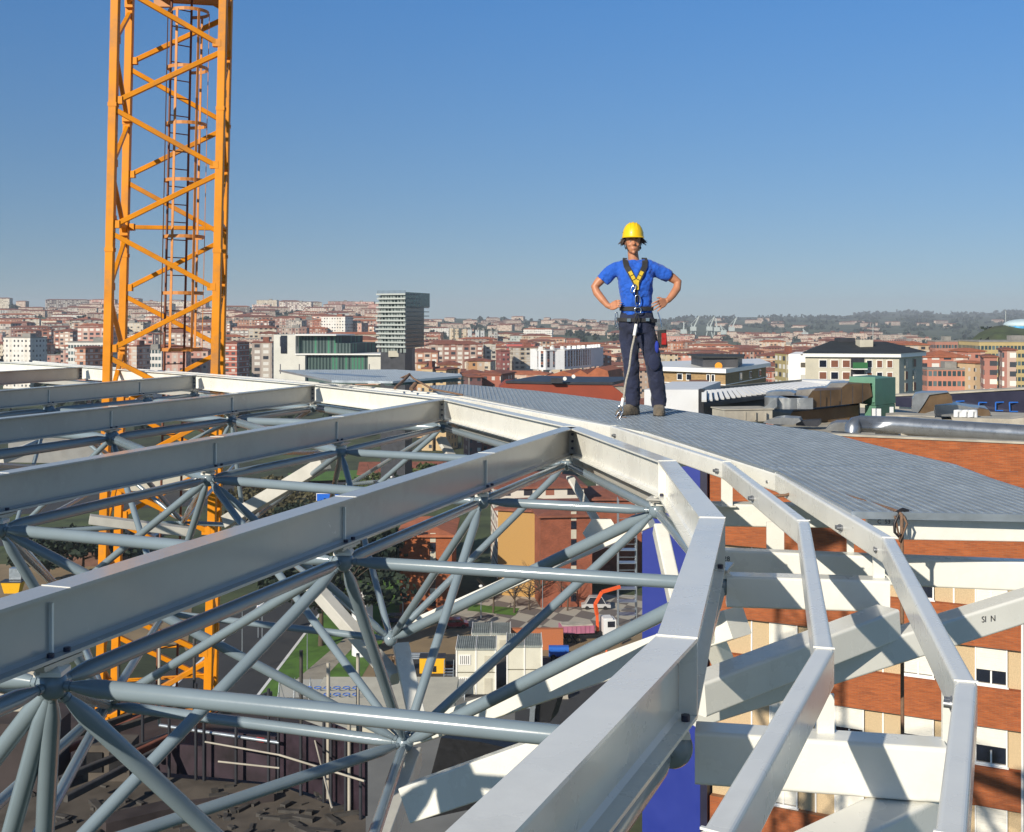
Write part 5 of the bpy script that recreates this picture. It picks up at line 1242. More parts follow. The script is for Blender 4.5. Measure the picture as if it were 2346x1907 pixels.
# round white tank, site fence, lamps
c = gp(830,1500); t = thing('white_silo', 'white cylindrical silo seen between the tubes left of the cabins', 'silo', tuple(c))
m = MB(); m.tube(c, c + Vector((0,0,8.5)), 1.5, n=24); m.build('shell', M_wsheet, t); m = MB(); m.tube(c + Vector((0,0,8.5)), c + Vector((0,0,9.2)), 1.5, .5, n=24); m.build('cap', M_wsheet, t)
m = MB(); m.tube(c + Vector((0,0,5)), c + Vector((0,0,5.2)), 1.56, n=24); m.build('band', M_conc, t)
fn = thing('site_fence', 'grey mesh site fence across the concrete apron below the cabins', 'fence', tuple(gp(880,1610)))
a, b = gp(640,1600), gp(1065,1600); n_ = 12
for i in range(n_ + 1):
    p = a.lerp(b, i / n_); m = MB(); m.tube(p, p + Vector((0,0,2.6)), .05, n=6); m.tube(p + Vector((0,0,2.3)), p + Vector((0,-1.2,0)), .03, n=5); m.build('fence_post', M_galv, fn)
mf, ntf, bf = newmat('mesh_screen'); bf.inputs['Base Color'].default_value = (.30,.31,.31,1); bf.inputs['Alpha'].default_value = .75
m = MB(); m.box((a + b) / 2 + Vector((0, 0, 1.25)), ((b - a).length, .02, 2.3)); m.build('mesh_panel', mf, fn)
def lamp(x, y, h, label):
    c = gp(x, y); t = thing('street_lamp', label, 'street lamp', tuple(c)); m = MB(); m.tube(c, c + Vector((0,0,h)), .09, .05, n=8); m.build('pole', M_galv, t); m = MB(); m.ball(c + Vector((0,0,h+.2)), .35, 10, 6, (1,1,.7)); m.build('lamp_head', M_frame, t)
lamp(704,1535,5,'short lamp with round head on the path at the grass edge'); lamp(1102,1418,5,'short lamp on the lawn left of the plaza'); lamp(923,1425,5,'short lamp in front of the orange brick house'); lamp(1243,1408,8,'lamp post in front of the dark red brick house')
lamp(897,1180,9,'tall thin lamp post beside the motorway trees')
lamp(555,1545,9,'tall white lamp post left of the road, behind the tubes')
# signs
def sign(x, y, w, h, hp, label, s):
    c = gp(x, y); t = thing('road_sign', label, 'road sign', tuple(c)); m = MB(); m.box(c + Vector((0,0,hp + h/2)), (w, .1, h)); o = m.build('sign_board', mat('sign_white_rim', (.7,.7,.7), .5), t)
    m = MB(); m.box(c + Vector((0,-.06,hp + h/2)), (w - .3, .06, h - .3)); sub('sign_face', m, mat('sign_blue', (.01,.13,.62), .4), o)
    for sx in (-w*.3, w*.3): m = MB(); m.tube(c + Vector((sx, .1, 0)), c + Vector((sx, .1, hp + h)), .1, n=6); m.build('post', M_galv, t)
    if s: text('sign_symbol', s, c + Vector((0, -.1, hp + h/2)), h * .7, (R(90),0,0), t, M_frame)
sign(768,1218,8.5,4.6,4.0,'blue motorway direction sign with white rim, left of centre','')
sign(596,1462,1.0,1.5,3.4,'small blue parking sign beside the road near the red wall','P')
ext('red_wall', 'red-brown container wall seen between tubes left of the silo', 'container', [(607,1384),(655,1402),(700,1400),(700,1430),(655,1432),(607,1428)], 200, 6, mat('oxide_red', (.30,.07,.03), .7, var=.15))
# street trees
def leafy(name, label, c, rad, h, col, n, group=None, bare=False, seed=0, cat='tree', ls=1.0):
    rn = random.Random(seed); t = thing(name, label, cat, tuple(c), group); c = Vector(c); m = MB()
    m.path([c, c + Vector((.1, 0, h * .35)), c + Vector((0, .1, h * .7))], [.22 * h / 8, .16 * h / 8, .06 * h / 8], n=7)
    for i in range(9 if not bare else 26):
        a = rn.uniform(0, 6.28); z = h * rn.uniform(.3, .6); e = c + Vector((math.cos(a) * rad * .8, math.sin(a) * rad * .8, h * rn.uniform(.6, 1.0)))
        m.path([c + Vector((0, 0, z)), c.lerp(e, .55) + Vector((0, 0, z * .35)), e], [.07 * h / 8, .045 * h / 8, .015 * h / 8], n=5)
    m.build('trunk', mat('bark', (.09,.065,.045), .95) if 'bark' not in bpy.data.materials else bpy.data.materials['bark'], t)
    if bare: return t
    m = MB(); cl = [(Vector((rn.gauss(0, .45), rn.gauss(0, .45), rn.uniform(-.6, .6))), rn.uniform(.3, .6)) for _ in range(12)]
    for i in range(n):
        q, rr_ = rn.choice(cl); d = Vector((rn.gauss(0,1), rn.gauss(0,1), rn.gauss(0,1))).normalized() * rr_ * rn.uniform(.5, 1)
        p = c + Vector(((q.x + d.x) * rad, (q.y + d.y) * rad, h * .62 + (q.z + d.z) * h * .36)); s_ = rn.uniform(.25, .55) * ls
        u = Vector((rn.gauss(0,1), rn.gauss(0,1), rn.gauss(0,1))).normalized(); v = u.orthogonal().normalized()
        m.add([p - u * s_, p + v * s_ * .7, p + u * s_, p - v * s_ * .7], [(0,1,2,3)])
    m.build('crown', col, t); return t
def leafmat(name, c):
    m, nt, b = newmat(name); b.inputs['Roughness'].default_value = .7
    t = noise(nt, .8, 5, .7); r = ramp(nt, t.outputs['Fac'], [(.3, [x * .5 for x in c]), (.55, c), (.75, [x * 1.7 for x in c])]); nt.links.new(r.outputs[0], b.inputs['Base Color'])
    b.inputs['Subsurface Weight'].default_value = 0; return m
M_leaf = leafmat('leaves_olive', (.06, .085, .018)); M_leafd = leafmat('leaves_dark', (.013, .026, .011)); M_leafb = leafmat('leaves_brownish', (.075, .065, .025))
for i, (x, y, rad, h) in enumerate(((860,1160,5,8),(905,1152,6,9),(960,1140,6,9),(1010,1135,6,9),(800,1172,4.5,7))):
    leafy('roadside_tree', ('olive tree at the left end of the motorway planting','olive tree behind the tall thin lamp post','fullest olive tree of the motorway planting','olive tree at the right end of the motorway planting','small olive tree next to the blue motorway sign')[i], gp(x, y), rad, h, M_leaf, 1500, 'olive-green trees along the motorway', seed=i)
for i, (x, y, rad, h) in enumerate(((590,1235,9,10),(660,1225,8,9),(190,1330,9,11),(110,1350,8,10),(590,1170,8,8),(905,1300,7,20),(800,1420,9,19),(850,1330,8,16),(765,1340,9,15),(700,1290,8,12),(735,1480,10,15))):
    leafy('dark_tree', ('dark tree below the second roof beam','dark tree left of the motorway sign','dark tree behind the left tubes','dark tree near the yellow hopper','low dark tree beside the motorway','tall dark tree against the left side of the orange brick house','tall dark tree left of the silo','dark tree behind the orange brick house roof','broad dark tree right of the road bend','dark tree directly right of the motorway sign','broad dark tree above the path')[i], gp(x, y), rad, h, M_leafd if i not in (0, 1, 4) else M_leafb, 2200, 'dark trees between the site and the houses', seed=20 + i, ls=1.3)
for i, (x, y, rad, h) in enumerate(((1178,1405,4,7),(1130,1405,3.5,6.5),(1212,1398,3.5,6),(1240,1392,4,8),(1300,1400,3,6))):
    leafy('bare_tree', ('bare tree in the flower bed left of the plaza','thin bare tree at the lawn edge','bare tree in front of the yellow-fronted house','bare tree before the dark red brick house','small bare tree right on the plaza')[i], gp(x, y), rad, h, None, 0, 'bare winter trees round the plaza', True, 40 + i)
# ================================================================ HALF-BUILT FLOOR BELOW, LOWER LEFT
def P2(x, y, h): return P(x, y, h)
hs = 6.2
M_shade = mat('shaded_slab', (.085, .072, .06), .95, var=.4, scale=1.6, dirt=.5)  # concrete with the lower floor's shade put into a darker colour
M_dusk = mat('dark_formwork', (.045, .035, .035), .8, var=.4, scale=2)  # near-black carries the shade of the sunken slab too
sl_ = thing('lower_floor', 'half-built dark floor with screens and props below the frame at the lower left', 'construction floor', tuple(P2(450,1800,hs)))
m = MB(); v = [P2(x, y, hs) for x, y in ((-700,2300),(830,2300),(838,1875),(640,1800),(100,1760),(-700,1730))]; m.prism([(p.x, p.y) for p in v], CZ - hs - .2, CZ - hs); m.build('slab', M_shade, sl_)
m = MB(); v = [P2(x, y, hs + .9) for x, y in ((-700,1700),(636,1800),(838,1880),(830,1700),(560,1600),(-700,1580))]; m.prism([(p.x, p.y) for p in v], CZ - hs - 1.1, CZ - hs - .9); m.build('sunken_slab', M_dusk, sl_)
M_scr = mat('dark_plum_screen', (.022, .012, .020), .6, var=.7, scale=3)
for (x0, y0, x1, y1, hgt) in ((330,1772,470,1785,.40),(470,1785,640,1802,.62),(640,1802,760,1840,.78),(760,1840,838,1878,.98)):
    a, b = P2(x0, y0, hs), P2(x1, y1, hs); m = MB(); d = b - a; m.box((a + b) / 2 + Vector((0, .1, hgt / 2)), (d.length, .03, hgt), rz=math.atan2(d.y, d.x)); m.build('screen', M_scr, sl_)
    for i in range(3):
        p = a.lerp(b, i / 2.3); m = MB(); hh = (1.15, .9, 1.3, 1.0, .8, 1.25)[i]; m.tube(p + Vector((0,-.06,0)), p + Vector((0,-.06,hh)), .022, n=6); m.build('screen_post', M_dark, sl_)
m = MB(); m.tube(P2(365,1662,hs-.6), P2(640,1702,hs-.6), .024, n=10); m.build('rail', M_galv, sl_)
m = MB(); m.tube(P2(588,1694,hs-.595), P2(606,1697,hs-.595), .030, n=10); m.build('red_sleeve', mat('red_sleeve', (.7,.03,.01), .5), sl_)
m = MB(); m.tube(P2(430,1720,hs-.1), P2(740,1755,hs-.1), .026, n=10); m.build('rail', M_conc, sl_)
m = MB(); m.tube(P2(460,1600,hs-.3), P2(600,1620,hs-.3), .02, n=8); m.build('rail', M_conc, sl_)
m = MB(); p = P2(235,1800,hs); m.box(p + Vector((0, .35, .24)), (.62, .42, .48)); o = m.build('air_unit', M_shade, sl_)
for s_ in (-.15, .15): m = MB(); m.box(p + Vector((s_, .13, .26)), (.21, .03, .26)); sub('grille', m, M_black, o)
M_steel2 = mat('dusty_dark_steel', (.08, .075, .07), .6, metal=.3, var=.3)
for i, (x0, y0, x1, y1) in enumerate(((130,1790,620,1590),(90,1745,430,1600),(240,1680,420,1620),(150,1830,420,1690),(300,1730,560,1610),(120,1700,300,1640))):
    m = MB(); m.sweep(P2(x0, y0, hs - .4), P2(x1, y1, hs - .4), rnd_rect(.07, .09, .01, 1)); m.build('formwork_beam', (M_steel2, M_tile, M_shade)[i % 3], sl_)
for i, (x, y) in enumerate(((752,1830),(690,1790),(820,1800),(272,1700),(365,1660),(445,1640),(800,1860))):
    p = P2(x, y, hs); m = MB(); m.tube(p, p + Vector((0, 0, 1.75 if i < 3 else 1.2)), .024, n=8); m.build('prop', M_steel2 if i % 2 else M_conc, sl_)
for i, (x, y, w_, d_, h_) in enumerate(((60,1800,1.0,.5,.9),(480,1850,1.6,.12,.1),(320,1880,.9,.3,.12))):
    p = P2(x, y, hs); m = MB(); m.box(p + Vector((0, 0, h_/2)), (w_, d_, h_), rz=.3 * i); m.build('timber_stack', (M_dusk, M_dusk, M_dusk)[i % 3], sl_)
a, b = P2(-200,1740,hs), P2(118,1762,hs); m = MB(); d = b - a; m.box((a + b)/2 + Vector((0,0,.6)), (d.length, .15, 1.5), rz=math.atan2(d.y, d.x)); m.build('grey_wall', M_conc, sl_)
c = P2(790,1640,24); m = MB(); m.box(c + Vector((2, 3, -.3)), (9, 10, .5)); tag(m.build('pale_roof_slab', M_stone), 'pale flat slab with blue rings lying on it, lower centre', 'slab')
t = thing('blue_ring_stack', 'rows of bright blue rings laid on the pale slab', 'pipe rings', tuple(c))
for i in range(6):
    for j in range(2):
        p = PD(715 + i * 17 + j * 3, 1572 + j * 10, c.y + 5); p = P(706 + i * 22, 1578 + j * 15, 23.85); m = MB()
        rr_ = [p + Vector((.22 * math.cos(R(a)), .22 * math.sin(R(a)), .06)) for a in range(0, 361, 30)]; m.path(rr_, .03, n=5); m.build('ring', bpy.data.materials['bright_blue'], t)
ext('dark_pit_wall', 'black opening with a grey frame below the cabins', 'opening', [(1236,1560),(1290,1560),(1260,1655),(1222,1655)], 120, 3, M_black)  # solid black panel: the opening's inner shade is put into its colour
m = MB(); 
for (x0, y0, x1, y1) in ((1224,1560,1218,1660),(1218,1660,1262,1665)): m.sweep(PD(x0,y0,119.5), PD(x1,y1,119.5), rnd_rect(.5,.5,.02,1))
tag(m.build('opening_frame', M_galv), 'grey steel frame of the black opening below the cabins', 'frame')
ext('shadow_pit', 'black panel standing for a deep shaded pit right of the lowest lower joint', 'pit wall', [(1010,1690),(1100,1700),(1190,1720),(1100,1850),(960,1880)], 60, 3, M_black)  # the pit's deep shade is put in as a black panel

# ================================================================ THE TOWN AS FAR AS THE HILLS
boxes = []
cols_near = [BR, SA, PK, CR, (.42,.17,.11), (.50,.30,.20), (.40,.33,.28), WH]
cand = []
rnb = random.Random(3)
def scatter(n, x0, x1, D0, D1, w, h, cols, roofs, zone, yt=None):
    for i in range(n):
        D = D0 + (D1 - D0) * rnb.random() ** .85; x = rnb.uniform(x0, x1); W = rnb.uniform(*w); H = rnb.uniform(*h); X = (x - CX) / F * D
        if any(abs(X - bX) < (W + bW) * .52 and abs(D - bD) < 16 for bX, bD, bW in boxes): continue
        boxes.append((X, D, W)); cand.append((X, D, W, rnb.uniform(9, 14), H, rnb.choice(cols), rnb.uniform(-.5, .5), rnb.choice((0, 0, 1, 2)), rnb.choice(roofs), zone))
scatter(150, -120, 880, 700, 1500, (16, 46), (9, 19), [BR, PK, SA, (.3,.16,.13), CR, (.35,.3,.27)], ['hip', 'hip', 'flat'], 'left slope')
scatter(130, -120, 900, 1400, 2450, (12, 50), (7, 15), [BR, PK, CR, WH, (.3,.25,.22), SA], ['hip'], 'far left hill')
scatter(30, -50, 900, 2380, 2600, (30, 90), (14, 30), [PK, CR, (.35,.25,.22)], ['hip', 'flat'], 'left skyline')
scatter(70, 940, 1450, 560, 1300, (14, 40), (8, 17), [SA, BR, (.5,.26,.14), CR], ['hip'], 'centre')
scatter(70, 940, 1500, 1500, 3500, (14, 50), (6, 12), [WH, CR, SA], ['hip'], 'far centre hill')
scatter(150, 1480, 2150, 480, 1250, (14, 44), (8, 17), [SA, (.5,.2,.1), BR, (.56,.36,.22), CR], ['hip'], 'right town')
scatter(120, 1480, 2120, 1250, 2500, (18, 50), (6, 13), [SA, CR, PK, (.5,.38,.3), WH], ['hip', 'flat'], 'far right town')
scatter(22, 1500, 2300, 3000, 4600, (25, 60), (6, 11), [WH, CR, SA], ['hip'], 'far right hill')
scatter(160, -1400, -130, 560, 2400, (14, 46), (8, 16), [BR, PK, SA, CR], ['hip'], 'beyond the left edge')
scatter(120, 2420, 3600, 560, 2600, (14, 46), (8, 16), [BR, SA, CR], ['hip'], 'beyond the right edge')
named = [c for c in cand]
inview = lambda c: 0 if -40 < CX + c[0] / c[1] * F < 2386 else 1
named.sort(key=lambda c: (inview(c), -c[2] * c[4] / c[1] ** 2))
DESC = {'left slope': 'tile-roofed block of flats crowded on the near left slope', 'far left hill': 'small tile-roofed house on the hillside at far left', 'left skyline': 'large block standing on the left skyline',
        'centre': 'orange tile-roofed house between the office tower and the worker', 'far centre hill': 'tiny pale house on the distant centre slope', 'right town': 'red-roofed brick building in the old town right of the worker',
        'far right town': 'distant pale block in the town behind the shipyard cranes', 'far right hill': 'tiny pale building on the far right hillside'}
stuffmb = MB()
for i, (X, D, w, d, h, col, rz, f_, rf_, zone) in enumerate(named):
    if i < 290 and zone in DESC:
        cn = 'brick' if col in (BR, SA, PK) else 'pale' if col in (CR, WH) else 'brown'
        simple('town_building', DESC[zone], 'building', X, D, w, d, h, col, rz, f_, rf_, rnb.choice((M_tile, M_tile2, M_tile)) if rf_ == 'hip' else M_flat, 'buildings: ' + zone)
    else:
        wl, rf = block_mb(w, d, h, rf_); z = gz(X, D); M_ = Matrix.Rotation(rz, 3, 'Z')
        for mb_, mi in ((wl, 0 if sum(col) > 1.2 else 1), (rf, 2)):
            stuffmb.add([M_ @ v + Vector((X, D, z)) for v in mb_.v], mb_.f, mi=mi)
fa, fb2 = facade_mat('far_pale_walls'), facade_mat('far_brick_walls')
o = stuffmb.build('distant_houses', [fa, fb2, M_tile]); o.color = (.55, .42, .33, 1); tag(o, 'mass of tiny houses on the far slopes', 'houses', kind='stuff')
# woods on the slopes: one mass of leaf clumps
rnw = random.Random(9); m = MB()
def clump(X, D, z, r, n=12):
    for k in range(n):
        d = Vector((rnw.gauss(0,1), rnw.gauss(0,1), abs(rnw.gauss(0,1)))).normalized(); p = Vector((X, D, z)) + Vector((d.x * r, d.y * r, d.z * r * 1.1)) * rnw.uniform(.4, 1)
        u = Vector((rnw.gauss(0,1), rnw.gauss(0,1), rnw.gauss(0,1))).normalized(); v = u.orthogonal().normalized(); s_ = r * rnw.uniform(.3, .55)
        m.add([p - u * s_, p + v * s_, p + u * s_, p - v * s_], [(0,1,2,3)])
def woods(n, x0, x1, D0, D1, r0, r1):
    for i in range(n):
        D = rnw.uniform(D0, D1); x = rnw.uniform(x0, x1)
        if math.sin(x * .021 + D * .006) + math.sin(x * .057 + 1) + rnw.uniform(-.6, .6) < -.1: continue
        X = (x - CX) / F * D; clump(X, D, gz(X, D), rnw.uniform(r0, r1) * (1 + D / 4000))
woods(900, -150, 900, 480, 1400, 3, 7); woods(1100, -150, 1500, 1300, 3600, 3, 6); woods(500, 1400, 2400, 900, 3000, 3, 6); woods(2200, 1450, 2500, 3000, 7000, 3, 6)
woods(26, 2080, 2260, 600, 680, 2, 4)
tag(m.build('hillside_woods', M_leafd), 'scattered dark woods on the slopes behind the town', 'woods', kind='stuff')
# shipyard cranes
sc0 = None
def ship_crane(x, D, H, lean_, label):
    X = (x - CX) / F * D; z = gz(X, D); t = thing('shipyard_crane', label, 'crane', (X, D, z), 'grey shipyard cranes in the distance'); k = 1.9 * D / F
    m = MB(); b = Vector((X, D, z))
    for s_ in (-1, 1): m.sweep(b + Vector((s_ * 4 * k, 0, 0)), b + Vector((s_ * 1.5 * k, 0, H * .45)), rnd_rect(1.0 * k, 1.0 * k, .1, 1))
    m.build('tower', M_shipc, t)
    m = MB(); top = b + Vector((0, 0, H * .42)); tip = b + Vector((lean_ * H * .5, 0, H)); m.sweep(top, tip, rnd_rect(1.3 * k, 1.3 * k, .1, 1)); m.build('jib', M_shipc, t)
    m = MB(); bk = b + Vector((-lean_ * 5 * k, 0, H * .62)); m.sweep(top, bk, rnd_rect(.9 * k, .9 * k, .1, 1)); m.sweep(bk, tip, rnd_rect(.5 * k, .5 * k, .05, 1)); m.build('counter_jib', M_shipc, t)
    m = MB(); m.box(top, (7 * k, 5 * k, 5 * k)); m.build('machine_house', M_shipc, t)
M_shipc = mat('pale_crane_grey', (.42,.47,.46), .6)
for (x, hp, ln, lb) in ((1588,50,.55,'leftmost large shipyard crane with raised jib'),(1625,48,.5,'second shipyard crane from the left, jib leaning right'),(1566,36,.05,'thin upright shipyard crane near the worker'),
                    (1642,44,-.1,'shipyard crane with a nearly upright jib'),(1676,46,.5,'rightmost tall shipyard crane'),(1657,28,-.5,'small shipyard crane among the tall ones'),(1844,22,-.4,'small far crane above the black-roofed block')):
    ship_crane(x, 2350, hp * 2350 / F, ln, lb)
for x, h, lb in ((2000,45,'thin mast above the black roof'),(2304,26,'thin radio mast at the right skyline')):
    D = 900; X = (x - CX) / F * D; z = gz(X, D); m = MB(); m.tube((X, D, z), (X, D, CZ + (728 - (712 if x > 2100 else 742)) * D / F), .25, n=6); tag(m.build('radio_mast', M_shipc), lb, 'mast')

# ---- loose things on the site
def pile(name, cat, label, x, y, fn, matl):
    c = gp(x, y); m = MB(); fn(m, c); tag(m.build(name, matl), label, cat)
rs_ = random.Random(4)
def planks(m, c):
    for k in range(12): m.box(c + Vector((rs_.uniform(-.8,.8), rs_.uniform(-.5,.5), .1 + .09*(k//3))), (3.2, .22, .07), rz=rs_.uniform(-.15,.15))
def pipes(m, c):
    for k in range(10): m.tube(c + Vector((-2, .32*(k%4), .18 + .3*(k//4))), c + Vector((2, .32*(k%4), .18 + .3*(k//4))), .15, n=10)
def crates(m, c):
    m.box(c + Vector((0,0,.1)), (1.3,1.1,.12))
    for k in range(5): m.box(c + Vector((0, 0, .3 + k*.24)), (1.2 - .05*(k%2), 1.0, .2), rz=.03*k)
def heap(m, c):
    for k in range(40):
        a = rs_.uniform(0, 6.28); r_ = rs_.uniform(0, 1.8); m.box(c + Vector((math.cos(a)*r_, math.sin(a)*r_, max(.1, .8 - r_*.4))), (rs_.uniform(.2,.6),)*3, M=Euler((rs_.uniform(0,3),)*3).to_matrix())
pile('plank_stack','timber','stack of reddish planks right of the yellow generator box',1012,1530,planks,M_tile); pile('pipe_stack','pipes','stack of grey pipes behind the yellow generator box',960,1512,pipes,M_galv)
pile('pallet','pallet','pallet with pale sacks between the generator box and the tubes',935,1535,crates,M_stone); pile('rubble_heap','rubble','small rubble heap right of the blue compressor',1325,1512,heap,M_conc)
pile('plank_stack','timber','dark planks lying before the orange-brown hoarding',1290,1535,planks,M_dusk); pile('pallet','pallet','pallet of brown boxes at the foot of the scaffold tower',1415,1475,crates,M_rust)
pile('rubble_heap','rubble','brownish rubble heap left of the yellow generator box',905,1520,heap,M_rust); pile('pipe_stack','pipes','pipes lying on the yard below the right-hand cabins',1210,1625,pipes,M_galv)
pile('pallet','pallet','single pallet load on the dark yard under the second thick tube',1290,1600,crates,M_conc)
cone = mat('orange_plastic', (.7,.12,.01), .5)
for i, (x, y, lb) in enumerate(((1120,1475,'orange cone near the small car'),(1245,1470,'orange cone beside the hoarding end'),(1390,1500,'orange cone right of the lorry'))):
    c = gp(x, y); m = MB(); m.tube(c, c + Vector((0,0,.9)), .3, .05, n=12); m.box(c + Vector((0,0,.03)), (.7,.7,.06)); tag(m.build('traffic_cone', cone), lb, 'cone')

for x0,y0,x1,y1,r_ in ((470,1700,640,1730,.012),(640,1730,835,1790,.014),(500,1745,640,1760,.012),(720,1690,760,1850,.012)):
    m = MB(); m.tube(P2(x0,y0,hs-.7), P2(x1,y1,hs-.7), r_, n=6); m.build('rail', M_conc, sl_)
rq = random.Random(8); m = MB()
for k in range(120):
    q = P2(rq.uniform(60,820), rq.uniform(1800,1960), hs); s_ = rq.uniform(.02,.09); m.box(q + Vector((0,0,s_*.3)), (s_*rq.uniform(1,5), s_, s_*.6), rz=rq.uniform(0,3))
tag(m.build('debris', M_steel2), 'loose offcuts and dust scattered over the dark floor at the lower left', 'debris', kind='stuff')
# ---- sheds, track bed and lanes seen between the beams at the left
M_shed = mat('grey_shed_wall', (.24,.24,.23), .8, var=.15, scale=.3, dirt=.3); M_rusty = mat('rusty_ballast', (.16,.085,.06), .95, var=.35, scale=.6)
house(565,815,1012,962,'long grey shed seen between the second and third roof beams, left of centre', M_shed, M_flat, 16, .05, 'gable', False, 'grey_shed')
house(20,230,1062,1008,'grey shed with flat roof under the third roof beam at far left', M_shed, M_flat, 18, -.1, 'flat', False, 'grey_shed')
house(240,430,1125,1072,'low pale shed behind the crane mast legs', M_stone, M_flat, 14, .1, 'flat', False, 'pale_shed')
house(60,260,1300,1215,'brown shed with dark roof left of the mast, under the nearest roof beam', M_rusty, M_slate, 16, .2, 'gable', False, 'brown_shed')
house(420,560,960,918,'small white works hall just right of the mast below the fourth roof beam', M_wsheet, M_flat, 20, 0, 'flat', False, 'works_hall')
sheet('track_bed', [(840,1012),(1290,1012),(1290,985),(820,985)], M_rusty, .05)
sheet('slip_road', [(-200,1085),(700,1050),(700,1038),(-200,1068)], M_asph, .05)
sheet('service_road', [(-200,1265),(420,1225),(440,1200),(-200,1235)], M_asph, .05)
sheet('gravel_yard', [(-200,1440),(430,1480),(450,1300),(-200,1290)], M_sand, .04)
sheet('verge', [(660,1112),(1180,1085),(1180,1060),(660,1085)], M_grass, .05)
m = MB()
for k in range(4):
    a, b = gp(830, 989 + k * 6), gp(1285, 989 + k * 6); a.z = b.z = .2; m.sweep(a, b, [(-.15,-.1),(.15,-.1),(.15,.1),(-.15,.1)])
tag(m.build('railway_tracks', M_galv), kind='structure')
for i, (x, y, c_, r_, lb) in enumerate(((90,1255,(.6,.6,.6),-.1,'white car on the service road under the second roof beam'),(210,1245,(.15,.02,.02),-.1,'dark red car on the service road left of the mast'),(340,1233,(.05,.07,.12),-.1,'dark blue car on the service road behind the mast legs'),
      (500,1110,(.5,.5,.52),0,'silver car on the motorway left of the white member'),(900,1108,(.6,.6,.6),0,'white car on the motorway above the olive trees'),(330,1060,(.05,.05,.05),0,'black car on the slip road behind the third roof beam'))):
    truck_small(x, y, lb, c_, rz=r_)
# ================================================================ THE WORKER
G0 = Vector(((1479 - CX) / F * 11.6, 11.6, CZ - HT + .001))
def W(x, y, z): return G0 + Vector((x, y, z))
def zc(X, Y, y=0.0):       # from the enlarged crop of the photo to the worker's own frame
    return W((.2823 * X - 149) / 237, y, (465 - .2823 * Y) / 237)
man = thing('person', 'man in yellow helmet and blue T-shirt standing hands on hips on the grating', 'person', tuple(G0))
def rings(m, rs, n=28, cap=True):
    "rs: (centre, rx, ry, exponent) horizontal rings"
    vs = []
    for c, rx, ry, *e in rs:
        p = e[0] if e else 2.0
        for i in range(n):
            a = 2 * math.pi * i / n; ca, sa = math.cos(a), math.sin(a)
            vs.append(Vector(c) + Vector((math.copysign(abs(ca) ** (2 / p), ca) * rx, math.copysign(abs(sa) ** (2 / p), sa) * ry, 0)))
    fs = [(j*n+i, j*n+(i+1) % n, (j+1)*n+(i+1) % n, (j+1)*n+i) for j in range(len(rs) - 1) for i in range(n)]
    up = rs[-1][0].z > rs[0][0].z
    m.add(vs, fs if up else [f[::-1] for f in fs], True)
    a, b = tuple(range(n))[::-1], tuple(range((len(rs)-1)*n, len(rs)*n)); m.add(vs, [a, b] if up else [a[::-1], b[::-1]])
def remesh(o, vox, sm=6, fac=.5):
    r = o.modifiers.new('remesh', 'REMESH'); r.mode = 'VOXEL'; r.voxel_size = vox; r.use_smooth_shade = True
    if sm: s_ = o.modifiers.new('smooth', 'SMOOTH'); s_.iterations = sm; s_.factor = fac
def cloth(name, c, bs=.5, rough=.85, sc=14, var=.12, wr=9):
    m, nt, b = newmat(name); b.inputs['Roughness'].default_value = rough; b.inputs['Sheen Weight'].default_value = .15
    t = noise(nt, sc, 5, .6); r = ramp(nt, t.outputs['Fac'], [(.3, [x*(1-var) for x in c]), (.7, [x*(1+var) for x in c])]); nt.links.new(r.outputs[0], b.inputs['Base Color'])
    w = noise(nt, wr, 3, .5); w.inputs['Distortion'].default_value = 1.2; bump(nt, b, w.outputs['Fac'], bs, .04); return m
M_skin = mat('tanned_skin', (.47,.205,.11), .5, var=.10, scale=18); M_skin.node_tree.nodes["Principled BSDF"].inputs['Subsurface Weight'].default_value = .08  # tanned skin tone with random variation
M_tee = cloth('blue_cotton', (.010,.095,.50), .8, wr=8); M_trou = cloth('navy_work_cloth', (.012,.017,.045), .6, wr=7, var=.4, sc=6)
M_hair = cloth('brown_hair', (.05,.028,.018), .4, .6, 60, .4, 60); M_web = cloth('black_webbing', (.018,.018,.02), .2, .7, 60, .2, 60)
M_yel = cloth('yellow_webbing', (.60,.42,.02), .2, .7, 60, .15, 60); M_helm = mat('yellow_helmet_shell', (.84,.54,.005), .42, var=.04, scale=8, coat=.1)
M_boot = cloth('brown_suede_boot', (.13,.105,.075), .5, .9, 25, .3, 30); M_steel = mat('polished_steel', (.62,.63,.66), .18, metal=1, var=.05)
# --- body: one continuous surface
hx = -.122
m = MB()
H = lambda x, y, z: W(hx + x, y, z)
rings(m, [(H(0,-.035,1.568),.024,.030),(H(0,-.030,1.578),.040,.050),(H(0,-.022,1.598),.054,.066),(H(0,-.012,1.625),.062,.078),(H(0,-.005,1.655),.068,.088),(H(0,0,1.685),.072,.094),(H(0,.003,1.715),.075,.098),(H(0,.004,1.75),.074,.096),(H(0,.004,1.78),.062,.082),(H(0,.004,1.80),.036,.048)], 32)
m.path([H(0,-.088,1.690), H(0,-.099,1.672), H(0,-.110,1.655), H(0,-.100,1.645)], [.007,.009,.0125,.009], 10)          # nose
for s_ in (-1, 1):
    m.ball(H(.011*s_,-.098,1.651), .0085, 10, 8)
    m.path([H(.010*s_,-.090,1.700), H(.030*s_,-.086,1.703), H(.050*s_,-.070,1.697)], [.007,.008,.006], 8)                # brow
    m.ball(H(.036*s_,-.066,1.648), .021, 14, 10, (1,1,.8))                                                            # cheek
    m.ball(H(.071*s_,.004,1.668), .017, 12, 10, (.45,.9,1.5)); m.ball(H(.076*s_,.006,1.676), .013, 12, 10, (.4,1,1.2))   # ear
m.path([H(-.023,-.080,1.613), H(-.010,-.090,1.6145), H(0,-.092,1.6135), H(.010,-.090,1.6145), H(.023,-.080,1.613)], .0058, 8)
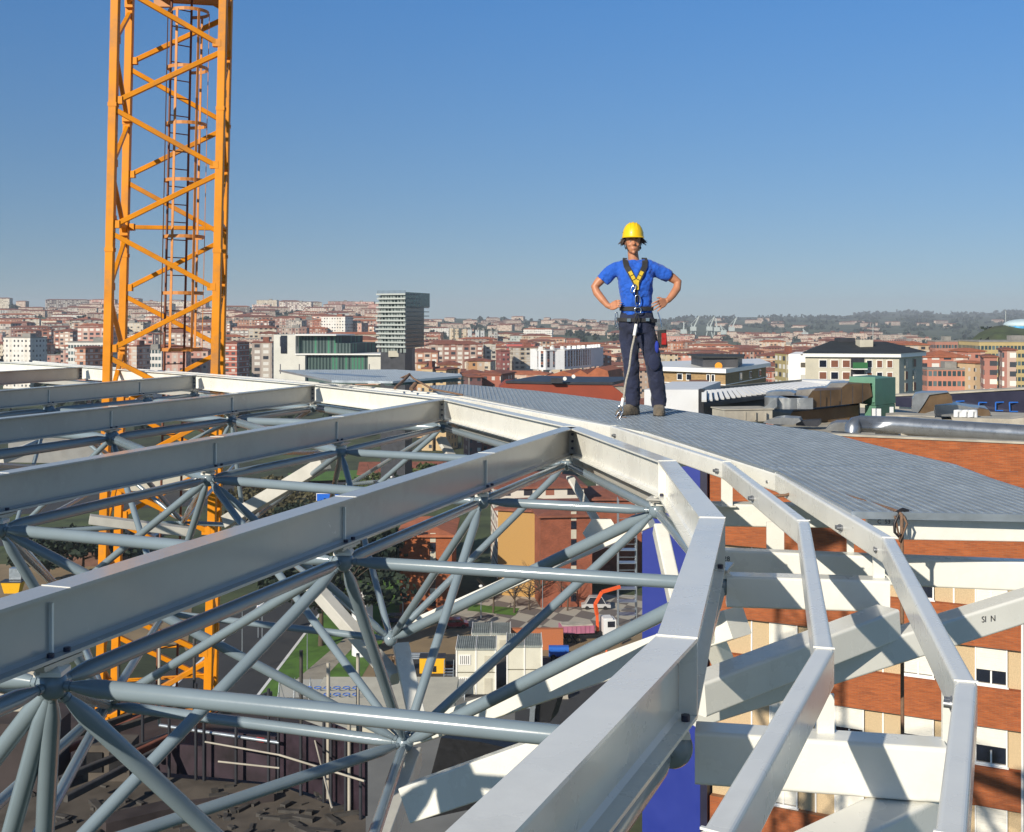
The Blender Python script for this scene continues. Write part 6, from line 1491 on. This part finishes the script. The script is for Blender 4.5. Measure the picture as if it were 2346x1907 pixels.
m.path([H(-.018,-.080,1.604), H(0,-.090,1.602), H(.018,-.080,1.604)], .0065, 8)
m.ball(H(0,-.074,1.577), .018, 14, 10)
m.path([H(0,.012,1.63), H(.002,.018,1.57), W(-.112,.022,1.50), W(-.105,.02,1.44)], [.052,.050,.054,.075], 18)               # neck
m.path([W(-.28,.02,1.42), W(-.20,.02,1.44), W(-.105,.022,1.46), W(-.01,.02,1.44), W(.08,.02,1.42)], [.04,.04,.05,.04,.04], 12)
rings(m, [(W(-.095,.02,.86),.12,.085),(W(-.09,.015,.95),.125,.088),(W(-.088,.01,1.05),.125,.085),(W(-.092,.01,1.20),.14,.095),(W(-.096,.012,1.35),.16,.10),(W(-.1,.015,1.44),.15,.08),(W(-.1,.02,1.48),.10,.06)])
armL = [W(-.300,.02,1.440), W(-.375,.035,1.365), W(-.445,.045,1.30), W(-.487,.045,1.245), W(-.468,.020,1.19), W(-.415,-.012,1.12), W(-.368,-.035,1.065), W(-.340,-.045,1.052)]
rL = [.036,.042,.046,.041,.040,.036,.029,.027]
m.path(armL, rL, 16)
armR = [W(.105,.02,1.440), W(.185,.035,1.385), W(.262,.045,1.335), W(.318,.045,1.292), W(.305,.020,1.23), W(.262,-.015,1.17), W(.215,-.045,1.118), W(.190,-.058,1.108)]
m.path(armR, rL, 16)
# hand at the left of the picture
def finger(m, pts, r): m.path(pts, [r, r*1.0, r*.95, r*.8, r*.55][:len(pts)], 10); m.ball(pts[-1], r * .72, 8, 6)
def palm(m, a, b, w, t, upv):
    a, b = Vector(a), Vector(b); d = (b - a).normalized(); u = (Vector(upv) - d * Vector(upv).dot(d)).normalized(); n = d.cross(u)
    for k in range(5):
        q = k / 4 - .5; m.path([a + u * w * q * .55, a.lerp(b, .5) + u * w * q * .95, b + u * w * q], [t * .95, t, t * .85], 10)
    return d, u, n
pa, pb = W(-.345,-.045,1.050), W(-.290,-.092,1.075)
d, u, n_ = palm(m, pa, pb, .066, .0135, (.3,0,1))
for k, (L, tip) in enumerate(((.062,W(-.252,-.118,1.112)),(.07,W(-.243,-.128,1.092)),(.066,W(-.246,-.130,1.070)),(.052,W(-.256,-.128,1.050)))):
    b0 = pb + u * .066 * (.5 - k / 3.0); mid = b0.lerp(tip, .5) + Vector((-.008,-.012,.004)); finger(m, [b0, b0.lerp(mid, .5) + Vector((0,-.005,.001)), mid, mid.lerp(tip, .55), tip], .0092)
finger(m, [pa + Vector((.006,.012,.012)), W(-.320,-.030,1.085), W(-.300,-.020,1.105), W(-.285,-.010,1.112)], .0105)
# hand at the right of the picture
pa, pb = W(.188,-.060,1.107), W(.128,-.105,1.078)
d, u, n_ = palm(m, pa, pb, .070, .0135, (-.35,0,1))
for k, tip in enumerate((W(.046,-.142,1.082), W(.040,-.148,1.050), W(.062,-.150,1.022), W(.098,-.142,1.010))):
    b0 = pb + u * .070 * (.5 - k / 3.0); mid = b0.lerp(tip, .5) + Vector((.004,-.014,.003)); finger(m, [b0, b0.lerp(mid, .5) + Vector((0,-.006,0)), mid, mid.lerp(tip, .55), tip], .0092)
finger(m, [pa + Vector((-.008,.010,.012)), W(.150,-.060,1.130), W(.122,-.068,1.140), W(.102,-.075,1.138)], .0105)
for ax, kx, bx_, ky, ay, toe in ((-.155,-.145,-.122,-.01,.02,0), (-.02,.072,.132,-.02,.01,0)):
    m.path([W(ax,.02,.90), W((ax+kx)/2,.012,.70), W(kx,ky,.52), W((kx+bx_)/2,.01,.32), W(bx_,ay,.10), W(bx_,ay,.06)], [.085,.078,.057,.053,.038,.04], 16)
body = m.build('body', M_skin, man); remesh(body, .0048, 4, .45)
# face details
for s_ in (-1, 1):
    m = MB(); m.ball(H(.030*s_,-.0795,1.682), .0105, 12, 8, (1.15,.7,.55)); sub('eye', m, mat('eye_white', (.5,.45,.42), .3) if s_ < 0 else bpy.data.materials['eye_white'], body)
    m = MB(); m.ball(H(.030*s_,-.0866,1.682), .0052, 10, 8, (1,.5,.8)); sub('iris', m, M_black, body)
    m = MB(); m.path([H(.012*s_,-.096,1.702), H(.030*s_,-.0935,1.706), H(.050*s_,-.077,1.699)], [.003,.0038,.002], 6); sub('eyebrow', m, M_hair, body)
m = MB(); m.path([H(-.022,-.0835,1.6105), H(0,-.0962,1.6085), H(.022,-.0835,1.6105)], [.002,.0042,.002], 6); sub('lips', m, mat('lips', (.36,.11,.09), .5), body)
# hair sticking out under the helmet
rh_ = random.Random(2); m = MB()
for i in range(190):
    a = rh_.uniform(-.35, 3.5); sx = math.cos(a); sy = math.sin(a)
    p0 = H(.074 * sx, .01 + .092 * max(sy, -.3), rh_.uniform(1.69, 1.73)); out = Vector((sx, sy * .6, 0)).normalized()
    L = rh_.uniform(.025, .06) * (1.0 if abs(sx) > .5 else .8)
    p1 = p0 + out * L * .5 + Vector((0, 0, -L * rh_.uniform(.1, .5))); p2 = p1 + out * L * rh_.uniform(.1, .75) + Vector((0, 0, -L * rh_.uniform(.1, .8)))
    m.path([p0, p1, p2], [.007, .006, .001], 5)
hair = m.build('hair', M_hair, man)
m = MB()
for s_ in (-1, 1):
    m.path([H(.070*s_,-.02,1.70), H(.070*s_,-.035,1.64), H(.052*s_,-.06,1.59)], .005, 6); m.ball(H(.070*s_,-.02,1.622), .013, 10, 8, (.7,1,1.3))
m.build('chin_strap', M_web, man)
# helmet
hm = thing('hm', None, None) if False else None
m = MB(); hc = H(.0,.0,1.724); n = 36; rows_ = []
for j in range(11):
    ph = math.pi / 2 * j / 10; zz = math.sin(ph) * .144; rr_ = math.cos(ph) ** .80
    rows_.append([(hc + Vector((math.cos(2*math.pi*i/n) * .103 * rr_, math.sin(2*math.pi*i/n) * .126 * rr_ + (-.004), zz + (.006 * math.cos(4*math.pi*i/n) if j == 0 else 0)))) for i in range(n)])
vs = [v for r_ in rows_ for v in r_]; fs = [(j*n+i, j*n+(i+1) % n, (j+1)*n+(i+1) % n, (j+1)*n+i) for j in range(10) for i in range(n)]
m.add(vs, fs, True)
m.path([hc + Vector((math.cos(2*math.pi*i/n) * .104, math.sin(2*math.pi*i/n) * .127 - .004, -.001)) for i in range(n + 1)], .0055, 6)
m.add([hc + Vector((math.cos(R(a)) * r_, math.sin(R(a)) * r_ * 1.25 - .004 + (-.010 if r_ > .1 else 0), z_)) for a in range(200, 341, 10) for r_, z_ in ((.102, .002), (.118, -.008))], [(2*i, 2*i+2, 2*i+3, 2*i+1) for i in range(14)], True)
for k in (-1, 0, 1):
    m.path([hc + Vector((.032 * k, -.125 * math.copysign(abs(math.cos(R(t))) ** .80, math.cos(R(t))) * (1 - .04 * abs(k)), .147 * math.sin(R(t)) * .985 * (1 - .04 * abs(k)) + .002)) for t in range(25, 156, 10)], .0042, 6)
hel = m.build('helmet', M_helm, man)
m = MB()
for s_ in (-1, 1):
    for k in range(3): m.box(hc + Vector((.096 * s_, -.02 + .02 * k, .045)), (.006, .009, .014))
sub('vent_slots', m, M_dark, hel)
# T-shirt
TORSO = [(.965,-.090,.0,.150,.105),(1.00,-.088,.0,.150,.108),(1.06,-.087,-.002,.148,.112),(1.14,-.090,-.004,.152,.118),(1.22,-.093,-.004,.160,.122),(1.30,-.096,0,.172,.124),(1.37,-.098,.006,.182,.118),(1.42,-.100,.012,.186,.104),(1.455,-.102,.018,.172,.086),(1.485,-.106,.022,.125,.070),(1.505,-.110,.022,.082,.062)]
m = MB(); rings(m, [(W(x, y, z), rx, ry, 2.3) for z, x, y, rx, ry in TORSO], 36)
m.path([W(-.165,.02,1.475), W(-.225,.02,1.452), W(-.29,.025,1.420), W(-.35,.035,1.365), W(-.40,.043,1.318)], [.048,.056,.064,.068,.068], 18)
m.path([W(-.035,.02,1.475), W(.025,.02,1.452), W(.09,.025,1.425), W(.16,.035,1.385), W(.225,.042,1.352)], [.048,.056,.064,.068,.068], 18)
m.path([W(-.245,.02,1.425), W(-.32,.03,1.395), W(-.385,.04,1.335), W(-.412,.044,1.305)], [.068,.070,.070,.067], 18)
m.path([W(.045,.02,1.425), W(.125,.03,1.405), W(.205,.04,1.365), W(.240,.044,1.343)], [.068,.070,.070,.067], 18)
tee = m.build('t_shirt', M_tee, man); remesh(tee, .0085, 5)
d_ = tee.modifiers.new('folds', 'DISPLACE'); tx = bpy.data.textures.new('cloth_folds', 'CLOUDS'); tx.noise_scale = .07; d_.texture = tx; d_.strength = .034; d_.mid_level = .5; d_.texture_coords = 'LOCAL'
m = MB(); m.path([W(-.110 + .060 * math.cos(R(a)), .012 + .062 * math.sin(R(a)), 1.492 - .020 * max(0, -math.sin(R(a)))) for a in range(0, 361, 20)], .006, 8); sub('collar', m, M_tee, tee)
# trousers
m = MB(); rings(m, [(W(-.085,.01,.80),.165,.115,2.2),(W(-.085,.01,.86),.178,.118,2.3),(W(-.082,.008,.92),.180,.118,2.3),(W(-.086,.004,.98),.158,.112,2.2),(W(-.088,.002,1.005),.152,.110,2.2)], 36)
m.path([W(-.165,.01,.86), W(-.160,.010,.74), W(-.150,.0,.62), W(-.143,-.012,.53), W(-.138,.0,.42), W(-.130,.01,.28), W(-.124,.014,.16), W(-.123,.012,.095)], [.094,.092,.082,.077,.077,.076,.072,.070], 22)
m.path([W(-.005,.01,.86), W(.020,.008,.74), W(.050,-.008,.62), W(.070,-.025,.53), W(.092,-.012,.42), W(.112,.0,.28), W(.126,.006,.16), W(.131,.004,.085)], [.094,.092,.084,.079,.078,.077,.073,.071], 22)
tr = m.build('trousers', M_trou, man); remesh(tr, .009, 5)
d_ = tr.modifiers.new('folds', 'DISPLACE'); tx2 = bpy.data.textures.new('trouser_folds', 'CLOUDS'); tx2.noise_scale = .07; d_.texture = tx2; d_.strength = .024; d_.mid_level = .5; d_.texture_coords = 'LOCAL'
m = MB(); m.ball(W(.072,-.105,.52), .055, 14, 10, (1,.35,1.5)); sub('knee_patch', m, cloth('knee_patch_cloth', (.010,.016,.05), .3), tr)
m = MB(); m.ball(W(.100,-.072,.665), .036, 14, 10, (.6,.5,1.7)); sub('thigh_patch', m, cloth('royal_blue_patch', (.01,.03,.30), .3), tr)
# boots
for (bx_, by_, ang) in ((-.124,.012,R(-48)), (.131,.004,R(-6))):
    m = MB(); M_ = Matrix.Rotation(ang, 3, 'Z'); f = lambda x, y, z: W(bx_, by_, 0) + M_ @ Vector((x, y, z))
    vs = []
    rs = [(f(0,-.068,.012),.056,.152,2.6),(f(0,-.068,.035),.058,.153,2.6),(f(0,-.060,.066),.056,.140,2.5),(f(0,-.028,.095),.052,.102,2.3),(f(0,.004,.115),.047,.062,2.2),(f(0,.008,.15),.050,.058,2.0)]
    n = 26; pts = []
    for c, rx, ry, p in rs:
        for i in range(n):
            a = 2*math.pi*i/n; ca, sa = math.cos(a), math.sin(a); pts.append(c + M_ @ Vector((math.copysign(abs(ca)**(2/p), ca)*rx, math.copysign(abs(sa)**(2/p), sa)*ry, 0)))
    m.add(pts, [(j*n+i, j*n+(i+1) % n, (j+1)*n+(i+1) % n, (j+1)*n+i) for j in range(5) for i in range(n)], True); m.add(pts, [tuple(range(n))[::-1], tuple(range(5*n, 6*n))])
    bt__ = m.build('boot', M_boot, man)
    m = MB(); pts = [W(bx_, by_, z_) + M_ @ Vector((math.copysign(abs(math.cos(2*math.pi*i/n))**.8, math.cos(2*math.pi*i/n))*.060, -.068 + math.copysign(abs(math.sin(2*math.pi*i/n))**.8, math.sin(2*math.pi*i/n))*.157, 0)) for z_ in (0, .02) for i in range(n)]
    m.add(pts, [(i, (i+1) % n, n+(i+1) % n, n+i) for i in range(n)] + [tuple(range(n))[::-1], tuple(range(n, 2*n))]); sub('sole', m, M_black, bt__)
    m = MB()
    for k in range(4): m.path([f(-.022, -.10 + .024*k, .078 + .012*k), f(.022, -.105 + .024*k, .080 + .012*k)], .0035, 5)
    sub('laces', m, M_conc, bt__)
# harness
def front(x, z, out=.010):
    for (za, xa, ya, rxa, rya), (zb, xb, yb, rxb, ryb) in zip(TORSO, TORSO[1:]):
        if za <= z <= zb or (z < TORSO[0][0]) or z > TORSO[-1][0]:
            t = (z - za) / (zb - za); t = min(1, max(0, t)); xc = xa + (xb - xa) * t; rx = rxa + (rxb - rxa) * t; ry = rya + (ryb - rya) * t; yc = ya + (yb - ya) * t
            k = max(0, 1 - min(1, abs((x - xc) / rx)) ** 2.3) ** (1 / 2.3); return yc - ry * k - out
    return -.12
def ribbon(m, pts, w, t=.004):
    pts = [Vector(p) for p in pts]; 
    vs = []
    for i, p in enumerate(pts):
        d = (pts[min(i+1, len(pts)-1)] - pts[max(i-1, 0)]).normalized(); n = Vector((0, -1, .15)).normalized(); l = d.cross(n).normalized(); n = l.cross(d)
        for a, b in ((-1,-1),(1,-1),(1,1),(-1,1)): vs.append(p + l * (w/2*a) + n * (t/2*b))
    fs = [(i*4+a, i*4+(a+1) % 4, (i+1)*4+(a+1) % 4, (i+1)*4+a) for i in range(len(pts)-1) for a in range(4)]
    m.add(vs, fs + [(3,2,1,0), tuple(len(vs)-4+k for k in range(4))], False)
def chest(x0, z0, x1, z1, n=9, out=.012): return [W(x0+(x1-x0)*i/n, front(x0+(x1-x0)*i/n, z0+(z1-z0)*i/n, out), z0+(z1-z0)*i/n) for i in range(n+1)]
har = None
m = MB()
ribbon(m, [W(-.185,.05,1.502), W(-.195,.01,1.512), W(-.197,-.035,1.488)] + chest(-.192,1.44,-.108,1.275), .054, .010)
ribbon(m, [W(-.018,.05,1.505), W(-.010,.01,1.515), W(-.010,-.035,1.490)] + chest(-.018,1.44,-.100,1.275), .054, .010)
ribbon(m, chest(-.103,1.27,-.100,1.10), .03, .006)
har = m.build('harness', M_web, man)
for k, (a, b) in enumerate(((.30,.52),(.56,.76),(.80,1.0))):
    for x0 in (-.190, -.020):
        m = MB(); xe = -.106
        ribbon(m, chest(x0+(xe-x0)*a, 1.44-.165*a, x0+(xe-x0)*b, 1.44-.165*b, 3, .021), .034, .004); sub('yellow_pad', m, M_yel, har)
m = MB(); ribbon(m, chest(-.100,1.285,-.100,1.215,3,.02), .038, .006); sub('yellow_pad', m, M_yel, har)
m = MB()
for k in range(-9, 10):
    pass
n = 40
def belt(m, xc, yc, z, rx, ry, w, t=.006, tilt=0):
    pts = [W(xc + rx*math.copysign(abs(math.cos(a))**.87, math.cos(a)), yc + ry*math.copysign(abs(math.sin(a))**.87, math.sin(a)), z + tilt*math.cos(a)) for a in [2*math.pi*i/n for i in range(n+1)]]
    vs = []
    for p in pts:
        r_ = (p - W(xc, yc, z)); r_.z = 0; r_.normalize()
        vs += [p + Vector((0,0,-w/2)), p + r_*t + Vector((0,0,-w/2)), p + r_*t + Vector((0,0,w/2)), p + Vector((0,0,w/2))]
    m.add(vs, [(i*4+a, (i+1)*4+a, (i+1)*4+(a+1) % 4, i*4+(a+1) % 4) for i in range(n) for a in range(4)])
belt(m, -.088, .0, 1.035, .158, .120, .040); sub('waist_belt', m, M_web, har)
m = MB(); belt(m, -.085, .008, .925, .189, .130, .036, tilt=-.006); sub('leg_straps', m, M_web, har)
m = MB(); m.box(W(-.175,-.128,.925), (.035,.012,.03)); sub('buckle', m, M_steel, har)
m = MB(); m.box(W(.005,-.128,.930), (.035,.012,.03)); sub('buckle', m, M_steel, har)
def loop(m, c, w, h, r, rot=0, y=0):
    pts = []
    for a in range(0, 361, 20):
        x = w/2*math.copysign(abs(math.cos(R(a)))**.7, math.cos(R(a))); z = h/2*math.copysign(abs(math.sin(R(a)))**.7, math.sin(R(a)))
        pts.append(W(c[0] + x*math.cos(rot) - z*math.sin(rot), c[1], c[2] + x*math.sin(rot) + z*math.cos(rot)))
    m.path(pts, r, 8)
m = MB(); loop(m, (-.135,-.165,1.225), .036, .085, .0055, -.4); sub('carabiner', m, M_steel, har)
m = MB(); loop(m, (-.092,-.150,1.115), .046, .098, .0055, 0); sub('carabiner', m, M_steel, har)
m = MB(); loop(m, (-.090,-.150,1.018), .060, .055, .006, 0); sub('d_ring', m, M_steel, har)
m = MB(); loop(m, (-.105,-.165,.925), .034, .105, .006, -.15); sub('carabiner', m, M_black, har)
m = MB(); loop(m, (-.285,-.03,.925), .026, .15, .005, -.05); loop(m, (-.282,-.04,.90), .02, .10, .004, .2); sub('gear_clips', m, M_steel, har)
m = MB(); m.path([W(.112,-.05,1.0), W(.135,-.06,.93), W(.142,-.06,.86)], .006, 6); m.path([W(.150,-.05,.90), W(.152,-.05,.82)], .005, 6); sub('gear_clips', m, M_steel, har)
m = MB(); m.sweep(W(.150,-.03,.83), W(.165,-.03,.66), rnd_rect(.085,.075,.02)); po = m.build('tool_pouch', M_web, man)
m = MB(); m.box(W(.168,-.075,.745), (.045,.012,.11)); sub('red_flap', m, cloth('red_cloth', (.35,.01,.01)), po)
# lanyard from harness to the ring beam
ln = thing('lanyard', 'pale twisted lanyard running from the worker’s belt down to a hook beside his boot', 'lanyard', tuple(W(-.283,-.33,0)))
a, b = W(-.108,-.172,.885), W(-.262,-.34,.115)
m = MB(); pts = [a.lerp(b, t/12) + Vector((.004*math.sin(t*1.3), .0, -.018*math.sin(math.pi*t/12))) for t in range(13)]; m.path(pts, .0105, 10); m.build('rope', mat('grey_beige_rope', (.36,.33,.28), .8, var=.35, scale=90, bumps=.5), ln)
m = MB(); m.tube(a + (b-a)*.0, a + (b-a)*.14, .0155, n=12); m.build('sleeve', M_frame, ln); m = MB(); m.tube(a + (b-a)*.90, b, .0155, n=12); m.build('sleeve', M_frame, ln)
m = MB(); loop(m, (-.270,-.345,.085), .034, .075, .007, .1); loop(m, (-.288,-.350,.032), .036, .075, .007, -.5); m.build('hook', M_steel, ln)
m = MB(); m.path([W(-.315,-.36,.005), W(-.29,-.33,.03), W(-.25,-.34,.012), W(-.21,-.34,.004)], .007, 6); m.path([W(-.24,-.35,.005), W(-.15,-.50,.0), W(-.08,-.62,-.02)], .006, 6); m.build('anchor_sling', M_rope, ln)
# ================================================================ HAZE
m = MB(); m.box((0, 3700, 56), (15000, 10900, 236))
hz = m.build('haze', M_black); hz.data.materials.clear()
mh = bpy.data.materials.new('haze_air'); mh.use_nodes = True; n_ = mh.node_tree; n_.nodes.clear()
out = n_.nodes.new('ShaderNodeOutputMaterial'); pv = n_.nodes.new('ShaderNodeVolumePrincipled'); n_.links.new(pv.outputs[0], out.inputs['Volume'])
pv.inputs['Color'].default_value = (.80, .87, .97, 1); pv.inputs['Density'].default_value = .00012; pv.inputs['Anisotropy'].default_value = .0
hz.data.materials.append(mh); tag(hz, kind='stuff')
